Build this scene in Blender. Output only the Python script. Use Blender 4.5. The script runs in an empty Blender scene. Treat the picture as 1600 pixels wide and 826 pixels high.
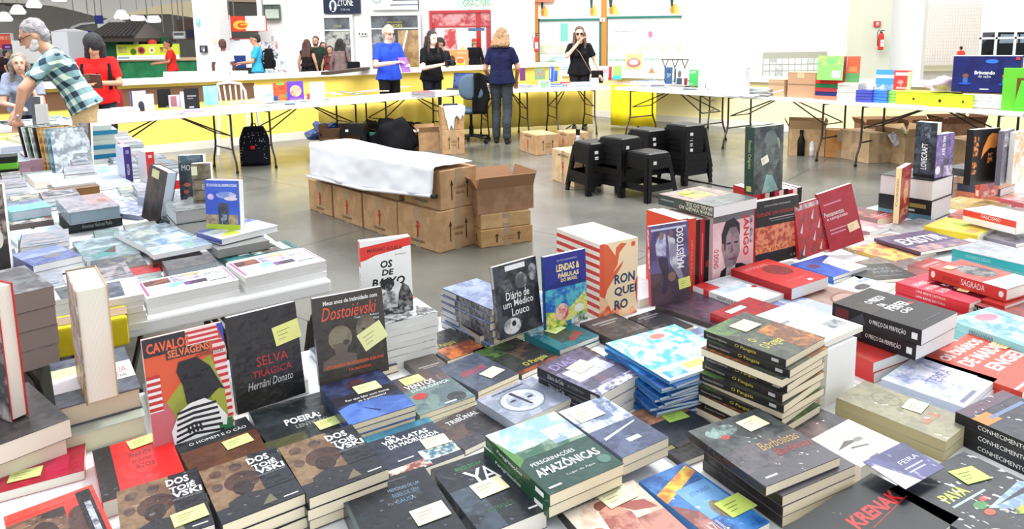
import bpy,bmesh,math,random
from mathutils import Matrix,Vector,noise
# ------------------------------------------------------------ camera, world, sun, exposure
sc=bpy.context.scene
C=sc.collection
FPX,CX,CY,YH,ROLL,HC=1100.0,800.0,226.0,64.0,-0.015,1.5
PITCH=math.atan((CY-YH)/FPX)
cd=bpy.data.cameras.new('camera');cam=bpy.data.objects.new('camera',cd);C.objects.link(cam)
cd.sensor_width=36;cd.lens=36*FPX/1600;cd.shift_y=-(413-CY)/1600
cd.clip_start=0.05;cd.clip_end=300
RM=Matrix.Rotation(math.pi/2-PITCH,3,'X')@Matrix.Rotation(ROLL,3,'Z')
cam.matrix_world=Matrix.Translation((0,0,HC))@RM.to_4x4()
sc.camera=cam
sc.view_settings.view_transform='Standard';sc.view_settings.look='None'
sc.view_settings.gamma=1;sc.view_settings.use_curve_mapping=False
sc.view_settings.exposure=0.60
world=bpy.data.worlds.new('world');sc.world=world;world.use_nodes=True
wn=world.node_tree.nodes;wl=world.node_tree.links
bg=wn['Background']
tc=wn.new('ShaderNodeTexCoord');sx=wn.new('ShaderNodeSeparateXYZ');rp=wn.new('ShaderNodeValToRGB')
wl.new(tc.outputs['Generated'],sx.inputs[0]);wl.new(sx.outputs['Z'],rp.inputs[0]);wl.new(rp.outputs[0],bg.inputs[0])
rp.color_ramp.elements[0].position=0.0;rp.color_ramp.elements[0].color=(1.0,.99,.97,1)
rp.color_ramp.elements[1].position=0.7;rp.color_ramp.elements[1].color=(.80,.85,.92,1)
bg.inputs[1].default_value=0.88
def lamp(name,kind,loc,energy,rot=(0,0,0),size=1.0,color=(1,1,1),angle=.3,sy=None):
 l=bpy.data.lights.new(name,kind);l.energy=energy;l.color=color
 if kind=='AREA':
  l.size=size
  if sy:l.shape='RECTANGLE';l.size_y=sy
 if kind=='SUN':l.angle=angle
 o=bpy.data.objects.new(name,l);C.objects.link(o);o.location=loc;o.rotation_euler=rot
 return o
sun_dir=Vector((.50,.62,.95)).normalized() # daylight from the windows behind and to the right
lamp('hall_light','AREA',(-2,6.5,8.5),1900,Vector((0,-.75,.66)).to_track_quat('Z','Y').to_euler(),size=14,sy=6)  # unseen fill lamp, added to brighten the yellow wall and far tables
lamp('hall_light_far','AREA',(11,20,7),900,Vector((0,-.8,.6)).to_track_quat('Z','Y').to_euler(),size=10,sy=5)
lamp('sun','SUN',(6,8,12),1.7,sun_dir.to_track_quat('Z','Y').to_euler(),color=(1,.97,.92),angle=.30)
# ------------------------------------------------------------ picture <-> place
def ray(px,py):return RM@Vector(((px-CX)/FPX,-(py-CY)/FPX,-1))
def P(px,py,z=0.0):
 d=ray(px,py);t=(z-HC)/d.z
 return Vector((d.x*t,d.y*t,z))
def S(px,py,Y):
 d=ray(px,py);t=Y/d.y
 return Vector((d.x*t,Y,HC+d.z*t))
def proj(p):
 v=RM.transposed()@(Vector(p)-Vector((0,0,HC)))
 return CX+FPX*v.x/-v.z,CY-FPX*v.y/-v.z
def ztop(x,y,py):
 lo,hi=-1.0,8.0
 for _ in range(40):
  m=(lo+hi)/2
  if proj((x,y,m))[1]>py:lo=m
  else:hi=m
 return lo
# ------------------------------------------------------------ colour and materials
def lin(c):
 k=.70+.30*(max(c[:3])/255)**2
 return tuple(k*((v/255)/12.92 if v<=10 else(((v/255)+.055)/1.055)**2.4)for v in c[:3])
MATS={}
def amat(name,rough=.5,metal=0.0,coat=0.0,bump=0.0,bscale=40.0,spec=.5,trans=0.0,mix=True,cbump=0.0):
 """material that takes its two colours from the mesh and mottles them with noise"""
 if name in MATS:return MATS[name]
 m=bpy.data.materials.new(name);m.use_nodes=True;n=m.node_tree.nodes;l=m.node_tree.links
 b=n['Principled BSDF'];b.inputs['Roughness'].default_value=rough;b.inputs['Metallic'].default_value=metal
 b.inputs['Coat Weight'].default_value=coat;b.inputs['Coat Roughness'].default_value=.07
 b.inputs['Specular IOR Level'].default_value=spec
 a=n.new('ShaderNodeAttribute');a.attribute_name='ca'
 tcn=n.new('ShaderNodeTexCoord')
 if mix:
  c=n.new('ShaderNodeAttribute');c.attribute_name='cb'
  ns=n.new('ShaderNodeTexNoise');ns.inputs['Detail'].default_value=4;ns.inputs['Roughness'].default_value=.62
  l.new(tcn.outputs['Object'],ns.inputs['Vector']);l.new(c.outputs['Alpha'],ns.inputs['Scale'])
  mr=n.new('ShaderNodeMapRange');mr.inputs['From Min'].default_value=.43;mr.inputs['From Max'].default_value=.57
  l.new(ns.outputs['Fac'],mr.inputs['Value'])
  mx=n.new('ShaderNodeMix');mx.data_type='RGBA'
  l.new(mr.outputs[0],mx.inputs[0]);l.new(a.outputs['Color'],mx.inputs[6]);l.new(c.outputs['Color'],mx.inputs[7])
  l.new(mx.outputs[2],b.inputs['Base Color'])
 else:
  l.new(a.outputs['Color'],b.inputs['Base Color'])
 if bump or cbump:
  n2=n.new('ShaderNodeTexNoise');n2.inputs['Scale'].default_value=bscale;n2.inputs['Detail'].default_value=2
  l.new(tcn.outputs['Object'],n2.inputs['Vector'])
  bp=n.new('ShaderNodeBump');bp.inputs['Strength'].default_value=bump or cbump;bp.inputs['Distance'].default_value=.01
  l.new(n2.outputs['Fac'],bp.inputs['Height'])
  if bump:l.new(bp.outputs[0],b.inputs['Normal'])
  l.new(bp.outputs[0],b.inputs['Coat Normal'])
 MATS[name]=m
 return m
M_COVER=amat('laminated_cover',.42,coat=.14,cbump=.4,bscale=26,spec=.3)
M_WRAP=amat('shrink_wrapped_cover',.40,coat=.38,cbump=.7,bscale=30,spec=.3)
M_MATTE=amat('printed_card',.75,spec=.25)
M_PAINT=amat('painted_surface',.55,spec=.3)
M_METAL=amat('dark_steel',.35,metal=.6)
M_PLAST=amat('black_plastic',.42,bump=.15,bscale=120,spec=.22)
M_CARD=amat('corrugated_cardboard',.85,bump=.12,bscale=60,spec=.15)
M_CLOTH=amat('woven_cloth',.9,bump=.25,bscale=90,spec=.15)
def pages_mat():
 m=bpy.data.materials.new('page_edges');m.use_nodes=True;n=m.node_tree.nodes;l=m.node_tree.links
 b=n['Principled BSDF'];b.inputs['Roughness'].default_value=.85;b.inputs['Specular IOR Level'].default_value=.15
 a=n.new('ShaderNodeAttribute');a.attribute_name='ca'
 t=n.new('ShaderNodeTexCoord');w=n.new('ShaderNodeTexWave');w.bands_direction='Z'
 w.inputs['Scale'].default_value=160;w.inputs['Distortion'].default_value=1.5;w.inputs['Detail Scale'].default_value=.4
 l.new(t.outputs['Object'],w.inputs['Vector'])
 mr=n.new('ShaderNodeMapRange');mr.inputs['To Min'].default_value=.84;mr.inputs['To Max'].default_value=1.0
 l.new(w.outputs['Fac'],mr.inputs['Value'])
 mx=n.new('ShaderNodeVectorMath');mx.operation='SCALE'
 l.new(a.outputs['Color'],mx.inputs[0]);l.new(mr.outputs[0],mx.inputs['Scale']);l.new(mx.outputs[0],b.inputs['Base Color'])
 return m
M_PAGES=pages_mat()
CM={}
def cmat(col,rough=.6,bump=0.0,bscale=40,metal=0.0,col2=None,nscale=8,emit=0.0,spec=.4):
 key=(tuple(col),rough,bump,bscale,metal,col2,nscale,emit)
 if key in CM:return CM[key]
 m=bpy.data.materials.new('surface');m.use_nodes=True;n=m.node_tree.nodes;l=m.node_tree.links
 b=n['Principled BSDF'];b.inputs['Base Color'].default_value=(*lin(col),1)
 b.inputs['Roughness'].default_value=rough;b.inputs['Metallic'].default_value=metal;b.inputs['Specular IOR Level'].default_value=spec
 if emit:b.inputs['Emission Color'].default_value=(*lin(col),1);b.inputs['Emission Strength'].default_value=emit
 t=n.new('ShaderNodeTexCoord')
 if col2:
  ns=n.new('ShaderNodeTexNoise');ns.inputs['Scale'].default_value=nscale;ns.inputs['Detail'].default_value=5
  l.new(t.outputs['Object'],ns.inputs['Vector'])
  mx=n.new('ShaderNodeMix');mx.data_type='RGBA';mx.inputs[6].default_value=(*lin(col),1);mx.inputs[7].default_value=(*lin(col2),1)
  mr=n.new('ShaderNodeMapRange');mr.inputs['From Min'].default_value=.35;mr.inputs['From Max'].default_value=.65
  l.new(ns.outputs['Fac'],mr.inputs['Value']);l.new(mr.outputs[0],mx.inputs[0]);l.new(mx.outputs[2],b.inputs['Base Color'])
 if bump:
  n2=n.new('ShaderNodeTexNoise');n2.inputs['Scale'].default_value=bscale
  l.new(t.outputs['Object'],n2.inputs['Vector'])
  bp=n.new('ShaderNodeBump');bp.inputs['Strength'].default_value=bump;bp.inputs['Distance'].default_value=.02
  l.new(n2.outputs['Fac'],bp.inputs['Height']);l.new(bp.outputs[0],b.inputs['Normal'])
 CM[key]=m
 return m
# ------------------------------------------------------------ lettering
TC={}
def glyphs(text,bold=0.0,shear=0.0):
 key=(text,bold,shear)
 if key in TC:return TC[key]
 cu=bpy.data.curves.new('t','FONT');cu.body=text;cu.offset=bold;cu.shear=shear;cu.resolution_u=2
 cu.fill_mode='FRONT'
 o=bpy.data.objects.new('t',cu);C.objects.link(o)
 dg=bpy.context.evaluated_depsgraph_get();me=bpy.data.meshes.new_from_object(o.evaluated_get(dg))
 vs=[(v.co.x,v.co.y)for v in me.vertices];fs=[tuple(p.vertices)for p in me.polygons if p.normal.z>=-.5 or True]
 nz=[p.normal.z for p in me.polygons]
 fs=[f if z>0 else f[::-1]for f,z in zip(fs,nz)]
 bpy.data.objects.remove(o);bpy.data.meshes.remove(me);bpy.data.curves.remove(cu)
 if vs:
  x0=min(v[0]for v in vs);x1=max(v[0]for v in vs);y0=min(v[1]for v in vs);y1=max(v[1]for v in vs)
  vs=[((x-x0)/max(x1-x0,1e-6),(y-y0)/max(y1-y0,1e-6))for x,y in vs]
 TC[key]=(vs,fs)
 return TC[key]
# ------------------------------------------------------------ mesh builder
W=(238,238,236);K=(22,22,26)
class MB:
 def __init__(s):s.v=[];s.f=[];s.a=[];s.b=[];s.m=Matrix()
 def face(s,idx,ca,cb=None,scale=30.0):
  s.f.append(tuple(idx));s.a.append((*lin(ca),1));s.b.append((*lin(cb or ca),scale))
 def add(s,pts):
  n=len(s.v);s.v+=[tuple(s.m@Vector(p))for p in pts];return n
 def poly(s,pts,ca,cb=None,scale=30.0):
  n=s.add(pts);s.face(range(n,n+len(pts)),ca,cb,scale)
 def hexa(s,p,ca,cb=None,scale=30.0,only=None): # p: 4 bottom then 4 top, counter-clockwise
  n=s.add(p)
  for k,q in enumerate(((3,2,1,0),(4,5,6,7),(0,1,5,4),(1,2,6,5),(2,3,7,6),(3,0,4,7))):
   if only is None or k in only:s.face([n+i for i in q],ca,cb,scale)
 def box(s,x0,y0,z0,x1,y1,z1,ca=K,cb=None,scale=30.0):
  s.hexa([(x0,y0,z0),(x1,y0,z0),(x1,y1,z0),(x0,y1,z0),(x0,y0,z1),(x1,y0,z1),(x1,y1,z1),(x0,y1,z1)],ca,cb,scale)
 def tube(s,pts,r,ca=K,seg=8,cb=None,scale=30.0,closed=False):
  pts=[Vector(p)for p in pts];rr=r if isinstance(r,(list,tuple))else[r]*len(pts)
  rings=[]
  n=len(pts)
  for i,p in enumerate(pts):
   d=(pts[(i+1)%n]-pts[i-1])if closed else(pts[min(i+1,n-1)]-pts[max(i-1,0)])
   d.normalize();u=d.orthogonal()if i==0 else(u-d*u.dot(d));u.normalize();w=d.cross(u)
   rings.append(s.add([p+(u*math.cos(2*math.pi*k/seg)+w*math.sin(2*math.pi*k/seg))*rr[i]for k in range(seg)]))
  for i in range(n if closed else n-1):
   a,b=rings[i],rings[(i+1)%n]
   for k in range(seg):s.face((a+k,a+(k+1)%seg,b+(k+1)%seg,b+k),ca,cb,scale)
  if not closed:
   s.face([rings[0]+k for k in range(seg)][::-1],ca,cb,scale);s.face([rings[-1]+k for k in range(seg)],ca,cb,scale)
 def lathe(s,prof,ca=K,seg=16,c=(0,0,0),cb=None,scale=30.0):
  rings=[s.add([(c[0]+r*math.cos(2*math.pi*k/seg),c[1]+r*math.sin(2*math.pi*k/seg),c[2]+z)for k in range(seg)])for r,z in prof]
  for a,b in zip(rings,rings[1:]):
   for k in range(seg):s.face((a+k,a+(k+1)%seg,b+(k+1)%seg,b+k),ca,cb,scale)
  s.face([rings[0]+k for k in range(seg)][::-1],ca,cb,scale);s.face([rings[-1]+k for k in range(seg)],ca,cb,scale)
 def prism(s,pts,z0,z1,ca,cb=None,scale=30.0): # pts counter-clockwise in xy
  n=len(pts);a=s.add([(x,y,z0)for x,y in pts]);b=s.add([(x,y,z1)for x,y in pts])
  s.face([a+i for i in range(n)][::-1],ca,cb,scale);s.face([b+i for i in range(n)],ca,cb,scale)
  for i in range(n):s.face((a+i,a+(i+1)%n,b+(i+1)%n,b+i),ca,cb,scale)
 def art(s,M,w,h,items,lift=.00012):
  """flat printed artwork on the local xy rectangle w x h carried by matrix M"""
  keep=s.m;s.m=s.m@M;z=lift
  for it in items:
   k=it[0];z+=lift*.35
   if k=='r':
    _,x0,y0,x1,y1,*c=it
    s.poly([(x0*w,y0*h,z),(x1*w,y0*h,z),(x1*w,y1*h,z),(x0*w,y1*h,z)],*c)
   elif k=='e':
    _,cx,cy,rx,ry,*c=it
    s.poly([((cx+rx*math.cos(t*math.pi/9))*w,(cy+ry*math.sin(t*math.pi/9))*h,z)for t in range(18)],*c)
   elif k=='p':
    _,pts,*c=it
    ar=sum(pts[i][0]*pts[(i+1)%len(pts)][1]-pts[(i+1)%len(pts)][0]*pts[i][1]for i in range(len(pts)))
    if ar<0:pts=pts[::-1]
    s.poly([(x*w,y*h,z)for x,y in pts],*c)
   elif k=='t':
    _,txt,x0,y0,x1,y1,col,*o=it
    o=o[0]if o else{}
    vs,fs=glyphs(txt,o.get('b',0.0),o.get('sh',0.0));rot=math.radians(o.get('rot',0))
    W_,H_=(x1-x0)*w,(y1-y0)*h;cx,cy=(x0+x1)/2*w,(y0+y1)/2*h
    if abs(math.sin(rot))>.7:W_,H_=H_,W_
    cr,sr=math.cos(rot),math.sin(rot)
    n=s.add([(cx+(vx-.5)*W_*cr-(vy-.5)*H_*sr,cy+(vx-.5)*W_*sr+(vy-.5)*H_*cr,z)for vx,vy in vs])
    for f in fs:s.face([n+i for i in f],col)
  s.m=keep
 def build(s,name,mat,parent=None,smooth=False):
  me=bpy.data.meshes.new(name);me.from_pydata(s.v,[],s.f)
  A=me.attributes.new('ca','FLOAT_COLOR','CORNER');B=me.attributes.new('cb','FLOAT_COLOR','CORNER')
  fa=[];fb=[]
  for f,a,b in zip(s.f,s.a,s.b):fa+=list(a)*len(f);fb+=list(b)*len(f)
  A.data.foreach_set('color',fa);B.data.foreach_set('color',fb)
  me.materials.append(mat)
  if smooth:me.polygons.foreach_set('use_smooth',[True]*len(me.polygons))
  me.update()
  o=bpy.data.objects.new(name,me);C.objects.link(o)
  if parent:o.parent=parent
  return o
def bevel(o,w=.004,seg=2):
 m=o.modifiers.new('bevel','BEVEL');m.width=w;m.segments=seg;m.limit_method='ANGLE';m.angle_limit=math.radians(50);return o
def thing(name,label,cat,M=None,group=None):
 o=bpy.data.objects.new(name,None);C.objects.link(o);o.empty_display_size=.05
 o['label']=label;o['category']=cat
 if group:o['group']=group
 if M is not None:o.matrix_world=M
 return o
def tag(o,label,cat,group=None,kind=None):
 if label:o['label']=label
 if cat:o['category']=cat
 if group:o['group']=group
 if kind:o['kind']=kind
 return o
def struct(name,mb,mat,**k):
 o=mb.build(name,mat,**k);o['kind']='structure';return o
def T(x,y=0,z=0,yaw=0):return Matrix.Translation((x,y,z))@Matrix.Rotation(math.radians(yaw),4,'Z')
def RX(d):return Matrix.Rotation(math.radians(d),4,'X')
def RY(d):return Matrix.Rotation(math.radians(d),4,'Y')
def RZ(d):return Matrix.Rotation(math.radians(d),4,'Z')
def copy_tree(o,parent=None):
 c=o.copy();C.objects.link(c)
 if parent:c.parent=parent
 for ch in[x for x in o.children]:
  copy_tree(ch,c)
 return c
rnd=random.Random(7)
ORD=['','top','second','third','fourth','fifth','sixth','seventh','eighth','ninth','tenth','eleventh','twelfth','thirteenth','fourteenth','fifteenth','sixteenth']
UP=Matrix(((1,0,0,0),(0,0,-1,0),(0,1,0,0),(0,0,0,1))) # local xy plane stood up, facing -y
# ============================================================ THE SETTING
def floor_mat():
 m=bpy.data.materials.new('polished_concrete');m.use_nodes=True;n=m.node_tree.nodes;l=m.node_tree.links
 b=n['Principled BSDF'];b.inputs['Specular IOR Level'].default_value=.6
 t=n.new('ShaderNodeTexCoord')
 ns=n.new('ShaderNodeTexNoise');ns.inputs['Scale'].default_value=.9;ns.inputs['Detail'].default_value=8
 r=n.new('ShaderNodeValToRGB');r.color_ramp.elements[0].position=.35;r.color_ramp.elements[1].position=.7
 r.color_ramp.elements[0].color=(*lin((92,91,84)),1);r.color_ramp.elements[1].color=(*lin((124,123,115)),1)
 l.new(t.outputs['Object'],ns.inputs['Vector']);l.new(ns.outputs['Fac'],r.inputs[0])
 mp=n.new('ShaderNodeMapping');mp.inputs['Rotation'].default_value=(0,0,math.radians(38));l.new(t.outputs['Object'],mp.inputs[0])
 bk=n.new('ShaderNodeTexBrick');bk.offset=0;bk.inputs['Scale'].default_value=1;bk.inputs['Brick Width'].default_value=2.2;bk.inputs['Row Height'].default_value=2.2
 bk.inputs['Mortar Size'].default_value=.006;bk.inputs['Color1'].default_value=bk.inputs['Color2'].default_value=(1,1,1,1);bk.inputs['Mortar'].default_value=(.35,.35,.33,1)
 l.new(mp.outputs[0],bk.inputs[0])
 mx=n.new('ShaderNodeMix');mx.data_type='RGBA';mx.blend_type='MULTIPLY';mx.inputs[0].default_value=1
 l.new(r.outputs[0],mx.inputs[6]);l.new(bk.outputs['Color'],mx.inputs[7]);l.new(mx.outputs[2],b.inputs['Base Color'])
 n3=n.new('ShaderNodeTexNoise');n3.inputs['Scale'].default_value=3;n3.inputs['Detail'].default_value=6;l.new(t.outputs['Object'],n3.inputs['Vector'])
 mr=n.new('ShaderNodeMapRange');mr.inputs['To Min'].default_value=.12;mr.inputs['To Max'].default_value=.36
 l.new(n3.outputs['Fac'],mr.inputs['Value']);l.new(mr.outputs[0],b.inputs['Roughness'])
 return m
mb=MB();mb.box(-60,-3,-.2,40,110,0,(110,110,104));struct('floor',mb,floor_mat())
YEL=(250,222,105);YEL_LIT=(250,236,178)  # right wall: same yellow, its strong light put into the paler colour
def low_wall(name,x0,y0,x1,y1,col,band=None,hh=1.0):
 L=math.hypot(x1-x0,y1-y0);M=T(x0,y0,0,math.degrees(math.atan2(y1-y0,x1-x0)))
 mb=MB();mb.m=M
 mb.box(0,0,0,L,.18,hh,col,None)
 mb.box(0,-.012,0,L,0,.12,(226,222,210))
 if band:mb.box(0,-.015,.70,band,0,.93,(128,92,66))
 mb.box(-.02,-.08,hh-.02,L+.02,.42,hh+.05,(236,235,230))
 return struct(name,mb,M_PAINT)
low_wall('wall_left',-9.0,6.85,1.0,14.48,YEL,6.4)
low_wall('wall_right',1.05,14.5,7.6,8.05,YEL_LIT,None,.80)
WHT=(244,243,240)
def wallY(name,px0,px1,Y,z0,z1,col,depth=.25,mat=None):
 x0,x1=S(px0,70,Y).x,S(px1,70,Y).x
 mb=MB();mb.box(x0,Y,z0,x1,Y+depth,z1,col);return struct(name,mb,mat or M_PAINT)
wallY('wall_back',405,850,21.5,0,9,WHT)
wallY('wall_far',-420,420,64,0,7.2,(196,192,184))
wallY('wall_right_back',1068,1446,17.2,0,7,(250,248,236))
wallY('wall_outside',1380,1900,29.5,0,.27,(247,240,205))
wallY('wall_window',1435,1534,29.2,.25,3.2,(250,249,245),.1)
# columns
for nm,a,b,Y,col in(('trim_1',305,344,17.0,(228,226,224)),('trim_2',768,836,16.2,(240,240,238)),
('trim_3',1344,1391,15.6,(216,218,196)),('trim_4',1391,1441,16.4,(250,249,246))):
 wallY(nm,a,b,Y,0,7,col,.6)
# ceiling with curved beams far to the left
mb=MB();mb.box(-48,24,6.9,0,64,7.2,(206,204,200));struct('ceiling',mb,M_PAINT)
def beam(name,pts,Y,depth,col):
 q=[S(px,py,Y)for px,py in pts];mb=MB()
 n=len(q);a=mb.add([(p.x,Y,p.z)for p in q]);b=mb.add([(p.x,Y+depth,p.z)for p in q])
 mb.face([a+i for i in range(n)],col);mb.face([b+i for i in range(n)][::-1],col)
 for i in range(n):mb.face((a+i,b+i,b+(i+1)%n,a+(i+1)%n),col)
 struct(name,mb,M_PAINT)
beam('trim_5',[(-60,-40),(-60,3),(30,5),(80,9),(110,15),(148,25),(175,30),(215,24),(300,6),(330,-40)],34,1.5,(222,218,210))
beam('trim_6',[(-60,-4),(-60,28),(10,29),(45,32),(75,42),(104,45),(100,18),(40,14)],44,1.5,(200,196,190))
beam('trim_7',[(196,20),(250,8),(306,0),(306,28),(262,22),(200,23)],28,1.2,(222,206,170))
beam('trim_8',[(340,-30),(340,2),(420,4),(470,8),(470,-30)],30,1.5,(214,190,170))
beam('trim_9',[(107,46),(112,41),(126,36),(150,34),(150,37),(128,39),(114,44)],30,.5,(210,208,204))
# hanging lamps under the far roof (they give the hall part of its light)
for i,(px,py)in enumerate(((53,8),(28,18),(7,29),(92,-2),(190,26),(215,28),(240,31),(297,18))):
 p=S(px,py,32)
 t=thing('pendant_lamp',['bright bell lamp highest in the left row of hanging lamps','bright bell lamp in the middle of the left row under the beam','bell lamp lowest at the left edge of the picture','bell lamp cut by the top edge above the grey haired man','round glowing lamp just right of the blue banner','round glowing lamp over the tiled kiosk roof','long glowing lamp over the green counter','small glowing lamp beside the tall white column'][i],'lamp',T(p.x,p.y,p.z),'hanging hall lamps')
 mb=MB();mb.lathe([(.06,.30),(.17,.25),(.30,0),(.32,-.03),(.28,-.03)][::-1],(235,238,245),14);mb.build('lamp_shade',cmat((235,240,255),.5,emit=1.8),t)
 e=cmat((255,255,255),.5,emit=9.0);mb=MB();mb.lathe([(.27,-.10),(.29,-.035)],W,14);mb.build('lamp_bulb',e,t)
 mb=MB();mb.tube([(0,0,.28),(0,0,max(.5,6.9-p.z))],.012,(120,120,120),5);mb.build('cord',M_PAINT,t)
# ============================================================ THINGS BEYOND THE LOW WALL
def panel(name,label,cat,px0,py0,px1,py1,Y,depth,col,art=(),frame=None,cb=None,mat=None,group=None,fix=None):
 pm_y=(py0+py1)/2;pm_x=(px0+px1)/2
 x0,x1=S(px0,pm_y,Y).x,S(px1,pm_y,Y).x;z1,z0=S(pm_x,py0,Y).z,S(pm_x,py1,Y).z
 w,h=x1-x0,z1-z0
 t=thing(name,label,cat,T((x0+x1)/2,Y,z0),group)
 mb=MB();mb.box(-w/2,0,0,w/2,depth,h,col,cb,3)
 mb.art(T(-w/2,0,0)@UP,w,h,art,.004);mb.build('face_panel',mat or M_PAINT,t)
 if fix:
  for s in(-1,1):
   mb=MB();mb.box(s*w*.42-.012,depth*.4,h if fix=='cord' else-z0,s*w*.42+.012,depth*.4+.02,6.9-z0 if fix=='cord' else 0,(130,130,130));mb.build('hanging_rod' if fix=='cord' else 'support_post',M_PAINT,t)
 if frame:
  f=.03*h**.5;mb=MB()
  for q in((-w/2-f,-.03,-f,w/2+f,depth,0),(-w/2-f,-.03,h,w/2+f,depth,h+f),(-w/2-f,-.03,0,-w/2,depth,h),(w/2,-.03,0,w/2+f,depth,h)):mb.box(*q,frame)
  mb.build('frame',M_PAINT,t)
 return t
GLS=amat('shop_glass',.12,spec=.8,mix=True)
panel('shop_sign','dark blue shop sign reading ZYONE FOR ALL with a white round emblem','sign',505,-16,562,21,21.3,.15,(28,38,66),[
('e',.26,.32,.10,.26,(225,232,240)),('e',.26,.36,.055,.15,(70,84,110)),('p',[(.20,.1),(.26,.42),(.30,.1)],(28,38,66)),('t','ZYONE',.38,.32,.82,.62,W),('t','FOR ALL',.48,.12,.74,.2,(190,200,215))])
panel('shop_sign','white shop sign with dark blue stripes over the second doorway','sign',580,-20,654,15,21.3,.15,(243,245,247),[
('p',[(.45,.05),(.98,.05),(.98,1),(.60,1)],(235,238,242))]+[('r',.40+.05*k,.18+.22*k,.98,.23+.22*k,(30,44,80))for k in range(4)]+[('e',.12,.5,.1,.22,(150,190,170)),('e',.12,.5,.07,.15,(240,243,243)),('r',.98,0,1,1,(30,44,80))])
panel('shop_sign','white shop sign with green letters GRACINHA on an oval','sign',668,-24,766,16,21.3,.15,(246,246,240),[
('e',.80,.2,.3,.22,(150,215,190)),('e',.80,.2,.28,.19,(236,244,230)),('t','GRACINHA',.56,.14,1.04,.40,(70,175,110)),('e',.50,.30,.05,.1,(200,220,235))])
# shop openings
def door(name,px0,py0,px1,py1,Y,items,frame=(230,230,228)):
 x0,x1=S(px0,60,Y).x,S(px1,60,Y).x;z1,z0=S(px0,py0,Y).z,max(.02,S(px0,py1,Y).z)
 w,h=x1-x0,z1-z0;mb=MB();mb.m=T(x0,Y,z0)
 mb.box(0,.02,0,w,.1,h,(52,56,64),(104,112,118),1.6);mb.art(T(0,.02,0)@UP,w,h,items,.004)
 o=struct(name,mb,GLS)
 f=MB();f.m=T(x0,Y,z0)
 for q in((-.08,-.05,0,0,.12,h),(w,-.05,0,w+.08,.12,h),(-.08,-.05,h,w+.08,.12,h+.08),(0,-.03,h*.78,w,.1,h*.80)):f.box(*q,frame)
 f.build('frame',M_PAINT,o)
 return o
door('door_1',508,28,548,120,21.3,[('t','ZYONE',.35,.84,.65,.88,(200,190,90)),('r',0,.50,1,.78,(46,54,64),(190,190,180),3.5),('r',.0,.2,1,.5,(60,64,70),(140,140,140),4)])
door('door_2',581,25,654,120,21.3,[('t','NOVA COLEÇÃO',.34,.88,.66,.91,(222,210,60)),('t','SHOES',.36,.81,.66,.86,(205,205,70)),('r',.56,0,1,.76,(196,160,112),(160,124,84),4),('r',.0,.2,.5,.7,(80,84,88),(160,160,160),5),('p',[(.5,0),(.54,0),(.78,.76),(.74,.76)],(236,236,232))])
door('door_3',676,21,766,120,21.3,[('r',0,0,1,1,(238,226,222),(246,240,236),2),('r',0,.80,1,1,(190,52,66),(226,160,160),3),('r',0,.0,.05,.85,(178,40,52)),('r',.76,0,.84,1,(196,36,40)),('r',.93,.1,1,.8,(190,60,66)),('p',[(.20,.22),(.44,.22),(.40,.76),(.20,.74)],(206,60,66),(240,200,196),3),('e',.52,.35,.05,.12,(240,220,120)),('r',.62,.72,.9,.76,(70,110,160))],(200,60,66))
# the juice and snack shop with orange posts
def shop():
 Y=17.6
 t=thing('snack_shop','bright snack shop front with orange posts and green framed glass cases','shop',T(S(955,100,Y).x,Y,0))
 def B(nm,px0,py0,px1,py1,d,col,items=(),dy=0,mat=None,cb=None):
  x0,x1=S(px0,60,Y).x,S(px1,60,Y).x;z1,z0=S(px0,py0,Y).z,max(0,S(px0,py1,Y).z);w,h=x1-x0,z1-z0
  mb=MB();mb.m=T(x0-S(955,100,Y).x,dy,z0);mb.box(0,0,0,w,d,h,col,cb,2);mb.art(UP,w,h,items,.004)
  return mb.build(nm,mat or M_PAINT,t)
 OR=(226,132,52)
 for a,b in((834,841),(939,947),(1070,1076)):B('post',a,-40,b,150,.18,OR,dy=-.1)
 def fruit(cx):return[('e',cx,.14,.035,.13,(232,176,70)),('e',cx+.03,.10,.03,.11,(240,196,96)),('e',cx-.03,.12,.025,.1,(212,140,60)),('p',[(cx-.05,.2),(cx-.02,.2),(cx+.0,.62),(cx-.03,.7),(cx-.06,.5)],(44,84,78))]
 B('banner',841,-40,939,27,.1,(250,248,240),fruit(.10)+fruit(.88))
 B('banner',947,-40,1070,24,.1,(250,248,240),fruit(.09)+fruit(.86))
 shelves=[]
 for k in range(5):shelves+=[('r',0,.12+k*.17,1,.125+k*.17,(206,226,220))]
 foods=[('r',.02,.56,.98,.68,(222,224,190),(246,246,236),5)]
 B('glass_case',841,31,938,150,.3,(238,246,240),shelves+foods+[('r',.36,.72,.48,.95,(120,205,190)),('r',.2,.35,.5,.52,(190,214,226),(236,240,244),4),('e',.2,.42,.1,.05,(150,196,120))],mat=GLS)
 B('glass_case',948,27,1069,150,.3,(244,248,242),shelves+foods+[('t','Ki delícia',.04,.45,.24,.49,(90,190,160)),('t','Ki delícia',.49,.45,.68,.49,(90,190,160)),('r',.24,.34,.46,.54,(240,226,150)),('e',.35,.42,.09,.06,(214,120,130)),('e',.35,.43,.06,.035,(246,236,210)),('p',[(.52,.24),(.58,.36),(.66,.24)],(214,140,90)),('r',.5,.2,.7,.26,(240,210,150)),('r',.10,.82,.40,.9,(232,200,210),(246,240,246),4),('e',.56,.78,.03,.04,(232,120,160))],mat=GLS)
 for a,b in((841,843),(936,939),(947,949)):B('case_frame',a,29,b,150,.06,(40,130,116),dy=-.06)
 B('case_frame',841,30,939,33,.06,(40,130,116),dy=-.06);B('case_frame',947,26,1070,29,.06,(40,130,116),dy=-.06)
 B('number_plate',936,28,944,34,.02,(240,240,240),[('t','2',.3,.15,.7,.85,K)],dy=-.12)
 B('fascia',830,-40,866,4,.1,(232,130,104),dy=-.16)
shop()
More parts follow.
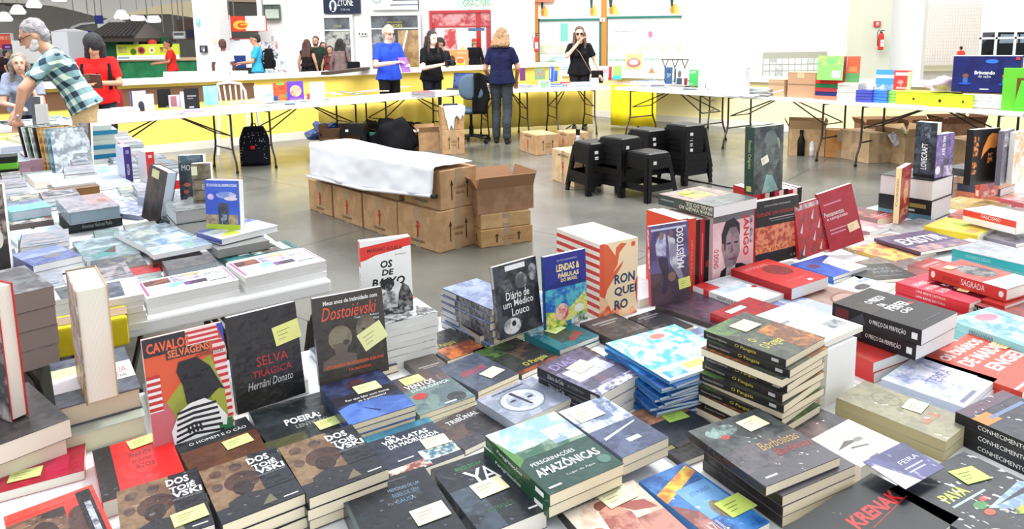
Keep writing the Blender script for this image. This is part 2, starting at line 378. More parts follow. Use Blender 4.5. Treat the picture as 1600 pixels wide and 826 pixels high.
# tiled half wall, notice on it, window bars
Y=17.1
def tiled():
 x0,x1=S(1192,100,Y).x,S(1291,100,Y).x;z0,z1=S(1240,150,Y).z,S(1240,81,Y).z
 mb=MB();mb.box(x0,Y-.02,z0,x1,Y+.02,z1,(190,188,172));s=(x1-x0)/10
 r=random.Random(3)
 for i in range(10):
  for j in range(int((z1-z0)/s)):
   g=r.randint(-12,10)-int(18*math.sin(i*.9));c=(222+g,226+g,222+g)
   mb.box(x0+i*s+.012,Y-.03,z0+j*s+.012,x0+(i+1)*s-.012,Y-.02,z0+(j+1)*s-.012,c,(240,242,240),4)
 struct('trim_10',mb,M_PAINT)
tiled()
def bars():
 Y=29.0;x0,x1=S(1444,50,Y).x,S(1531,50,Y).x;z0,z1=.27,S(1490,3,Y).z
 mb=MB()
 n=22
 for i in range(n+1):x=x0+(x1-x0)*i/n;mb.box(x-.007,Y,z0,x+.007,Y+.02,z1,(232,214,196))
 for j in range(20):z=z0+(z1-z0)*j/19;mb.box(x0,Y,z-.007,x1,Y+.02,z+.007,(232,214,196))
 struct('window_1',mb,M_PAINT)
 x2=S(1700,50,Y).x;mb=MB()
 for px in(1533,1558,1588,1618):x=S(px,50,Y).x;mb.box(x-.04,Y,.2,x+.04,Y+.06,3.2,(244,244,242))
 for z in(.27,1.32,3.2):mb.box(x1,Y,z-.04,x2,Y+.06,z+.04,(246,246,244))
 struct('window_2',mb,M_PAINT)
bars()
def extinguisher(px,ptop,pbot,Y,label):
 p=S(px,pbot,Y);h=S(px,ptop,Y).z-p.z;k=h/.62
 t=thing('fire_extinguisher',label,'fire extinguisher',T(p.x,Y-.12,p.z));R_=(214,50,44)
 mb=MB();mb.lathe([(.05*k,0),(.075*k,.02*k),(.075*k,.42*k),(.06*k,.47*k),(.03*k,.5*k)],R_,16)
 mb.art(T(-.045*k,-.076*k,.1*k)@UP,.09*k,.2*k,[('r',0,0,1,1,(238,234,230)),('r',.1,.5,.9,.6,(200,60,60))],.001);mb.build('cylinder_body',M_PAINT,t)
 mb=MB();mb.box(-.03*k,-.02*k,.5*k,.03*k,.02*k,.54*k,(60,60,60));mb.box(-.03*k,-.02*k,.56*k,.09*k,.0,.58*k,(60,60,60));mb.build('valve',M_METAL,t)
 mb=MB();mb.tube([(-.02*k,0,.53*k),(-.08*k,0,.6*k),(-.11*k,0,.5*k),(-.10*k,0,.3*k),(-.09*k,0,.12*k)],.011*k,(40,40,40),6);mb.build('hose',M_PAINT,t)
extinguisher(838,50,81,16.1,'red fire extinguisher on the white column beside the snack shop')
extinguisher(1371,45,78,15.5,'red fire extinguisher hung on the pale green pillar')
panel('extinguisher_sign','small red fire extinguisher sign above the pillar extinguisher','sign',1366,33,1376,42,15.55,.03,(208,58,50),[('r',.3,.2,.7,.8,(244,232,228)),('r',.42,.2,.58,.6,(208,58,50))])
panel('column_notice','small black notice box on the tall white column','notice',312,71,323,82,16.9,.05,(44,44,52),[('r',.2,.3,.8,.85,(120,122,130)),('r',.45,.15,.7,.5,(230,230,232))])
panel('column_notice','small pale blue notice high on the tall white column','notice',306,29,312,39,16.9,.02,(120,190,226),[('r',.2,.4,.8,.8,(230,240,246))])
panel('column_notice','faint yellow sticker on the tall white column','notice',333,60,338,67,16.9,.01,(236,226,150))
# orange food poster stand, curtain
panel('food_poster','orange food poster with a burger behind the woman in black','poster',700,78,732,115,15.2,.05,(226,138,84),[('e',.6,.45,.24,.26,(246,226,190)),('e',.6,.35,.22,.14,(120,180,60)),('r',.38,.38,.82,.46,(240,210,60)),('e',.6,.55,.2,.12,(200,110,60)),('e',.2,.6,.16,.18,(96,66,60)),('t','NOVO',.5,.84,.9,.92,(250,230,180))],fix='post')
# food stalls on the left
def kiosk():
 Y=20.0;c=S(235,100,Y)
 t=thing('food_kiosk','green food kiosk with brown tiled roof and yellow menu banner','kiosk',T(c.x,Y,0))
 def B(nm,px0,py0,px1,py1,d,col,items=(),dy=0,cb=None,mat=None):
  x0,x1=S(px0,60,Y).x-c.x,S(px1,60,Y).x-c.x;z1,z0=S((px0+px1)/2,py0,Y).z,max(0,S((px0+px1)/2,py1,Y).z);w,h=x1-x0,z1-z0
  mb=MB();mb.m=T(x0,dy,z0);mb.box(0,0,0,w,d,h,col,cb,3);mb.art(UP,w,h,items,.004);return mb.build(nm,mat or M_PAINT,t)
 GR=(34,122,76)
 B('counter',180,94,312,160,1.2,GR,cb=(46,140,90));B('counter_top',178,91,314,95,1.3,(206,172,134),dy=-.08)
 B('side_wall',163,58,184,160,1.6,(20,88,58),dy=-.05)
 B('back_wall',184,57,232,92,.1,(28,108,66),dy=1.0)
 B('menu_banner',184,69,281,88,.06,(212,226,62),[('e',.40,.5,.06,.3,(196,60,90)),('e',.40,.5,.035,.18,(110,40,50)),('e',.27,.4,.05,.25,(90,120,40)),('r',.03,.3,.16,.8,(130,140,60),(200,190,110),5),('e',.57,.5,.05,.28,(240,236,200)),('e',.57,.5,.02,.12,(206,80,60)),('r',.70,.35,.86,.75,(130,110,60),(220,190,90),5)],dy=-.12)
 B('price_strip',184,86,281,93,.05,(240,242,236),[('r',.02,.3,.2,.7,(150,176,180)),('r',.3,.4,.7,.55,(214,214,210))],dy=-.13)
 x0,x1=S(147,50,Y).x-c.x,S(224,50,Y).x-c.x;z0,z1=S(185,60,Y).z,S(185,37,Y).z
 mb=MB();mb.hexa([(x0,-.5,z0),(x1,-.5,z0),(x1,1.9,z0),(x0,1.9,z0),(x0+.1,.6,z1),(x1-.25,.6,z1),(x1-.25,.7,z1),(x0+.1,.7,z1)],(96,88,82));mb.box(x0,-.5,z0-.1,x1,1.9,z0,(70,60,54))
 n=11
 for i in range(n):
  u=(i+.5)/n;mb.tube([(x0+(x1-x0)*u,-.52,z0+.03),(x0+.1+(x1-x0-.35)*u,.6,z1+.03)],.05,(52,46,44),6)
 mb.build('roof',M_PAINT,t)
kiosk()
for i,(px,py0,py1,col,nm,lb)in enumerate(((216,57,69,(232,232,236),'white_jar','white jar standing on the kiosk banner'),(224,60,69,(50,52,52),'coffee_urn','dark urn behind the yellow kiosk banner'),(238,62,69,(206,60,50),'sauce_bottle','red sauce bottle behind the yellow kiosk banner'))):
 p=S(px,py1+4,20.3);h=S(px,py0,20.3).z-p.z;mb=MB();mb.lathe([(.10,0),(.12,.02),(.12,h*.75),(.07,h*.9),(.07,h)],col,12);o=mb.build(nm,M_PAINT);o.matrix_world=T(p.x,p.y,p.z);tag(o,lb,'container')
panel('menu_board','dark hanging menu board left of the white column','menu board',277,30,306,62,22.5,.08,(84,62,56),[('r',.5,.1,1,.5,(40,44,70))],mat=M_PAINT,fix='cord')
panel('hanging_sign','small grey hanging sign under the dark menu board','sign',270,49,289,61,21.5,.04,(170,174,176),[('r',.1,.5,.9,.8,(90,96,100)),('r',.1,.2,.9,.35,(226,228,228))],fix='cord')
panel('picture_board','brown framed picture board above the green counter','board',230,56,258,68,22.5,.05,(150,110,108),[('r',.1,.1,.6,.9,(186,180,176),(120,90,90),4)],frame=(110,60,54),fix='cord')
panel('blue_sign','blue shop sign with white lettering beside the kiosk roof','sign',115,48,141,58,30,.1,(34,52,178),[('r',.1,.5,.9,.75,(236,240,248)),('r',.1,.25,.5,.38,(200,210,240)),('r',.56,.25,.9,.38,(200,210,240))],fix='cord')
panel('partition_board','white stall panel with a dark opening left of the kiosk','panel',104,56,146,74,28,.1,(238,238,236),[('r',.0,.3,.15,.8,(120,100,96))],fix='post')
panel('partition_board','broad white partition panel behind the grey haired man','panel',20,63,78,100,24,.1,(232,231,226),fix='post')
panel('partition_board','brown partition base behind the seated woman','panel',16,99,116,122,24,.1,(104,74,62))
panel('blue_banner','narrow blue banner hanging above the kiosk roof','banner',148,24,160,37,26,.05,(38,48,132),fix='cord')
panel('red_sign','orange red stall sign with lettering at the left edge','sign',-14,53,18,76,26,.1,(226,84,60),[('r',.45,.62,.95,.86,(244,150,120)),('t','TE',.62,.64,.95,.84,(120,60,60)),('r',.6,.1,.98,.3,(252,226,216)),],frame=(235,235,235),fix='post')
panel('purple_sign','small purple sign under the orange stall sign','sign',3,69,19,77,25.8,.05,(112,40,118),[('r',.3,.3,.8,.6,(206,150,206))],fix='post')
def tent(px0,px1,pyb,pyt,Y,label):
 x0,x1=S(px0,60,Y).x,S(px1,60,Y).x;zb,zt=S(px0,pyb,Y).z,S(px0,pyt,Y).z;w=x1-x0
 t=thing('white_canopy',label,'canopy',T((x0+x1)/2,Y,0));mb=MB();n=2
 for i in range(n):
  a=-w/2+w*i/n;b=a+w/n;m_=(a+b)/2;k=mb.add([(a,0,zb),(b,0,zb),(b,1.2,zb),(a,1.2,zb),(m_,.6,zt)])
  for q in((0,1,4),(1,2,4),(2,3,4),(3,0,4)):mb.face([k+j for j in q],(240,240,240))
 mb.build('peaked_top',M_PAINT,t);mb=MB();mb.box(-w/2,.02,0,w/2,1.18,zb,(226,226,230));mb.build('side_panel',M_PAINT,t)
tent(80,105,49,44,23,'white twin peaked display column behind the plaid shirt')
tent(154,180,37,27,27,'white twin peaked canopy above the kiosk roof')
# middle left shops
panel('red_banner','red and white snack banner with a yellow swoosh','banner',361,25,415,49,20.6,.1,(226,70,54),[('r',.42,0,1,1,(250,246,244)),('e',.28,.42,.22,.30,(244,196,60)),('e',.32,.40,.14,.18,(226,84,54)),('r',.28,.40,.5,.48,(244,196,60)),('r',0,0,1,.04,(226,70,54))],fix='cord')
panel('price_board','white price board with a red dashed border under the snack banner','board',344,24,359,60,20.5,.08,(250,244,242),[('r',.84,.03+.13*k,.95,.09+.13*k,(220,70,66))for k in range(8)]+[('r',0,0,1,.02,(220,60,60)),('r',.3,.82,1,1,(232,110,80))],fix='cord')
panel('food_stall','white stall front with a blue base behind the backpacked man','stall',344,60,402,106,20.8,.3,(236,238,246),[('r',.34,0,.68,.42,(42,70,150)),('r',.40,.93,.55,.97,(120,120,130)),('r',0,.97,1,1,(214,70,80))],fix='post')
panel('high_window','small grey green window high above the display rack','window',413,8,437,31,21.3,.06,(96,112,104),[('r',.06,.1,.94,.72,(206,222,206),(180,196,186),2),('r',.5,.72,.56,1,(60,70,66))],frame=(110,116,110))
def rack():
 Y=19;p=S(429,112,Y);h=S(429,56,Y).z
 t=thing('card_rack','tall revolving rack crowded with small pictures behind the backpack','rack',T(p.x,Y,0));r=random.Random(5)
 mb=MB();mb.tube([(0,0,.1),(0,0,h)],.03,(180,180,180));mb.lathe([(.4,0),(.4,.05),(.05,.1)],(120,120,124));mb.build('pole',M_METAL,t)
 for i in range(9):
  for j in range(5):
   c=r.choice([(120,150,180),(150,180,190),(190,120,120),(120,124,130),(210,200,200),(90,110,130),(200,205,210)])
   a=-.42+j*.18;z=h-.25-i*.25;mb=MB();mb.m=T(a,-.25+abs(j-2)*.05,z,(j-2)*12);mb.box(-.07,0,-.10,.07,.01,.1,c,(236,236,238),14);mb.build('card',M_MATTE,t)
rack()
panel('wall_hooks','small dark coat hooks on the white wall','hooks',560,50,573,56,21.4,.03,(236,236,236),[('r',.05,.3,.2,.8,(90,90,90)),('r',.4,.2,.6,.7,(90,90,90)),('r',.75,.2,.95,.7,(90,90,90))])
# plank resting on the ledge
def plank():
 a,b=P(508,117,1.06),P(573,109,1.06);d=b-a;mb=MB();L=d.length
 mb.box(0,-.06,0,L,.06,.05,(70,52,44));o=mb.build('timber_plank',M_PAINT);o.matrix_world=T(a.x,a.y,1.056,math.degrees(math.atan2(d.y,d.x)));tag(o,'dark timber plank lying on the low wall ledge','plank')
plank()
# parked vehicle outside the right window
def car():
 Y=36;p=S(1578,100,Y)
 t=thing('parked_car','dark parked car outside the window at the right edge','car',T(p.x+.4,Y,0))
 pr=[(-2.1,.3),(2.1,.3),(2.15,.9),(1.5,1.0),(.9,1.55),(-1.2,1.58),(-1.9,1.0),(-2.15,.9)]
 mb=MB();mb.m=UP;mb.prism(pr,-1.7,0,(34,36,40));mb.build('body',M_PLAST,t)
 mb=MB();mb.m=UP;mb.prism([(-1.05,1.02),(-.1,1.02),(-.1,1.45),(-1.0,1.47)],0,.02,(150,170,186));mb.prism([(0,1.02),(1.2,1.02),(.8,1.45),(0,1.46)],0,.02,(150,170,186));mb.build('side_window',GLS,t)
 for x in(-1.3,1.3):
  mb=MB();mb.m=T(x,0,.33)@RX(90);mb.lathe([(.33,-.2),(.33,.05),(.2,.06)],(24,24,24),18);mb.build('wheel',M_PLAST,t)
car()
# ============================================================ FOLDING TABLES
def make_table(x,y,yaw,L,D,label,group='white folding tables set end to end'):
 """front left corner of the top at (x, y); length along yaw, depth to the left of it"""
 t=thing('folding_table',label,'table',T(x,y,0,yaw)@T(L/2,D/2),group)
 mb=MB();mb.box(-L/2+.002,-D/2,.705,L/2-.002,D/2,.75,(240,241,240));bevel(mb.build('table_top',M_PAINT,t),.008)
 LG=(74,64,58)
 for s in(-1,1):
  mb=MB();X=s*(L/2-.24)
  for q in(-1,1):
   mb.tube([(X,q*.25,.70),(X,q*.25,.32),(X,q*.27,.24),(X,q*.33,.12),(X,q*.345,0.012)],.0125,LG,8)
  mb.tube([(X,-.26,.275),(X,.26,.275)],.010,LG,6);mb.tube([(X,-.25,.69),(X,.25,.69)],.0125,LG,6)
  lf=mb.build('leg_frame',M_METAL,t)
  for q in(-1,1):mb=MB();mb.lathe([(.018,0),(.018,.03)],(30,30,30),8,(X,q*.345,0));mb.build('foot_cap',M_PLAST,lf)
  for q in(-1,1):
   mb=MB();mb.tube([(X,q*.2,.44),(s*.12,q*.04,.69)],.009,LG,6);mb.build('brace',M_METAL,t)
  mb=MB();mb.tube([(X,-.2,.44),(X,.2,.44)],.008,LG,6);mb.build('brace_bar',M_METAL,t)
 mb=MB();mb.box(-.14,-.04,.69,.14,.04,.705,LG);mb.build('hinge_bracket',M_METAL,t)
 return t
def row(p0,p1,D,labels,group,L=None):
 d=(p1-p0);n=len(labels);l=d.length/n;yaw=math.degrees(math.atan2(d.y,d.x));d.normalize()
 for i,lb in enumerate(labels):
  q=p0+d*l*i;make_table(q.x,q.y,yaw,l,D,lb,group)
V2=lambda x,y:Vector((x,y,0))
row(V2(-6.05,5.45),V2(-4.30,7.12),.74,['white folding table behind the seated grey haired woman'],'white folding tables set end to end')
row(V2(-4.27,7.15),V2(-.62,10.69),.74,['white folding table under the red and black upright books','white folding table carrying the orange and purple picture books','white folding table in front of the man in the blue shirt'][:3],'white folding tables set end to end')
row(V2(-.58,10.72),V2(1.60,11.22),.74,['white folding table with the blue laptop and office chair','white folding table in front of the woman in sunglasses'],'white folding tables set end to end')
row(V2(1.64,11.2),V2(4.89,6.69),.74,['white folding table with the green paperback and grey board','white folding table carrying the loose magazine pile','white folding table with yellow boxes and the dark blue box'],'white folding tables set end to end')
row(V2(2.0,12.35),V2(3.5,11.6),.7,['white folding table behind the corner, backed on the cream wall'],'white folding tables set end to end')
row(V2(4.93,6.64),V2(6.0,5.2),.74,['white folding table at the right edge under the green display'],'white folding tables set end to end')
# left island: two rows of tables running away from the camera
e=math.radians(125.5);dl=V2(math.cos(e),math.sin(e));wl_=V2(-math.sin(e),math.cos(e))
o0=V2(-.585,2.175)
for i in range(2):
 q=o0+wl_*.76*i;r=q+dl*4.7
 make_names=[['white folding table holding the decorative arts books','white folding table under the blue lighthouse-tower book','white folding table with the teal banded book pile'],['white folding table mostly hidden, behind the tall cream book','white folding table at the left edge under the dark thick books','white folding table at the left edge under the lime green stack']][i]
 row(q,r,.754,make_names,'tables of the left island')
# foreground island
e2=math.radians(33.5);df=V2(math.cos(e2),math.sin(e2));wf=V2(math.sin(e2),-math.cos(e2))
f0=V2(-.20,1.875)-df*1.25
for i in range(2):
 q=f0+wf*.76*(i+1)
 row(q,q+df*5.4,.754,[['white folding table under the leaning paperbacks','white folding table under the red and black historical books','white folding table under the far right book stacks'],['white folding table nearest the camera on the left','white folding table nearest the camera in the middle','white folding table nearest the camera on the right']][i],'tables of the foreground island')
# ============================================================ CARTONS
KR=(196,158,118);KR2=(186,148,108)
def carton(A,yaw,lx,ly,h,label,kind='closed',marks=True,group=None,col=KR,up=False,z0=None,name='cardboard_box',mk='both'):
 """A: the bottom corner nearest the camera; lx along yaw (to the right), ly along yaw+90 (to the left)"""
 z=A.z if z0 is None else z0
 t=thing(name,label,'box',T(A.x,A.y,z,yaw)@T(lx/2,ly/2),group)
 c2=tuple(max(0,v-14)for v in col);mb=MB();X,Y=lx/2,ly/2
 if kind=='closed':
  mb.box(-X,-Y,0,X,Y,h,col,c2,9)
  bevel(mb.build('box_body',M_CARD,t),.006)
  mb=MB();mb.box(-X,-.003,h,X,.003,h+.001,(120,92,64));mb.build('flap_seam',M_CARD,t)
  mb=MB();tp=(176,150,118)
  mb.box(-X-.001,-.03,h*.6,-X,.03,h+.0015,tp);mb.box(-X,-.03,h,X,.03,h+.0015,tp);mb.box(X,-.03,h*.6,X+.001,.03,h+.0015,tp);mb.build('packing_tape',M_COVER,t)
  for q in((-.03,-Y-.001,h*.62,.03,-Y,h),(-.03,-Y-.001,0,.03,-Y,h*.3),(-X-.001,-.03,0,-X,.03,h*.3)):
   mb=MB();mb.box(*q,tp);mb.build('packing_tape',M_COVER,t)
 else:
  th=.006
  mb.box(-X,-Y,0,X,Y,th,col)
  for q in((-X,-Y,th,X,-Y+th,h),(-X,Y-th,th,X,Y,h),(-X,-Y+th,th,-X+th,Y-th,h),(X-th,-Y+th,th,X,Y-th,h)):mb.box(*q,col,c2,9)
  mb.build('box_body',M_CARD,t)
  fl=min(lx,ly)*(.30 if h<.3 else .28)
  for k,(ang,M0,wd)in enumerate(((115,T(0,-Y,h),lx),(125,T(0,Y,h)@RZ(180),lx),(105,T(X,0,h)@RZ(90),ly),(120,T(-X,0,h)@RZ(-90),ly))):
   mb=MB();mb.m=M0@RX(-(180-ang)if False else ang-180+0);mb.box(-wd/2,-fl,0,wd/2,0,.005,c2);mb.build('flap',M_CARD,t)
 if marks:
  ik=(70,52,42);rd=(196,52,44);mb=MB()
  def arrow(u):return[('p',[(u-.012,.25),(u+.012,.25),(u+.012,.62),(u-.012,.62)],ik),('p',[(u-.04,.60),(u+.04,.60),(u,.74)],ik),('p',[(u-.035,.2),(u,.30),(u+.035,.2),(u,.26)],ik)]
  right=arrow(.3)+arrow(.72)+[('t','CUIDADO',.36,.50,.66,.57,ik),('t','FRÁGIL',.40,.36,.63,.44,ik)]
  left=[('t','PAISAGEM',.34,.12,.66,.19,ik),('e',.5,.62,.025,.05,rd),('r',.485,.32,.515,.58,rd),('p',[(.46,.48),(.56,.54),(.55,.57),(.46,.52)],rd),('p',[(.48,.32),(.52,.32),(.49,.22)],rd)]
  if up:left=[('t','PAISAGEM',.28,.82,.72,.90,ik,{'rot':180})]+left[1:]
  mb.art(T(-X,-Y,0)@UP,lx,h,right if mk!='left' else left,.002)
  mb.art(T(-X,Y,0)@RZ(-90)@UP,ly,h,left if mk!='right' else right,.002)
  mb.build('printed_marks',M_MATTE,t)
 return t
pileY=134.5
A=P(687,396)
ya=41
names=['front','second','third','rear']
dirv=V2(math.cos(math.radians(pileY-2)),math.sin(math.radians(pileY-2)))
GP='cartons piled under the white paper sheet'
q=A.copy();low=[]
for i,(ln,off,yw)in enumerate(((.52,0,44),(.50,.015,43),(.49,.015,42),(.43,.015,43))):
 carton(q,yw,.35,ln-.012,.30-.005*i,['lower front carton of the sheet covered pile, marked fragile','lower second carton from the front of the covered pile','lower third carton from the front of the covered pile','lower rear carton of the covered pile, white label on its side'][i],group=GP)
 low.append(q.copy());a_=math.radians(yw+90);q=q+V2(math.cos(a_),math.sin(a_))*(ln+off)+V2(-.0,.0)
for i,(k,ln,yw)in enumerate(((0,.50,43),(1,.49,42),(2,.48,42),(3,.43,44))):
 b=low[k]+V2(.015,.03);carton(V2(b.x,b.y),yw,.34,ln-.04,.29 if i<3 else .31,['upper front carton of the covered pile, fragile arrows on its end','upper second carton partly under the paper sheet','upper third carton partly under the paper sheet','upper rear carton at the far end of the pile, cord round it'][i],group=GP,z0=.303-.005*k)
# draped sheet of white paper with its dark roll
def sheet():
 ridge=[low[0]+V2(.0,.02),low[1],low[2],low[3],low[3]+dirv*.32]
 L=(ridge[-1]-ridge[0]).length;d=(ridge[-1]-ridge[0]).normalized();n_=V2(d.y,-d.x) # n_ : towards the back right
 n_=V2(-d.y,d.x)if V2(-d.y,d.x).x>0 else n_
 mb=MB();NU,NV=48,26;vs=[]
 r0=ridge[0]
 for i in range(NU+1):
  u=i/NU;base=r0+d*(L*(u*.985+.005))
  drop=.20+.09*min(1,u*1.6)+.012*math.sin(u*7)
  for j in range(NV+1):
   w=j/NV*(drop+.36)
   hgt=.622+.008*math.sin(u*9)
   nz=noise.noise(Vector((u*5,j*.12,0)))*.012+noise.noise(Vector((u*14,j*.3,3)))*.005
   if w<drop:p=base-n_*(.026+abs(nz)*1.5+.035*(1-w/drop)*(0.6+.4*math.sin(u*11)));z=hgt-(drop-w)
   else:p=base+n_*(w-drop-.028);z=hgt+abs(nz)*.8+.004
   vs.append((p.x,p.y,z))
 k=mb.add(vs)
 for i in range(NU):
  for j in range(NV):a=k+i*(NV+1)+j;mb.face((a,a+1,a+NV+2,a+NV+1),(232,234,240))
 t=thing('paper_sheet','long white paper sheet draped over the carton pile','sheet',T(0,0,0))
 o=mb.build('paper',M_MATTE,t,smooth=True);s=o.modifiers.new('thick','SOLIDIFY');s.thickness=.003
 c=r0+V2(0,0);mb=MB();p0=r0-n_*.055;p1=r0+d*L-n_*.055
 mb.tube([(p0.x,p0.y,.425),((p0.x+p1.x)/2,(p0.y+p1.y)/2,.345),(p1.x,p1.y,.33)],.013,(226,228,232),10);mb.build('paper_roll',M_MATTE,t)
 p2=p0-d*.05;mb=MB();mb.tube([(p2.x,p2.y,.43),(p0.x,p0.y,.425)],.017,(40,36,36),10);mb.build('roll_core',M_PLAST,t)
sheet()
# open box and flattened cartons at the right of the pile
c0=P(752,388)
carton(c0,24,.42,.30,.13,'flat brown carton at the bottom of the right hand stack',group=None,col=(200,160,112),mk='right')
carton(c0+V2(.0,.02),22,.40,.30,.11,'taped brown carton in the middle of the right hand stack',z0=.133,col=(206,170,124),marks=False)
carton(c0+V2(-.02,.02),26,.46,.36,.18,'open brown carton with raised flaps topping the right hand stack',kind='open',z0=.246,col=(172,134,104),marks=False)
# other cartons on the floor
carton(P(692,242),13,.30,.30,.33,'lower carton of the pair by the office chair',group='pair of cartons by the office chair')
carton(P(692,242)+V2(0,.01),13,.30,.30,.31,'upper carton of the pair, torn white paper on top',z0=.333,group='pair of cartons by the office chair')
carton(P(838,243),25,.34,.50,.27,'closed carton with arrows left of the steel flask',up=True)
carton(P(884,240)+V2(.06,.1),25,.30,.36,.26,'closed carton behind the one with arrows, near the flask',up=True)
carton(P(897,293),25,.36,.47,.35,'pale carton standing against the black stools',up=True,col=(214,184,144))
carton(P(505,247),20,.5,.5,.26,'brown carton behind the pile, below the blue plastic bag',kind='open',marks=False,col=(140,108,84))
carton(P(655,236),15,.28,.40,.26,'small carton holding white envelopes beside the black bag',kind='open',marks=False)
for px,py,yw,lx,ly,h,kd,lb,cl in(
(1232,242,-20,.42,.42,.34,'open','open carton behind the dark bottle under the right table',(200,166,124)),
(1290,246,-18,.30,.30,.34,'closed','carton with a small white label behind the water bottle',(196,140,84)),
(1356,256,15,.34,.50,.36,'closed','wide plain carton in the middle under the right table',(206,176,138)),
(1350,238,0,.40,.30,.36,'open','open carton with papers behind the wide plain one',(176,138,104)),
(1412,258,12,.42,.46,.32,'open','open carton with green box and leaflets sticking out',(200,170,132)),
(1420,238,5,.5,.36,.34,'open','dark brown open carton behind the green filled carton',(150,110,84)),
(1475,240,0,.5,.36,.38,'open','dark open carton behind the purple and black books',(128,96,74)),
(1512,272,12,.42,.40,.36,'closed','carton standing behind the black book with the orange figure',(186,156,116)),
(1570,262,0,.42,.40,.36,'closed','carton under the right edge of the right table',(170,138,104))):
 carton(P(px,py),yw,lx,ly,h,lb,kd,False,col=cl)
# white torn paper on the pair of cartons, dark tablet on it
def torn():
 p=P(692,242);t=thing('torn_paper','torn white paper hanging over the upper carton by the chair','paper',T(p.x,p.y,.645,13))
 mb=MB();f=[(.03,-.012),(.06,.05),(.05,.29),(.30,.31),(.315,-.012)];mb.prism(f[::-1]if False else f[::-1],.002,.005,W)
 hang=[(.03,0),(.315,0),(.315,-.05),(.30,-.13),(.27,-.12),(.25,-.18),(.20,-.12),(.17,-.16),(.15,-.30),(.12,-.24),(.09,-.33),(.07,-.20),(.045,-.13)]
 mb.m=T(0,-.006,.004)@UP;mb.prism(hang[::-1],0,.003,W)
 mb.build('paper',M_MATTE,t)
 mb=MB();mb.box(-.1,-.05,0,.1,.05,.02,(34,38,50));o=bevel(mb.build('black_case',M_PLAST));o.matrix_world=T(p.x+.1,p.y+.2,.65,8);tag(o,'flat dark case lying on the torn white paper','case')
torn()
# blue plastic bag, black bags
def lump(name,label,cat,x,y,z,rx,ry,rz,col,mat,seed=0,amp=.18,rough=.3,lvl=32):
 mb=MB();vs=[];n,m=lvl,lvl//2
 for i in range(m+1):
  th=math.pi*i/m
  for j in range(n):
   ph=2*math.pi*j/n;d=Vector((math.sin(th)*math.cos(ph),math.sin(th)*math.sin(ph),math.cos(th)))
   k=1+amp*noise.noise(d*1.6+Vector((seed,0,0)))*2+amp*.6*noise.noise(d*5+Vector((0,seed,0)))
   zz=d.z*k*rz;vs.append((d.x*k*rx,d.y*k*ry,max(-rz*.55,zz)))
 a=mb.add(vs)
 for i in range(m):
  for j in range(n):mb.face((a+i*n+j,a+(i+1)*n+j,a+(i+1)*n+(j+1)%n,a+i*n+(j+1)%n),col)
 o=mb.build(name,mat,smooth=True);o.matrix_world=T(x,y,z+rz*.55);tag(o,label,cat);return o
p=P(510,238);lump('plastic_bag','crumpled shiny blue plastic bag in the open carton','bag',p.x,p.y+.25,.16,.30,.22,.16,(26,78,160),amat('shiny_plastic',.15,spec=.8,bump=.6,bscale=9),2,.25)
p=P(612,238);lump('black_bag','big slumped black bag beside the black stool','bag',p.x+.02,p.y+.05,0,.30,.22,.30,(20,20,24),M_CLOTH,5,.2)
p=P(585,230);lump('dark_bag','dark bag with a white scarf behind the black stool','bag',p.x,p.y+.12,0,.24,.2,.24,(34,34,40),M_CLOTH,9,.25)
p=P(588,210);lump('white_scarf','small white cloth lying on the dark bag','cloth',p.x+.02,p.y-.52,.3,.12,.1,.05,W,M_CLOTH,4,.3)
p=P(632,232);lump('dark_jacket','dark folded jacket under the table behind the small carton','jacket',p.x,p.y+.5,0,.3,.2,.22,(46,40,40),M_CLOTH,14,.3)
mb=MB();mb.box(-.12,-.04,0,.12,.04,.28,(60,130,116));p=P(590,232);o=mb.build('green_folder',M_COVER);o.matrix_world=T(p.x,p.y-.35,0,5);tag(o,'green folder standing between the black stool and the black bag','folder')
mb=MB();mb.box(-.20,-.12,0,.2,.12,.01,W);mb.box(-.1,-.14,.011,.18,.1,.018,(150,150,220));p=P(642,213);o=mb.build('envelope_stack',M_MATTE);o.matrix_world=T(P(655,236).x+.10,P(655,236).y+.2,.262,15);tag(o,'white and lilac envelopes on the small carton','envelopes')
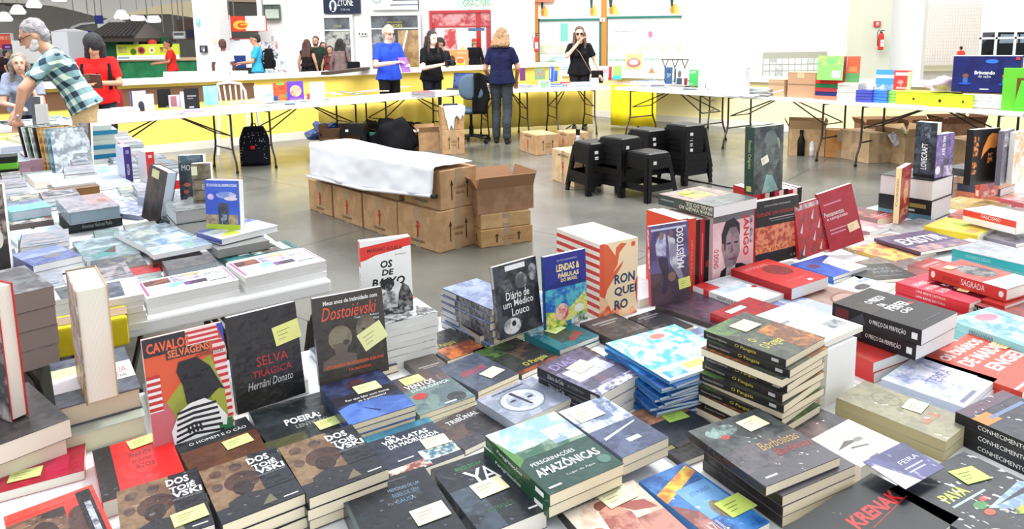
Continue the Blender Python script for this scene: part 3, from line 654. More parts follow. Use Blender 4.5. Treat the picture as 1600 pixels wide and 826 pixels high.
# backpacks
def backpack(M,label,col,dots=False,k=1.0,name='backpack'):
 t=thing(name,label,'backpack',M)
 mb=MB();n=20;vs=[]
 for i in range(13):
  z=i/12;wz=.17*(1-.45*max(0,z-.65)**1.3*3);dz=.11*(1-.5*max(0,z-.6)*1.6)
  for j in range(n):
   a=2*math.pi*j/n;ca,sa=math.cos(a),math.sin(a)
   vs.append((k*wz*math.copysign(abs(ca)**.6,ca),k*dz*math.copysign(abs(sa)**.6,sa),k*.46*z))
 a0=mb.add(vs)
 for i in range(12):
  for j in range(n):mb.face((a0+i*n+j,a0+i*n+(j+1)%n,a0+(i+1)*n+(j+1)%n,a0+(i+1)*n+j),col)
 mb.face([a0+12*n+j for j in range(n)],col);mb.face([a0+j for j in range(n)][::-1],col)
 if dots:
  r=random.Random(2)
  for _ in range(70):
   x,z=r.uniform(-.15,.15),r.uniform(.03,.40);mb.poly([(k*(x+.004*math.cos(q)),-k*.1125-.0005+(0 if abs(x)<.11 else k*.012*(abs(x)-.11)/.04),k*(z+.004*math.sin(q)))for q in(0,1.57,3.14,4.7)],W)
  mb.box(-.03*k,-.118*k,.20*k,.02*k,-.11*k,.245*k,(214,40,44))
 mb.build('bag_body',M_CLOTH,t,smooth=True)
 mb=MB();mb.box(-.12*k,-.135*k,.03*k,.12*k,-.10*k,.19*k,col if not dots else(26,28,38));bevel(mb.build('front_pocket',M_CLOTH,t),.02)
 mb=MB();mb.tube([(-.03*k,.0,.455*k),(-.02*k,0,.50*k),(.02*k,0,.50*k),(.03*k,0,.455*k)],.008*k,col,6);mb.build('handle',M_CLOTH,t)
 for s in(-1,1):
  mb=MB();mb.tube([(s*.07*k,.08*k,.42*k),(s*.1*k,.15*k,.36*k),(s*.12*k,.16*k,.22*k),(s*.14*k,.09*k,.05*k)],.014*k,(30,30,36),6);mb.build('shoulder_strap',M_CLOTH,t)
 return t
p=P(400,257);backpack(T(p.x,p.y,0,10),'black backpack with white dots on the floor under the left tables',(24,26,38),True,1.05)
# plastic stools
def make_stool(nm='plastic_stool'):
 t=thing(nm,'black plastic stool','stool',T(0,0,0))
 c=(16,16,18);mb=MB()
 def sq(h,z,r=.03,n=4):
  out=[]
  for cx,cy,a0 in((1,-1,-90),(1,1,0),(-1,1,90),(-1,-1,180)):
   for i in range(n+1):a=math.radians(a0+90*i/n);out.append((cx*(h-r)+r*math.cos(a),cy*(h-r)+r*math.sin(a),z))
  return out
 a=mb.add(sq(.125,.452));b=mb.add(sq(.145,.44));d=mb.add(sq(.152,.40));n=20
 mb.face([a+i for i in range(n)],c,(70,66,62),60)
 for u,v in((b,a),(d,b)):
  for i in range(n):mb.face((u+i,u+(i+1)%n,v+(i+1)%n,v+i),c)
 mb.face([d+i for i in range(n)][::-1],c)
 mb.build('seat',M_PLAST,t)
 for sx,sy in((1,1),(1,-1),(-1,1),(-1,-1)):
  mb=MB() # each leg an angle profile splaying outwards
  for(ax,ay)in((1,0),(0,1)):
   w0,w1=.055,.05;th=.006
   def pt(h,z,along,inn):
    if ax:return(sx*(h-along),sy*(h-inn),z)
    return(sx*(h-inn),sy*(h-along),z)
   p8=[pt(.205,0,0,0),pt(.205,0,w1,0),pt(.205,0,w1,th),pt(.205,0,0,th),pt(.150,.41,0,0),pt(.150,.41,w0,0),pt(.150,.41,w0,th),pt(.150,.41,0,th)]
   mb.hexa(p8,c)
  mb.build('leg',M_PLAST,t)
 for sd in range(4):
  mb=MB();mb.m=RZ(90*sd)
  mb.hexa([(-.115,-.163,.30),(.115,-.163,.30),(.115,-.155,.30),(-.115,-.155,.30),(-.10,-.151,.41),(.10,-.151,.41),(.10,-.143,.41),(-.10,-.143,.41)],c)
  mb.build('side_panel',M_PLAST,t);mb=MB();mb.m=RZ(90*sd)
  mb.hexa([(-.16,-.193,.10),(.16,-.193,.10),(.16,-.185,.10),(-.16,-.185,.10),(-.15,-.186,.16),(.15,-.186,.16),(.15,-.178,.16),(-.15,-.178,.16)],c)
  mb.build('lower_rail',M_PLAST,t)
  if sd==0:mb=MB();mb.box(-.09,-.162,.345,-.05,-.158,.375,(226,226,226));mb.build('sticker',M_MATTE,t)
 return t
st=make_stool();first=True
def place_stool(x,y,z,yaw,label,group):
 global first
 o=st if first else copy_tree(st);first=False
 o.matrix_world=T(x,y,z,yaw);o['label']=label;o['group']=group
for px,py,n,yw,lb in((927,298,2,28,'leftmost black stool stack by the pale carton'),(968,300,3,40,'second black stool stack from the left'),(1012,308,1,34,'low single black stool at the front'),(1012,282,3,35,'black stool stack at the back centre'),(1069,283,4,32,'tallest black stool stack at the right'),(556,243,1,0,'lone black stool by the blue bag')):
 b=P(px,py);
 for k in range(n):
  place_stool(b.x,b.y,k*.055,yw+rnd.uniform(-1.5,1.5),(lb if n==1 else f'black plastic stool, {ORD[n - k]} from the top of the {lb.replace("black ", "")}' if k<n-1 else f'black plastic stool topping the {lb.replace("black ", "")}'),'black plastic stools')
p=P(430,620);place_stool(-.62,2.62,0,30,'black plastic stool under the end of the left table','black plastic stools')
# bottles
def bottle(x,y,z,label,cols,h=.28,r=.035,name='bottle',glass=False):
 t=thing(name,label,'bottle',T(x,y,z));mb=MB()
 mb.lathe([(r*.9,0),(r,.01),(r,h*.6),(r*.45,h*.78),(r*.42,h*.86)],cols[0],16);mb.build('bottle_body',M_METAL if not glass else GLS,t,smooth=True)
 mb=MB();mb.lathe([(r*.5,h*.86),(r*.5,h)],cols[1],12);mb.build('cap',M_PLAST,t)
 if len(cols)>2:mb=MB();mb.lathe([(r*1.01,h*.28),(r*1.01,h*.45)],cols[2],16);mb.build('label_band',M_MATTE,t)
p=P(903,262);bottle(p.x,p.y,0,'steel drinking flask standing between the cartons and the stools',((190,192,196),(30,30,32),(60,60,62)),.46,.05)
p=P(1251,243);bottle(p.x,p.y,0,'black drinking bottle on the floor under the right table',((26,26,28),(30,30,30)),.33,.045)
p=P(1268,243);bottle(p.x,p.y,0,'clear water bottle beside the black bottle',((206,214,220),(230,230,232),(236,238,242)),.26,.036,glass=True)
# cable on the floor
def cable(pts,label,r=.006):
 mb=MB();q=[]
 for a in range(len(pts)-1):
  p0=P(*pts[max(a-1,0)]);p1=P(*pts[a]);p2=P(*pts[a+1]);p3=P(*pts[min(a+2,len(pts)-1)])
  for k in range(8):
   u=k/8;q.append(.5*((2*p1)+(-p0+p2)*u+(2*p0-5*p1+4*p2-p3)*u*u+(-p0+3*p1-3*p2+p3)*u**3))
 mb.tube([(v.x,v.y,r)for v in q],r,(24,24,26),6);o=mb.build('cable',M_PLAST);tag(o,label,'cable')
cable([(1070,280),(1130,292),(1160,297),(1260,318),(1340,326),(1380,328),(1420,322)],'thin black cable running over the floor behind the red books')
cable([(893,196),(884,203),(900,206),(905,212),(897,218)],'black cable trailing from the table legs to the flask')
# office chair
def office_chair():
 p=P(737,222);t=thing('office_chair','grey blue office chair with a black jacket over half its back','chair',T(p.x,p.y,0,12))
 bl=(84,104,122);bk=(26,26,28)
 for k in range(5):
  a=math.radians(72*k+20);mb=MB();e_=(.29*math.cos(a),.29*math.sin(a))
  mb.tube([(0,0,.11),(e_[0],e_[1],.075)],[.022,.016],bk,8);leg=mb.build('leg',M_PLAST,t)
  mb=MB();mb.m=T(e_[0],e_[1],.03)@RZ(math.degrees(a))@RX(90);mb.lathe([(.03,-.02),(.03,.02)],bk,12);mb.build('caster',M_PLAST,leg)
 mb=MB();mb.lathe([(.035,.08),(.035,.25),(.022,.25),(.022,.44)],bk,12);mb.build('gas_column',M_METAL,t)
 mb=MB()
 for i in range(3):pass
 def cushion(rx,ry,z0,z1,col):
  b_=MB();n=28
  pr=[(.80,0),(.97,.25),(1,.5),(.95,.82),(.80,1)];rings=[]
  for s_,zz in pr:rings.append(b_.add([(rx*s_*math.copysign(abs(math.cos(q))**.75,math.cos(q)),ry*s_*math.copysign(abs(math.sin(q))**.75,math.sin(q)),z0+(z1-z0)*zz)for q in[2*math.pi*i/n for i in range(n)]]))
  for a,b in zip(rings,rings[1:]):
   for i in range(n):b_.face((a+i,a+(i+1)%n,b+(i+1)%n,b+i),col)
  b_.face([rings[0]+i for i in range(n)][::-1],col);b_.face([rings[-1]+i for i in range(n)],col);return b_
 cushion(.235,.225,.44,.52,bl).build('seat',M_CLOTH,t,smooth=True)
 b_=cushion(.21,.19,-.03,.04,bl);o=b_.build('backrest',M_CLOTH,t,smooth=True);o.matrix_local=T(0,-.20,.84)@RX(82)
 mb=MB();mb.tube([(0,0,.45),(0,-.24,.47),(0,-.26,.70)],.018,bk,8);mb.build('back_bar',M_METAL,t)
 mb=MB();mb.tube([(.2,.05,.42),(.26,.05,.36)],.008,bk,6);mb.build('lever',M_METAL,t)
 jm=MB();n=14;vs=[]
 for i in range(n+1):
  for j in range(9):
   u,v=j/8,i/n;x=.01+.21*u*(1-.12*math.sin(v*9));z=1.05-v*.60
   y=-.255-.02*math.sin(u*7+v*3)-.02*v;vs.append((x,y,z-.12*(u-.3)**2*(1-v)))
 a=jm.add(vs)
 for i in range(n):
  for j in range(8):q=a+i*9+j;jm.face((q,q+9,q+10,q+1),(18,18,20))
 o=jm.build('black_jacket',M_CLOTH,smooth=True);s=o.modifiers.new('thick','SOLIDIFY');s.thickness=.03;o.matrix_world=T(p.x,p.y,0,12);tag(o,'black jacket hanging over the back of the office chair','jacket')
office_chair()
# white garden chair behind the left low wall ledge
def garden_chair(px,py,Y,label,yw=0,z=0):
 p=S(px,py,Y);t=thing('garden_chair',label,'chair',T(p.x,Y,0,yw),'white plastic garden chairs');c=(244,243,238);top=p.z
 mb=MB();mb.box(-.21,-.2,top-.40,.21,.2,top-.37,c);bevel(mb.build('seat',M_PAINT,t),.01)
 mb=MB()
 for k in range(5):x=-.14+.07*k;mb.tube([(x,.2,top-.38),(x*1.1,.24,top-.04)],.012,c,6)
 mb.tube([(-.21,.2,top-.38),(-.20,.23,top-.12),(-.15,.25,top-.02),(0,.25,top),(.15,.25,top-.02),(.20,.23,top-.12),(.21,.2,top-.38)],.018,c,8);mb.build('backrest',M_PAINT,t)
 for sx in(-1,1):
  for sy in(-1,1):mb=MB();mb.tube([(sx*.19,sy*.18,top-.38),(sx*.23,sy*.22,0)],.02,c,6);mb.build('leg',M_PAINT,t)
garden_chair(369,127,9.85,'white slatted chair back standing in front of the brown wall band',180)
for px,lb in((275,'white cafeteria chair left of the white column'),(302,'white cafeteria chair touching the white column'),(352,'white cafeteria chair just right of the white column'),(378,'white cafeteria chair behind the man with the backpack')):
 p=S(px,105,15.6);t=thing('cafeteria_chair',lb,'chair',T(p.x,15.6,0,180),'white cafeteria chairs');mb=MB();c=(238,236,226)
 mb.box(-.2,.18,.5,.2,.2,.95,c);bevel(mb.build('backrest',M_PAINT,t),.01);mb=MB();mb.box(-.2,-.2,.44,.2,.2,.47,c);mb.build('seat',M_PAINT,t)
 for sx in(-1,1):
  for sy in(-1,1):mb=MB();mb.tube([(sx*.18,sy*.18,.44),(sx*.2,sy*.2,0)],.013,(160,160,160),6);mb.build('leg',M_METAL,t)
# yellow cloth hung behind the legs of the middle tables
def skirt(name,label,a,b,zt,zb,col):
 d=b-a;L=d.length;n=int(L/.04);mb=MB();q=Vector((-d.y,d.x,0)).normalized();vs=[]
 for i in range(n+1):
  u=i/n;o=.018*math.sin(u*L*21)+.02*noise.noise(Vector((u*L*3,0,1)))
  for j in range(4):p=a+d*u+q*(o*(.3+j*.25)+.03);vs.append((p.x,p.y,zt+(zb-zt)*j/3))
 k=mb.add(vs)
 for i in range(n):
  for j in range(3):e0=k+i*4+j;mb.face((e0,e0+1,e0+5,e0+4),col)
 o=mb.build(name,M_CLOTH,smooth=True);s=o.modifiers.new('thick','SOLIDIFY');s.thickness=.004;tag(o,label,'cloth')
skirt('hanging_cloth','yellow cloth hung behind the table of the blue shirted man',V2(-2.7,9.86),V2(-1.16,11.28),.74,.05,YEL)
skirt('hanging_cloth','yellow cloth hung behind the laptop and sunglasses woman tables',V2(-.78,11.5),V2(1.40,12.0),.74,.07,YEL)
skirt('hanging_cloth','bright yellow cloth bunched over a bar under the table corner',V2(1.72,12.2),V2(2.45,11.9),.72,.02,(250,226,40))
# ============================================================ PEOPLE
def _sph(V,F,c,r,seg=16,sc3=(1,1,1),rot=None):
 c=Vector(c);m=max(6,seg//2);n0=len(V);R3=rot.to_3x3()if rot else None
 for i in range(m+1):
  th=math.pi*i/m
  for j in range(seg if 0<i<m else 1):
   ph=2*math.pi*j/seg;v=Vector((math.sin(th)*math.cos(ph)*r*sc3[0],math.sin(th)*math.sin(ph)*r*sc3[1],math.cos(th)*r*sc3[2]))
   if R3:v=R3@v
   V.append(c+v)
 def ix(i,j):return n0 if i==0 else n0+1+(m-1)*seg if i==m else n0+1+(i-1)*seg+j%seg
 for i in range(m):
  for j in range(seg):
   if i==0:F.append((n0,ix(1,j),ix(1,j+1)))
   elif i==m-1:F.append((ix(i,j),ix(m,0),ix(i,j+1)))
   else:F.append((ix(i,j),ix(i+1,j),ix(i+1,j+1),ix(i,j+1)))
def _cone(V,F,a,ra,b,rb,seg=14,flat0=False,flat1=False):
 a,b=Vector(a),Vector(b);d=b-a;L=d.length
 if L<1e-5:return
 q=d.to_track_quat('Z','Y');n0=len(V)
 for p,r in((a,ra),(b,rb)):
  for j in range(seg):V.append(p+q@Vector((r*math.cos(2*math.pi*j/seg),r*math.sin(2*math.pi*j/seg),0)))
 for j in range(seg):F.append((n0+j,n0+(j+1)%seg,n0+seg+(j+1)%seg,n0+seg+j))
 F.append([n0+j for j in range(seg)][::-1]);F.append([n0+seg+j for j in range(seg)])
 if not flat0:_sph(V,F,a,ra,seg)
 if not flat1:_sph(V,F,b,rb,seg)
TMP=bpy.data.scenes.new('workbench')
def blob(name,parts,mat,parent,voxel=.009,smooth=2,wr=0.0,wscale=14):
 V,F=[],[]
 for p in parts:
  if p[0]=='c':_cone(V,F,p[1],p[2],p[3],p[4],flat0=(len(p)>5 and 'a' in p[5]),flat1=(len(p)>5 and 'b' in p[5]))
  elif p[0]=='s':_sph(V,F,p[1],p[2],20,p[3]if len(p)>3 else(1,1,1),p[4]if len(p)>4 else None)
 me=bpy.data.meshes.new(name);me.from_pydata([tuple(v)for v in V],[],F)
 o=bpy.data.objects.new(name,me);TMP.collection.objects.link(o)
 r=o.modifiers.new('r','REMESH');r.mode='VOXEL';r.voxel_size=voxel
 if smooth:s=o.modifiers.new('s','SMOOTH');s.factor=.5;s.iterations=smooth
 vl=TMP.view_layers[0];vl.update();dg=vl.depsgraph;dg.update()
 m2=bpy.data.meshes.new_from_object(o.evaluated_get(dg));o.modifiers.clear();o.data=m2;bpy.data.meshes.remove(me)
 if wr:
  nr=[0.0]*(3*len(m2.vertices));co=nr[:];m2.vertices.foreach_get('normal',nr);m2.vertices.foreach_get('co',co)
  for i in range(0,len(co),3):
   c=Vector(co[i:i+3]);k=wr*(noise.noise(c*wscale)+.5*noise.noise(c*wscale*2.3))
   for q in range(3):co[i+q]+=nr[i+q]*k
  m2.vertices.foreach_set('co',co)
 m2.materials.clear();m2.materials.append(mat);m2.polygons.foreach_set('use_smooth',[True]*len(m2.polygons));m2.name=name
 TMP.collection.objects.unlink(o);C.objects.link(o)
 o.parent=parent;return o
def plaid_mat():
 m=bpy.data.materials.new('plaid_cloth');m.use_nodes=True;n=m.node_tree.nodes;l=m.node_tree.links;b=n['Principled BSDF'];b.inputs['Roughness'].default_value=.9
 t=n.new('ShaderNodeTexCoord');s=n.new('ShaderNodeSeparateXYZ');mp=n.new('ShaderNodeMapping');mp.inputs['Rotation'].default_value=(math.radians(-25),math.radians(14),0)
 l.new(t.outputs['Object'],mp.inputs[0]);l.new(mp.outputs[0],s.inputs[0])
 def stripe(src,k):
  a=n.new('ShaderNodeMath');a.operation='MULTIPLY';a.inputs[1].default_value=k;l.new(src,a.inputs[0])
  f=n.new('ShaderNodeMath');f.operation='SINE';l.new(a.outputs[0],f.inputs[0])
  g=n.new('ShaderNodeMath');g.operation='GREATER_THAN';g.inputs[1].default_value=0.0;l.new(f.outputs[0],g.inputs[0]);return g.outputs[0]
 ad=n.new('ShaderNodeMath');ad.operation='ADD';l.new(s.outputs['X'],ad.inputs[0]);l.new(s.outputs['Y'],ad.inputs[1])
 a1=stripe(ad.outputs[0],62);a2=stripe(s.outputs['Z'],62)
 sm=n.new('ShaderNodeMath');sm.operation='ADD';l.new(a1,sm.inputs[0]);l.new(a2,sm.inputs[1])
 dv=n.new('ShaderNodeMath');dv.operation='MULTIPLY';dv.inputs[1].default_value=.5;l.new(sm.outputs[0],dv.inputs[0])
 r=n.new('ShaderNodeValToRGB');r.color_ramp.interpolation='CONSTANT';e=r.color_ramp.elements
 e[0].position=0;e[0].color=(*lin((40,56,78)),1);e[1].position=.4;e[1].color=(*lin((120,156,160)),1);x=e.new(.9);x.color=(*lin((206,222,204)),1)
 l.new(dv.outputs[0],r.inputs[0]);l.new(r.outputs[0],b.inputs['Base Color']);return m
def person(label,x,y,yaw,h,z=0.0,skin=(206,158,130),lean=0,turn=(0,0),armL=None,armR=None,top=((200,40,40),'short'),low=((30,30,34),'long'),hair=('short',(60,46,40)),
shoes=(40,38,38),fem=False,vox=.010,top_mat=None,beard=None,glasses=False,stance=0.0,knee=0.0,handL=True,handR=True,face=True):
 """facing -y at yaw 0; +x is the person's left.  arms: [elbow, wrist] in local metres for a 1.70 m body"""
 t=thing('person',label,'person',T(x,y,z,yaw)@Matrix.Scale(h/1.70,4))
 sk=cmat(skin,.55,col2=tuple(max(0,v-12)for v in skin),nscale=9,spec=.3)
 L=Matrix.Translation((0,0,.95))@RX(lean)@Matrix.Translation((0,0,-.95))
 def Lp(p):return L@Vector(p)
 ws=.88 if fem else 1.0;sh=.155*ws+.005
 hipx=.075+(.008 if fem else 0)
 neck0,neck1=Lp((0,.005,1.42)),Lp((0,-.015,1.50));hc=Lp((0,-.03,1.595))
 HR=Matrix.Translation(hc)@Matrix.Rotation(math.radians(turn[0]),4,'Z')@RX(lean*.55+turn[1])
 def Hp(p):return HR@Vector(p)
 hrot=HR.to_quaternion().to_matrix().to_4x4()
 sL,sR=Lp((sh+.01,.01,1.385)),Lp((-sh-.01,.01,1.385))
 armL=[Vector(p)for p in(armL or[(.25,.03,1.12),(.27,-.03,.88)])];armR=[Vector(p)for p in(armR or[(-.25,.03,1.12),(-.27,-.03,.88)])]
 body=[('c',Lp((hipx,0,.93)),.10,Lp((.055,0,1.10)),.088),('c',Lp((-hipx,0,.93)),.10,Lp((-.055,0,1.10)),.088),('c',Lp((.055,0,1.1)),.088,Lp((.075*ws,0,1.28)),.102*ws),('c',Lp((-.055,0,1.1)),.088,Lp((-.075*ws,0,1.28)),.102*ws),
('c',Lp((.07,.0,1.28)),.10*ws,sL,.055),('c',Lp((-.07,.0,1.28)),.10*ws,sR,.055),('c',sL,.052,sR,.052),('c',neck0,.060,neck1,.052),('c',neck1,.052,hc,.05),
('s',Hp((0,.012,.022)),.102,(.76,.93,.98),hrot),('s',Hp((0,-.028,-.045)),.072,(.82,.88,1.0),hrot),('s',Hp((0,-.045,-.088)),.032,(1.1,.9,.7),hrot),
('c',Hp((0,-.090,.022)),.010,Hp((0,-.108,-.022)),.0155),('s',Hp((0,-.084,.036)),.022,(2.1,.5,.45),hrot),('s',Hp((.076,.01,-.005)),.026,(.35,.7,1.15),hrot),('s',Hp((-.076,.01,-.005)),.026,(.35,.7,1.15),hrot),('s',Hp((0,-.085,-.058)),.02,(1.2,.6,.5),hrot)]
 if fem:body+=[('s',Lp((.065,-.085,1.25)),.06),('s',Lp((-.065,-.085,1.25)),.06)]
 hips,knees,ank=[],[],[]
 for s in(1,-1):
  hp=Vector((s*.085,0,.90));kn=Vector((s*.09,-.02-s*stance*.5-knee,.50));an=Vector((s*.09,.03-s*stance,.09));hips.append(hp);knees.append(kn);ank.append(an)
  body+=[('c',hp,.083,kn,.056),('c',kn,.054,an+Vector((0,.012,.22)),.050),('c',an+Vector((0,.012,.22)),.050,an,.038),('c',an,.038,an+Vector((0,0,-.05)),.034),('c',an+Vector((0,.02,-.055)),.033,an+Vector((s*.015,-.13,-.062)),.026)]
 for s,sho,arm,hd in((1,sL,armL,handL),(-1,sR,armR,handR)):
  e,w=arm;body+=[('c',sho,.050,e,.037),('c',e,.037,w,.025)]
  d=(w-e).normalized();side=d.cross(Vector((0,0,1)));
  if side.length<.2:side=Vector((1,0,0))
  side.normalize();nrm=side.cross(d).normalized()
  pc=w+d*.045;body.append(('s',pc,.042,(1,.45,1.05),Matrix((side,nrm,d)).transposed().to_4x4()))
  for k in range(4):
   o=side*(.030-.020*k);l1=(.040,.045,.043,.034)[k]
   p0=pc+d*.028+o;p1=p0+d*l1-nrm*.008*1;p2=p1+d*l1*.6-nrm*.022;body+=[('c',p0,.0095,p1,.0088),('c',p1,.0088,p2,.0075)]
  th0=pc+side*.034*s-d*.012;th1=th0+side*.022*s+d*.03-nrm*.01;body+=[('c',th0,.0115,th1,.010),('c',th1,.010,th1+d*.026-nrm*.008,.0085)]
 blob('body',body,sk,t,min(vox,.0075),1)
 # clothing
 tcol,sleeve=top;tm=top_mat or cmat(tcol,.9,.3,60,spec=.15)
 g=.016;hem=.86 if sleeve!='tank' else .98
 shirt=[('c',Lp((hipx,0,hem+.03)),.124+g,Lp((.055,0,1.10)),.092+g,'a'),('c',Lp((-hipx,0,hem+.03)),.124+g,Lp((-.055,0,1.10)),.092+g,'a'),('c',Lp((.055,0,1.1)),.092+g,Lp((.075*ws,0,1.28)),.105*ws+g),('c',Lp((-.055,0,1.1)),.092+g,Lp((-.075*ws,0,1.28)),.105*ws+g),
('c',Lp((.07,0,1.28)),.102*ws+g,sL,.060),('c',Lp((-.07,0,1.28)),.102*ws+g,sR,.060),('c',sL,.064,sR,.064),('c',Lp((0,.005,1.38)),.085,Lp((0,0,1.44)),.062,'b')]
 if fem:shirt+=[('s',Lp((.065,-.088,1.25)),.068),('s',Lp((-.065,-.088,1.25)),.068)]
 for sho,arm in((sL,armL),(sR,armR)):
  e,w=arm
  if sleeve=='short':q=sho.lerp(e,.72);shirt+=[('c',sho,.063,q,.060,'b')]
  if sleeve=='long':shirt+=[('c',sho,.062,e,.050),('c',e,.050,e.lerp(w,.93),.036,'b')]
 blob('shirt' if sleeve!='coat' else 'coat',shirt,tm,t,vox,2,.006)
 lc,lk=low;lm=cmat(lc,.85,.3,50,spec=.15);tr=[('c',Vector((hipx,0,.98)),.108,Vector((hipx,0,.90)),.106),('c',Vector((-hipx,0,.98)),.108,Vector((-hipx,0,.90)),.106)]
 for i,s in enumerate((1,-1)):
  if lk=='long':tr+=[('c',hips[i],.095,knees[i],.070),('c',knees[i],.072,ank[i]+Vector((0,.012,.22)),.066),('c',ank[i]+Vector((0,.012,.22)),.066,ank[i]+Vector((0,.005,.0)),.062,'b')]
  elif lk=='shorts':tr+=[('c',hips[i],.098,hips[i].lerp(knees[i],.85),.088,'b')]
  elif lk=='skirt':tr+=[('c',hips[i],.12,hips[i].lerp(knees[i],1.1),.15,'b')]
 blob({'long':'trousers','shorts':'shorts','skirt':'skirt'}[lk],tr,lm,t,vox,2,.005)
 for i,s in enumerate((1,-1)):
  a=ank[i];blob('shoe',[('c',a+Vector((0,.02,-.052)),.040,a+Vector((s*.015,-.13,-.06)),.033),('c',a+Vector((0,.01,0)),.046,a+Vector((0,.012,-.04)),.044)],cmat(shoes,.5),t,.012,1)
 # head details
 hk,hcol=hair;hm=cmat(hcol,.6,.6,110,col2=tuple(min(255,v+26)for v in hcol),nscale=40)
 hp=[]
 if hk in('short','grey','long','bun','curly','pony','bob'):
  hp=[('s',Hp((0,.030,.050)),.106,(.80,.90,.86),hrot),('s',Hp((0,.058,.0)),.088,(.86,.72,.95),hrot)]
 if hk=='bald':hp=[('s',Hp((0,.062,.0)),.084,(.90,.62,.75),hrot),('s',Hp((.062,.03,.01)),.03,(.6,1,1.2),hrot),('s',Hp((-.062,.03,.01)),.03,(.6,1,1.2),hrot)]
 if hk=='long':
  for a in(-.07,-.045,0,.045,.07):hp.append(('c',Hp((a,.055,.0)),.045,Lp((a*1.5,.085,1.28)),.034))
  for a in(-.078,.078):hp.append(('c',Hp((a,.0,.02)),.024,Lp((a*1.25,-.05,1.36)),.026))
 if hk in('bob','curly'):
  for a in(-.075,-.04,0,.04,.075):hp.append(('c',Hp((a,.045,.0)),.048,Hp((a*1.35,.06,-.15)),.044))
 if hk=='pony':hp+=[('c',Hp((0,.10,.02)),.035,Lp((0,.13,1.34)),.02)]
 if hk=='bun':hp+=[('s',Hp((0,.12,.02)),.04)]
 if hk=='hood':hp=[('s',Hp((0,.015,.035)),.122,(.88,.95,1.0),hrot),('c',Hp((0,.06,.0)),.09,Lp((0,.05,1.46)),.08),('c',Hp((.07,.03,-.02)),.05,Lp((.07,.02,1.44)),.05),('c',Hp((-.07,.03,-.02)),.05,Lp((-.07,.02,1.44)),.05)]
 if hk=='cap':hp=[('s',Hp((0,.012,.055)),.104,(.84,.96,.72),hrot),('c',Hp((0,-.06,.055)),.03,Hp((0,-.14,.045)),.018)]
 if hp:blob('cap' if hk=='cap' else 'hood' if hk=='hood' else 'hair',hp,hm,t,.009,1,.009 if hk not in('cap','hood')else .003,30)
 if beard:blob('beard',[('s',Hp((0,-.035,-.082)),.052,(1.15,1.0,.7),hrot),('c',Hp((.058,-.01,-.04)),.022,Hp((.03,-.05,-.085)),.03),('c',Hp((-.058,-.01,-.04)),.022,Hp((-.03,-.05,-.085)),.03)],cmat(beard,.8,.5,90),t,.008,1,.004,40)
 if face:
  for s in(1,-1):
   mb=MB();mb.m=HR;mb.lathe([(.0075,-.0035),(.011,0),(.0075,.0035)],(40,30,28),10,(0,0,0));o=mb.build('eye',M_PLAST,t)
   for v in o.data.vertices:q=HR.inverted()@v.co;v.co=HR@Vector((s*.032+q.x,-.0885,.012+q.y*.5+q.z*.2))
  mb=MB();mb.m=HR;mb.box(-.022,-.1015,-.066,.022,-.094,-.058,(168,84,80));bevel(mb.build('mouth',M_MATTE,t),.003)
 if glasses:
  gc=(30,28,28);mb=MB();mb.m=HR
  for s in(1,-1):mb.tube([(s*.034+.024*math.cos(a*.524),-.100,.010+.018*math.sin(a*.524))for a in range(12)],.0025,gc,5,closed=True);mb.tube([(s*.058,-.098,.014),(s*.078,.0,.012)],.0025,gc,5)
  mb.tube([(-.01,-.102,.014),(.01,-.102,.014)],.0025,gc,5)
  if glasses=='sun':
   for s in(1,-1):mb.box(s*.034-.023,-.104,-.008,s*.034+.023,-.099,.027,gc)
  mb.build('glasses',M_PLAST,t)
 return t,HR,Lp
def held_book(label,M,w,h,t_,col,open_=False,pg=W):
 """a book held in the hands: one thing of its own"""
 t=thing('book',label,'book',M);mb=MB()
 if open_:
  for s in(1,-1):
   m=RY(s*14);mb.m=m;mb.box(min(0,s*w),-h/2,0,max(0,s*w),h/2,.004,col)
  mb.build('cover',M_COVER,t);mb=MB()
  for s in(1,-1):mb.m=RY(s*14);mb.box(min(0,s*(w-.006)),-h/2+.005,.004,max(0,s*(w-.006)),h/2-.005,.014,pg)
  mb.build('pages',M_PAGES,t)
 else:
  mb.box(-w/2,-h/2,0,w/2,h/2,.003,col);mb.box(-w/2,-h/2,t_-.003,w/2,h/2,t_,col);mb.box(-w/2,-h/2,0,-w/2+.003,h/2,t_,col);mb.build('cover',M_COVER,t)
  mb=MB();mb.box(-w/2+.003,-h/2+.003,.003,w/2-.003,h/2-.003,t_-.003,pg);mb.build('pages',M_PAGES,t)
 return t
def at_head(px,py,Y):p=S(px,py,Y);return p.x,Y,p.z
def strap(t,pts,col=(30,30,32),r=.014,name='bag_strap'):
 mb=MB();mb.tube(pts,r,col,6);return mb.build(name,M_CLOTH,t)
# man in the plaid shirt, bending over the left books
x,y,hz=at_head(92,50,6.35)
t,HR,Lp=person('grey bearded man in green and blue plaid shirt and glasses bending over the books',-3.90,6.42,-60,1.80,skin=(216,166,140),lean=26,turn=(0,12),
armL=[(.30,-.40,1.10),(.24,-.46,.86)],armR=[(-.26,-.38,1.10),(-.20,-.50,.90)],top=((120,150,150),'short'),top_mat=plaid_mat(),low=((206,176,130),'shorts'),hair=('short',(150,146,150)),beard=(226,222,220),glasses=True,vox=.008)
mb=MB();mb.tube([(.245+.032*math.cos(a*.785),-.455+.012*math.sin(a*.785),.885+.025*math.sin(a*.785))for a in range(8)],.008,(200,200,204),6,closed=True);mb.build('wristwatch',M_METAL,t)
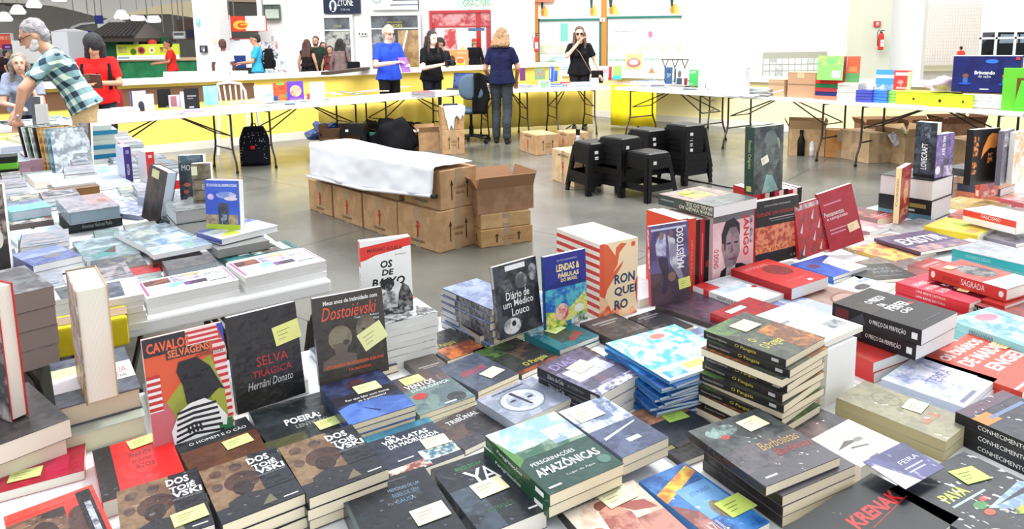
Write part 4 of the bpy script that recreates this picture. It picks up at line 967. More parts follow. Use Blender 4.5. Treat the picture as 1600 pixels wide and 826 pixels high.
# woman with grey hair, at the left edge, leaning on a hand
person('woman with loose grey hair in a grey blue top resting cheek on hand',at_head(34,93,8.1)[0],8.1,28,1.50,skin=(214,172,150),lean=27,turn=(10,-12),armL=[(.20,-.30,1.00),(.06,-.26,1.28)],armR=[(-.22,-.28,1.02),(-.06,-.40,.98)],
top=((150,160,182),'short'),low=((60,64,84),'long'),hair=('long',(136,124,112)),fem=True)
# person in the red T-shirt and black hood reading
x,y,z=at_head(151,56,8.4)
t,HR,Lp=person('person in a red T-shirt and black head scarf reading an open book',x,8.35,22,z,skin=(200,150,122),lean=8,turn=(-16,26),armL=[(.24,-.10,1.12),(.06,-.32,1.14)],armR=[(-.24,-.08,1.12),(-.12,-.32,1.14)],
top=((232,36,36),'short'),low=((70,72,84),'long'),hair=('hood',(22,22,26)),face=False)
b=T(x,8.35,0,22)@Matrix.Scale(z/1.7,4)@T(-.03,-.40,1.17);held_book('open brown covered book held by the person in the red T-shirt',b@RX(-62),.13,.19,.02,(96,60,44),True)
mb=MB();mb.m=Matrix();mb.art(T(-.09,-.145,1.16)@UP,.18,.12,[('p',[(.0,0),(.2,0),(.34,.55),(.14,.55)],(60,20,20)),('p',[(.28,0),(.48,0),(.72,.8),(.52,.8)],(60,20,20)),('p',[(.56,0),(.76,0),(1.08,1),(.88,1)],(60,20,20))]);mb.build('shirt_print',M_MATTE,t)
mb=MB();mb.tube([(.14,-.11,1.36),(.15,-.155,1.25),(.145,-.15,1.05)],.020,(28,26,30),8);mb.tube([(-.14,-.11,1.36),(-.15,-.155,1.25),(-.145,-.15,1.05)],.020,(28,26,30),8);mb.build('backpack_straps',M_CLOTH,t)
backpack(T(x,8.35,0,22)@Matrix.Scale(z/1.7,4)@T(0,.23,.95)@RZ(180),'black backpack on the back of the person in the red T-shirt',(30,30,36),False,.95)
# old man in the blue shirt
x,y,z=at_head(604,40,11.1)
person('white haired man in a royal blue shirt looking at a purple booklet',x,11.15,42,z,skin=(226,180,160),turn=(0,24),armL=[(.25,-.06,1.12),(.10,-.34,1.12)],armR=[(-.26,-.05,1.12),(-.10,-.36,1.16)],
top=((44,74,196),'short'),low=((26,26,30),'long'),hair=('bald',(214,210,208)),glasses=True,vox=.009)
q=T(x,11.15,0,42)@Matrix.Scale(z/1.7,4)@T(0,-.42,1.12);held_book('small purple booklet in the hands of the white haired man',q@RX(62),.15,.24,.012,(140,88,190))
# woman in black, long dark hair
x,y,z=at_head(672,50,11.75)
person('woman with long dark hair in a black blouse holding a dark camera',x,11.8,38,z,skin=(232,196,178),lean=3,turn=(4,10),armL=[(.25,-.10,1.13),(.14,-.40,1.18)],armR=[(-.24,-.12,1.10),(-.04,-.40,1.16)],
top=((24,24,28),'short'),low=((34,36,50),'long'),hair=('long',(44,28,28)),fem=True)
mb=MB();mb.box(-.07,-.04,-.04,.07,.04,.05,(26,26,28));mb.m=RX(90);mb.lathe([(.038,.03),(.040,.12),(.036,.13)],(30,30,32),16);o=mb.build('camera_held',M_PLAST);o.matrix_world=T(x,11.8,0,38)@T(.04,-.50,1.18*z/1.7);o.name='photo_camera';tag(o,'dark photo camera in the hands of the woman in black','camera')
# person behind with camera, in white and black
x,y,z=at_head(697,60,14.2)
person('dark haired photographer in a white shirt and black vest behind the woman',x,14.2,-60,z,skin=(180,130,104),lean=10,turn=(0,20),armL=[(.2,-.22,1.15),(.08,-.40,1.25)],armR=[(-.2,-.2,1.15),(-.06,-.40,1.25)],top=((40,40,46),'short'),low=((40,40,46),'long'),hair=('short',(24,20,20)))
# woman in navy, standing with her back to the camera
x,y,z=at_head(784,46,10.3)
person('woman with curly light brown hair in a navy T-shirt and charcoal trousers, back turned',x-.02,10.36,170,z,skin=(206,152,124),lean=5,turn=(0,22),armL=[(.25,-.02,1.12),(.20,-.20,.92)],armR=[(-.25,-.04,1.13),(-.19,-.22,.93)],
top=((28,32,66),'short'),low=((62,68,74),'long'),hair=('curly',(148,112,76)),fem=True,vox=.009,shoes=(34,34,38),face=False,stance=.05)
# woman in sunglasses
x,y,z=at_head(905,44,12.5)
t,_,_=person('woman in sunglasses and a black top with a hand over her mouth',x,12.45,-4,z,skin=(222,176,154),turn=(0,4),armR=[(-.22,-.16,1.22),(-.01,-.165,1.46)],armL=[(.27,.02,1.14),(.36,-.08,.92)],
top=((26,26,30),'short'),low=((40,40,48),'long'),hair=('long',(96,66,54)),glasses='sun',fem=True)
strap(t,[(-.12,-.08,1.40),(.0,-.17,1.28),(.10,-.16,1.10),(.20,-.10,.92)],(150,120,90),.007)
mb=MB();mb.box(-.10,-.05,-.11,.10,.05,.11,(36,28,30));o=bevel(mb.build('handbag',M_CLOTH),.02);o.matrix_world=T(x+.30,12.35,.86);tag(o,'small dark handbag beside the woman in sunglasses','bag')
# people further away
x,y,z=at_head(749,61,24)
person('person in a dark jacket, jeans and red cap walking away by the red shop',x,17.0+3.6,178,S(749,61,20.6).z,top=((34,32,38),'long'),low=((36,46,84),'long'),hair=('cap',(206,44,40)),face=False,stance=.06)
person('person in blue and red partly hidden behind the dark jacketed one',S(741,66,21).x,21.0,160,S(741,66,21).z,top=((60,90,170),'short'),low=((50,60,90),'long'),hair=('short',(60,50,46)),face=False)
person('woman in a black dress with brown hair standing in the far group',S(479,63,17.6).x,17.6,165,S(479,63,17.6).z,skin=(206,150,124),top=((40,34,34),'tank'),low=((26,24,28),'skirt'),hair=('long',(84,50,42)),fem=True,face=False)
person('bearded man in a dark green T-shirt in the far group',S(493,58,18.4).x,18.4,4,S(493,58,18.4).z,top=((50,64,52),'short'),low=((30,30,34),'long'),hair=('short',(84,54,40)),beard=(90,60,46))
person('person in a yellow top half hidden in the far group',S(504,67,18.9).x,18.9,30,S(504,67,18.9).z,top=((220,180,90),'short'),low=((80,70,70),'long'),hair=('long',(80,50,40)),fem=True)
person('girl with dark hair in a white skirt in the far group',S(515,73,17.8).x,17.8,10,S(515,73,17.8).z,top=((120,60,56),'tank'),low=((226,220,222),'skirt'),hair=('long',(60,34,34)),fem=True)
x,y,z=at_head(531,62,16.6)
t,_,_=person('woman in a long grey brown cardigan with a black shoulder bag, back turned',x,16.6,172,z,top=((132,112,110),'long'),low=((128,108,106),'skirt'),hair=('bob',(30,24,26)),fem=True,face=False)
strap(t,[(-.16,.10,1.44),(-.2,.16,1.25),(-.26,.10,1.05)],(30,28,32),.012)
mb=MB();mb.box(-.14,-.06,-.12,.14,.06,.10,(26,26,30));o=bevel(mb.build('shoulder_bag',M_CLOTH),.03);o.matrix_world=T(x+.34,16.4,.98);tag(o,'black shoulder bag of the woman in the grey cardigan','bag')
x,y,z=at_head(400,54,15.6)
t,_,_=person('man in a turquoise T-shirt walking left with a black backpack',x,15.6,-78,z,skin=(206,150,120),turn=(0,14),armL=[(.24,-.08,1.12),(.14,-.34,1.10)],armR=[(-.24,-.06,1.12),(-.14,-.34,1.08)],top=((62,168,206),'short'),low=((96,160,220),'long'),hair=('short',(34,30,30)),stance=.12)
backpack(T(x,15.6,0,-78)@T(0,.24,.98)@RZ(180),'black backpack on the man in the turquoise T-shirt',(26,26,28),False,.95)
person('man in a white T-shirt and black shorts beside the white column',S(347,63,16.0).x,16.0,176,S(347,63,16.0).z,skin=(120,80,66),top=((238,238,240),'short'),low=((24,24,26),'shorts'),hair=('short',(90,50,44)),face=False)
person('man in a red T-shirt and black trousers walking past the green counter',S(266,63,18.2).x,18.2,-55,S(266,63,18.2).z,skin=(190,130,100),lean=4,turn=(10,5),armL=[(.22,-.12,1.14),(.10,-.36,1.10)],armR=[(-.24,-.10,1.13),(-.14,-.36,1.12)],top=((222,48,42),'short'),low=((28,28,30),'long'),hair=('short',(30,24,22)),stance=.16)
person('person in dark clothes far away at the left edge',S(8,80,22).x,22,120,S(8,80,22).z,top=((44,46,58),'short'),low=((36,38,48),'long'),hair=('short',(28,26,28)),face=False)
person('small figure in dark clothes in front of the far brown partition',S(114,82,27).x,23.0,10,1.45,top=((70,46,46),'short'),low=((40,36,40),'long'),hair=('short',(50,34,32)),face=False)
person('child in a red T-shirt walking away in front of the barred window',S(1502,73,27.5).x,27.5,185,S(1502,73,27.5).z,top=((222,70,60),'short'),low=((40,44,54),'long'),hair=('short',(30,30,30)),face=False,stance=.1)
person('person in yellow and dark blue cut off by the white pillar near the window',S(1437,65,27.0).x,27.0,175,1.15,top=((226,190,100),'short'),low=((50,60,90),'long'),hair=('short',(60,50,40)),face=False)
# laptop and tablet stand on the middle table
def laptop():
 p=P(717,141,.75);t=thing('laptop','open laptop with a blue screen on the middle table','laptop',T(p.x+.0,p.y+.22,.75,-22))
 mb=MB();mb.box(-.18,-.13,0,.18,.12,.02,(54,60,78));bevel(mb.build('keyboard_base',M_PLAST,t),.004)
 mb=MB();mb.m=T(0,.12,.02)@RX(78);mb.box(-.18,0,-.006,.18,.24,.006,(36,44,72));mb.art(T(-.165,.015,.006),.33,.21,[('r',0,0,1,1,(50,66,118),(72,92,150),14)],.001)
 mb.build('screen',M_PLAST,t)
laptop()
bpy.data.scenes.remove(TMP)
# ============================================================ BOOKS: builder
PG=(240,236,224);CRM=(240,228,200)
NOTE=(222,232,150);NOTE2=(246,242,196)
def cov(bg,bg2=None,art=(),sp=None,spa=(),sc_=30.0,back=None):return dict(bg=bg,bg2=bg2,art=list(art),sp=sp or bg,spa=list(spa),sc=sc_,back=back or bg)
FOOT=[]
def foot(M,w,h,pad=0.0):
 q=[M@Vector(p)for p in((-w/2-pad,-h/2-pad,0),(w/2+pad,-h/2-pad,0),(w/2+pad,h/2+pad,0),(-w/2-pad,h/2+pad,0))]
 return[(p.x,p.y)for p in q]
def book(label,M,w,h,t,c,pages=PG,hard=False,note=None,wrap=True,group=None,name='book'):
 if abs(M.to_3x3().col[2].z)>.8:FOOT.append((M.translation.z,foot(M,w,h)))
 else:
  c8=[M@Vector((x,y,z))for x in(-w/2,w/2)for y in(-h/2,h/2)for z in(0,t)]
  d=(M.to_3x3()@Vector((1,0,0)));a_=math.atan2(d.y,d.x)if abs(d.z)<.7 else 0;e_=Vector((math.cos(a_),math.sin(a_),0));f_=Vector((-math.sin(a_),math.cos(a_),0))
  us=[p.dot(e_)for p in c8];vs_=[p.dot(f_)for p in c8]
  FOOT.append((min(p.z for p in c8),[tuple((e_*u+f_*v).xy)for u,v in((min(us),min(vs_)),(max(us),min(vs_)),(max(us),max(vs_)),(min(us),max(vs_)))]))
 o=thing(name,label,'book' if name=='book' else name,M,group);X,Y=w/2,h/2;k=.0022 if hard else .0009;ov=.003 if hard else .0004
 mb=MB()
 mb.hexa([(-X,-Y,t-k),(X,-Y,t-k),(X,Y,t-k),(-X,Y,t-k),(-X,-Y,t),(X,-Y,t),(X,Y,t),(-X,Y,t)],c['bg'],c['bg2'],c['sc'])
 mb.box(-X,-Y,0,X,Y,k,c['back']);mb.box(-X,-Y,k,-X+k,Y,t-k,c['sp'])
 if c['art']:mb.art(T(-X,-Y,t),w,h,c['art'])
 if c['spa']:mb.art(T(-X,Y,0)@RZ(-90)@UP,h,t,c['spa'])
 cv_=mb.build('cover',M_WRAP if wrap else M_COVER,o)
 mb=MB();mb.box(-X+k,-Y+ov,k,X-ov,Y-ov,t-k,pages);mb.build('pages',M_PAGES,o)
 if note:
  u,v,a=note[:3];nc=note[3]if len(note)>3 else NOTE;s=(note[4]if len(note)>4 else .026)*.8
  mb=MB();mb.m=T(-X+u*w,-Y+v*h,t+.0012,a);g=s*.72
  mb.hexa([(-s,-g,0),(s,-g,.0),(s,g,-.0004),(-s,g,-.0004),(-s,-g,.0006),(s,-g,.0012),(s,g,0),(-s,g,0)],nc)
  ink=tuple(int(q*.62)for q in nc)
  for j in range(3):mb.art(T(-s*.7,g*(.35-.4*j),.0005),s*1.1,.0011,[('r',0,0,.9-.2*j,1,ink)],.0001)
  mb.build('price_note',M_MATTE,cv_)
 return o
def rect(z,A=None,B=None,Cc=None,D=None):
 p={k:P(*v,z)for k,v in(('A',A),('B',B),('C',Cc),('D',D))if v}
 if 'A' not in p:p['A']=p['D']+p['B']-p['C']
 if 'B' not in p:p['B']=p['A']+p['C']-p['D']
 if 'D' not in p:p['D']=p['A']+p['C']-p['B']
 if 'C' not in p:p['C']=p['B']+p['D']-p['A']
 ctr=(p['A']+p['B']+p['C']+p['D'])/4
 ux=((p['B']-p['A'])+(p['C']-p['D']));uy=((p['D']-p['A'])+(p['C']-p['B']))
 ax=math.atan2(ux.y,ux.x);ay=math.atan2(uy.y,uy.x)-math.pi/2
 d=(ay-ax+math.pi)%(2*math.pi)-math.pi
 yaw=ax+d/2
 return ctr,math.degrees(yaw),ux.length/2,uy.length/2
def flat(label,A=None,B=None,Cc=None,D=None,z0=.75,t=.014,n=1,c=None,short=None,group=None,jit=1.0,w=None,h=None,lean=0,**k):
 """a lying book (or a pile of n) from the picture corners of its top cover: A spine-bottom, B fore-bottom, Cc fore-top, D spine-top"""
 zt=z0+n*t
 if not A and not B:
  d=P(*Cc,zt)-P(*D,zt);q=P(*D,zt)+V2(d.y,-d.x).normalized()*h;A=proj(q)
 ctr,yaw,W_,H_=rect(zt,A,B,Cc,D)
 if w or h:
  nw,nh=w or W_,h or H_;a=math.radians(yaw)
  if A:p=P(*A,zt);ctr=p+Vector((math.cos(a)*nw/2-math.sin(a)*nh/2,math.sin(a)*nw/2+math.cos(a)*nh/2,0))
  elif D:p=P(*D,zt);ctr=p+Vector((math.cos(a)*nw/2+math.sin(a)*nh/2,math.sin(a)*nw/2-math.cos(a)*nh/2,0))
  W_,H_=nw,nh
 M=T(ctr.x,ctr.y,zt-t,yaw)
 if n>1:group=group or 'copies lying in piles'
 top=book(label,M,W_,H_,t,c,group=group,**k)
 for i in range(1,n):
  o=copy_tree(top);o.matrix_world=T(ctr.x+rnd.uniform(-.003,.003)*jit,ctr.y+rnd.uniform(-.003,.003)*jit,zt-t*(i+1),yaw+rnd.uniform(-1.2,1.2)*jit)
  o['label']=f'{ORD[i + 1]} book from the top in {short}'
 return top
def flatc(label,ctr,yaw,w,h,z0=.75,t=.014,n=1,c=None,short=None,**k):
 """a lying pile from the picture centre of its top cover, a heading and a size"""
 zt=z0+n*t;p=P(*ctr,zt);jit=k.pop('jit',1.0)
 grp=k.pop('group',None)or('copies lying in piles' if n>1 else None)
 top=book(label,T(p.x,p.y,zt-t,yaw),w,h,t,c,group=grp,**k)
 for i in range(1,n):
  o=copy_tree(top);o.matrix_world=T(p.x+rnd.uniform(-.004,.004)*jit,p.y+rnd.uniform(-.004,.004)*jit,zt-t*(i+1),yaw+rnd.uniform(-1.5,1.5)*jit)
  o['label']=f'{ORD[i + 1]} book from the top in {short}'
 return top
def stand(label,L_,R_,z0,top,t=.02,lean=0,c=None,w=None,h=None,yaw=None,roll=0,**k):
 """an upright book: picture points of the front cover's bottom left and right corners, picture height of its top left corner"""
 p,q=P(*L_,z0),P(*R_,z0)if R_ else None
 if yaw is None:yaw=math.degrees(math.atan2(q.y-p.y,q.x-p.x))
 W_=w or(q-p).length;a=math.radians(yaw)
 if not h:
  lo,hi=.05,.6
  for _ in range(30):
   m=(lo+hi)/2;s=m*math.sin(math.radians(lean))
   if proj((p.x-math.sin(a)*s,p.y+math.cos(a)*s,z0+m*math.cos(math.radians(lean))))[1]>top:lo=m
   else:hi=m
  h=lo
 M=T(p.x,p.y,z0,yaw)@RY(-roll)@T(W_/2)@RX(-lean)@UP@T(0,h/2,-t)
 return book(label,M,W_,h,t,c,**k)
NT=lambda u,v,a=-8,c=NOTE,s=.03:(u,v,a,c,s)
def hits(q,zmax=.80):
 for z,f in FOOT:
  if z>zmax:continue
  sep=False
  for a in(q,f):
   for i in range(4):
    ex,ey=a[(i+1)%4][0]-a[i][0],a[(i+1)%4][1]-a[i][1];nx,ny=-ey,ex
    p1=[x*nx+y*ny for x,y in q];p2=[x*nx+y*ny for x,y in f]
    if max(p1)<=min(p2)+1e-5 or max(p2)<=min(p1)+1e-5:sep=True;break
   if sep:break
  if not sep:return True
 return False
def autocov(r,pal,light=False):
 """a plain printed cover: a photo area, a title block of bars without letters"""
 a,b,c_=r.choice(pal),r.choice(pal),r.choice(pal);w_=tuple(min(255,int(v*.5+120))for v in c_)
 art=[('r',0,r.choice([0,.3,.4]),1,r.choice([.7,.85,1]),b,c_,r.choice([12,18,26]))]
 k=r.random()
 if k<.4:art.append(('e',r.uniform(.3,.7),r.uniform(.4,.7),r.uniform(.12,.3),r.uniform(.1,.2),c_,a,26))
 elif k<.7:art.append(('p',[(0,r.uniform(0,.4)),(1,r.uniform(.3,.7)),(1,0),(0,0)],c_,a,14))
 v=r.choice([.8,.12,.5]);art.append(('r',.15,v,.85,v+.05,w_));art.append(('r',.25,v-.07,.7,v-.04,w_))
 return cov(a,b,art,sp=r.choice([a,b,w_]),sc_=18)
# ============================================================ BOOKS: foreground island
BK=(26,27,33);RD=(206,34,38);GY=(120,124,130);WH=(236,236,234)
DOS=cov((38,42,52),None,[('r',0,.22,.62,1,(150,122,92),(120,92,70),28),('e',.16,.84,.08,.07,(112,84,72),(84,60,56),60),('e',.42,.86,.08,.07,(104,78,68),(76,56,52),60),('e',.12,.60,.07,.07,(116,90,76),(90,66,60),60),('e',.42,.58,.22,.17,(92,62,52),(70,46,42),30),('e',.40,.46,.13,.13,(54,40,40)),
('p',[(.12,0),(.16,.28),(.36,.36),(.62,.30),(.72,.10),(.72,0)],(44,44,50)),('r',.62,.30,1,1,(36,42,52)),('r',0,0,1,.13,(34,38,48)),
('t','DOS',.58,.81,.86,.93,W,{'b':.03}),('t','TOIÉ',.60,.69,.92,.80,W,{'b':.03}),('t','VSKI',.62,.58,.98,.68,W,{'b':.03}),('t','UM ESCRITOR EM SEU TEMPO',.62,.54,.97,.565,(170,175,180)),('p',[(.50,.06),(.68,.06),(.64,.20)],(120,116,90)),('r',.76,.06,.94,.075,W)],sc_=30)
NT=lambda u,v,a=-8,c=NOTE,s=.03:(u,v,a,c,s)
G='copies of the black Dostoevsky biography'
# front column books
flat('red cover with brown portraits and a black strip, at the bottom left corner',B=(188,832),Cc=(137,762),D=(-4,808),t=.02,n=2,short='the red portraits book',c=cov((222,60,48),None,[('r',0,0,.62,.8,(150,110,84),(60,48,44),22),('e',.35,.35,.16,.3,(70,52,50)),('e',.75,.45,.14,.26,(90,60,54)),('r',.0,.86,1,1,(226,70,56)),('p',[(.78,.95),(.95,.95),(.95,0),(.78,0)],(38,34,42)),('r',.84,.12,.91,.72,(190,196,206),(90,96,110),60)]))
flat('magenta red cover with a green note, behind the red portraits book',Cc=(131,700),D=(-22,728),B=(158,770),h=.105,t=.018,c=cov((190,34,62),(176,28,54),[('r',.62,0,.84,1,(196,28,72)),('p',[(0,.8),(.2,1),(.34,1),(.1,.5)],(84,34,40)),('p',[(0,.2),(.06,.6),(0,.9)],(44,30,36))]),note=NT(.42,.36,-4))
flat('first black Dostoevsky book from the left, with a note at its lower right',A=(208,858),B=(345,818),Cc=(301,737),D=(168,768),t=.022,z0=.782,c=DOS,note=NT(.76,.24,4),group=G)
flat('red book with a black spine band and crumpled wrap behind the first Dostoevsky book',Cc=(257,672),D=(138,704),B=(297,741),t=.03,c=cov((222,40,40),None,[('r',0,0,.22,1,(46,42,46)),('t','MINHA VIDA',.42,.62,.70,.70,(120,30,32)),('t','EM QUATRO',.44,.50,.68,.56,(120,30,32)),('t','ATOS',.46,.38,.70,.46,(130,30,32))]),note=NT(.64,.88,6))
flat('second black Dostoevsky book from the left, beside the white bottom edges',A=(352,812),B=(486,772),Cc=(423,700),D=(304,738),t=.019,n=3,z0=.752,short='the second Dostoevsky pile',c=DOS,group=G,pages=CRM)
flat('brown book with a black title band under the striped cover',Cc=(384,650),D=(270,688),B=(424,702),t=.022,z0=.752,c=cov((112,70,50),(96,58,42),[('r',0,.62,1,1,(44,48,54)),('t','A MULHER,',.35,.86,.70,.94,W),('t','O HOMEM E O CÃO',.15,.72,.92,.80,W)]),note=NT(.70,.44,2))
flat('third black Dostoevsky book from the left, beside the vira-latas cover',A=(491,770),B=(612,735),Cc=(548,664),D=(424,702),t=.019,n=3,z0=.752,short='the third Dostoevsky pile',c=DOS,group=G,pages=CRM)
flat('dark book titled POEIRA with mountains and a green note',Cc=(500,613),D=(384,642),B=(548,668),t=.022,z0=.752,c=cov((46,54,58),(34,40,44),[('r',0,.5,1,1,(60,68,72),(36,42,46),20),('t','POEIRA:',.34,.42,.80,.56,W,{'b':.03}),('t','LENTIDÃO',.44,.30,.86,.40,(150,152,150),{'b':.02}),('r',0,0,.5,.2,(82,84,50))]),note=NT(.83,.22,4))
flat('black book with small pale blue title at the bottom, nearest the camera',Cc=(657,733),D=(520,768),B=(752,845),t=.03,c=cov((32,36,46),(40,46,56),[('t','MEMÓRIAS DE UM',.48,.80,.84,.85,(130,156,184)),('t','REBELDE SEM',.50,.72,.80,.77,(110,140,170)),('t','CAUSA',.50,.64,.72,.69,(110,140,170)),('r',.1,.93,.75,.945,(100,100,104)),('r',0,0,.04,1,(70,86,90))]),note=NT(.76,.42,2,NOTE2,.034))
flat('black and green cover lettered IA under two notes at the bottom',D=(660,733),Cc=(757,709),B=(868,796),t=.03,c=cov((38,46,56),(28,32,40),[('t','ANTES DO FIM',.30,.84,.74,.89,(60,160,90)),('t','Y',.36,.56,.66,.80,W),('t','A',.60,.58,.84,.80,W),('r',.0,0,.4,.6,(70,84,100),(36,42,50),14),('t','ROMANCE',.3,.2,.7,.26,(50,110,76)),('r',.8,.08,.98,.1,W)]),note=NT(.56,.50,2,NOTE2,.034))
flat('dark cover titled OS VIRA-LATAS DA MADRUGADA with city lights',A=(618,740),B=(741,709),Cc=(661,657),D=(556,684),t=.02,c=cov((58,66,86),(44,52,72),[('r',0,.86,1,1,(60,150,170),(50,110,140),20),('t','Os',.26,.78,.40,.86,W,{'b':.02}),('t','VIRA-LATAS',.18,.67,.84,.77,W,{'b':.03}),('t','DA MADRUGADA',.22,.56,.94,.65,W,{'b':.02}),('r',.0,.02,.55,.18,(150,80,70),(226,220,200),60),('r',.5,.10,1,.34,(70,120,140),(226,226,214),70),('r',.2,.28,.42,.30,W)]),note=NT(.80,.42,-4,NOTE2,.03))
flat('blue portrait cover with a blue shirt, topmost of the pile before the painter portraits',A=(548,664),B=(650,632),Cc=(594,578),D=(497,603),t=.012,n=4,short='the blue portrait pile by the Dostoevsky portraits',pages=CRM,c=cov((64,78,122),(44,52,84),[('r',0,.42,1,.62,(44,40,52)),('t','Por que falar com morte',.18,.46,.86,.52,W),('t','se é primavera?',.34,.39,.78,.45,W),('e',.5,.78,.16,.16,(96,62,70),(60,44,60),30),('p',[(0,.34),(.2,.40),(.7,.38),(1,.28),(1,0),(0,0)],(92,130,206),(70,104,180),16),('p',[(.3,.3),(.55,.12),(.5,.1)],(40,60,120))]),note=NT(.60,.66,0,(230,240,170),.032))
flat('green grey cover titled VENTOS beside the blue portrait pile',A=(655,650),B=(743,617),Cc=(682,573),D=(600,597),t=.012,n=2,short='the Ventos pile',pages=CRM,c=cov((120,146,140),(90,110,116),[('r',0,.62,1,1,(70,80,90),(110,90,86),20),('t','VENTOS',.2,.62,.72,.75,W,{'b':.02}),('t','DA MUDANÇA',.24,.52,.92,.60,W),('e',.28,.4,.12,.08,(190,60,60)),('e',.76,.14,.16,.11,(44,50,60)),('r',.5,.05,.7,.08,W)]),note=NT(.42,.84,0))
flat('dark brown cover titled O TRIBUNAL between the Ventos pile and the round face cover',A=(730,702),B=(806,664),Cc=(746,638),D=(662,660),t=.012,c=cov((96,76,68),(58,52,56),[('e',.72,.46,.34,.24,(38,34,40)),('t','O',.5,.88,.58,.94,W),('t','TRIBUNAL',.22,.74,.86,.86,W),('r',0,0,.6,.3,(74,70,80),(48,48,58),20)]))
flat('small dark blue cover with red script and a note, black spine',A=(751,613),B=(806,582),Cc=(748,551),D=(678,574),t=.012,n=2,short='the red script pile',c=cov((84,96,116),(64,74,94),[('r',.15,.46,.75,.62,(150,60,84),(90,80,100),40),('p',[(.4,.4),(1,.5),(1,0),(.5,0)],(70,74,90))]),pages=CRM,note=NT(.66,.30,10,(236,244,190)))
FIRE=lambda:cov((70,66,62),(44,44,46),[('r',.1,.0,1,.42,(206,112,40),(130,60,30),36),('r',.0,.7,.5,1,(70,96,50),(50,52,50),26),('t','O Pangeia',.14,.42,.66,.58,(206,190,70)),('t','uma travessia',.1,.34,.6,.38,(180,176,160))])
flat('orange and brown fiery cover lying left of the eight volume pile',A=(690,570),B=(754,541),Cc=(702,511),D=(660,528),t=.013,c=FIRE(),pages=CRM)
flat('green and black jungle cover below the madman diary book',A=(812,588),B=(866,560),Cc=(800,518),D=(750,550),t=.013,c=cov((50,56,48),(30,34,32),[('r',0,.6,.7,1,(90,130,60),(40,56,40),26),('r',.4,.3,1,.7,(96,72,60),(40,40,40),26),('t','O Pangeia',.3,.1,.85,.24,(210,196,80)),('r',0,0,1,.08,(170,84,44),(110,50,30),40)]))
flat('grey cover with a round face drawing left of the amazon travel book',A=(800,660),B=(905,620),Cc=(828,592),D=(744,622),t=.014,n=2,z0=.752,short='the round face pile',c=cov((170,176,192),(140,148,168),[('e',.46,.5,.34,.36,(120,130,150)),('e',.46,.5,.31,.33,(196,202,216)),('e',.46,.5,.22,.26,(150,158,178),(200,206,216),30),('p',[(.4,.8),(.46,.8),(.52,.3),(.48,.3)],(50,54,70)),('e',.34,.56,.05,.03,(50,54,70)),('e',.6,.5,.05,.03,(50,54,70)),('r',.2,.9,.75,.93,(70,76,96))]))
flat('black spined photo cover with a pale note in front of the blue magazines',A=(937,612),B=(1012,582),Cc=(905,545),D=(832,574),t=.022,n=3,short='the black spined photo pile',c=cov((140,132,160),(90,88,110),[('r',0,.7,1,1,(70,62,76),(110,96,120),20),('t','DIAS',.1,.76,.6,.9,(150,140,200)),('r',.1,.36,.9,.66,(226,228,240),(170,170,200),20),('r',0,0,1,.14,(220,220,236),(120,116,150),60),('r',.3,.2,.95,.34,(120,96,100),(96,90,116),30)],sp=BK,spa=[('t','Diário de Cela',.18,.3,.44,.75,(200,200,206)),('t','UM TESTEMUNHO',.5,.35,.76,.65,(130,130,136)),('r',.86,.25,.95,.75,(190,190,190))]),note=NT(.48,.62,8,NOTE2,.034))
flat('teal cover lying between the fables book and the blue magazines',A=(878,548),B=(932,523),Cc=(882,499),D=(816,519),t=.012,n=2,short='the teal cover pile',c=cov((30,124,136),(24,106,120),[('r',.25,.2,.75,.8,(60,74,60),(40,90,90),30),('p',[(.4,.1),(.9,.3),(.8,.45),(.5,.3)],(150,60,60))]),note=NT(.55,.72,14,(232,240,160)))
# blue magazines, fanned
MAG=cov((96,186,222),(190,226,238),[('r',.05,.30,.95,.95,(80,180,216),(232,240,244),40),('e',.6,.85,.10,.06,(232,120,110)),('r',0,0,1,.26,(236,226,190),(236,236,232),16),('r',.35,.10,.62,.22,(250,190,110)),('r',.66,.05,.98,.2,(150,120,180),(196,110,120),26),('r',.05,.04,.3,.18,(70,160,220),(160,214,238),40)],sp=(48,110,170))
MAG2=cov((44,110,190),(70,160,220),[('r',.0,.0,1,.3,(30,80,150)),('p',[(.0,.2),(1,.6),(1,0)],(36,120,210))],sp=(40,100,160))
ctr_m,ym,wm,hm_=rect(.85,A=(1042,598),B=(1180,552),Cc=(1062,498),D=(926,530))
for i in range(14):
 tt=.0065;z=.75+tt*(13-i)
 lb='light blue children magazine on top of the fanned blue magazines' if i==0 else f'{ORD[i + 1]} magazine from the top of the fanned blue magazines'
 M=T(ctr_m.x+.004*math.sin(i*2.1)-.002*i*.5,ctr_m.y+.004*math.cos(i*1.7),z,ym+5*math.sin(i*1.9)-i*.8)
 book(lb,M,.20,.205,tt,MAG if i in(0,3)else MAG2,group='fanned blue magazines',name='magazine',pages=(214,226,236))
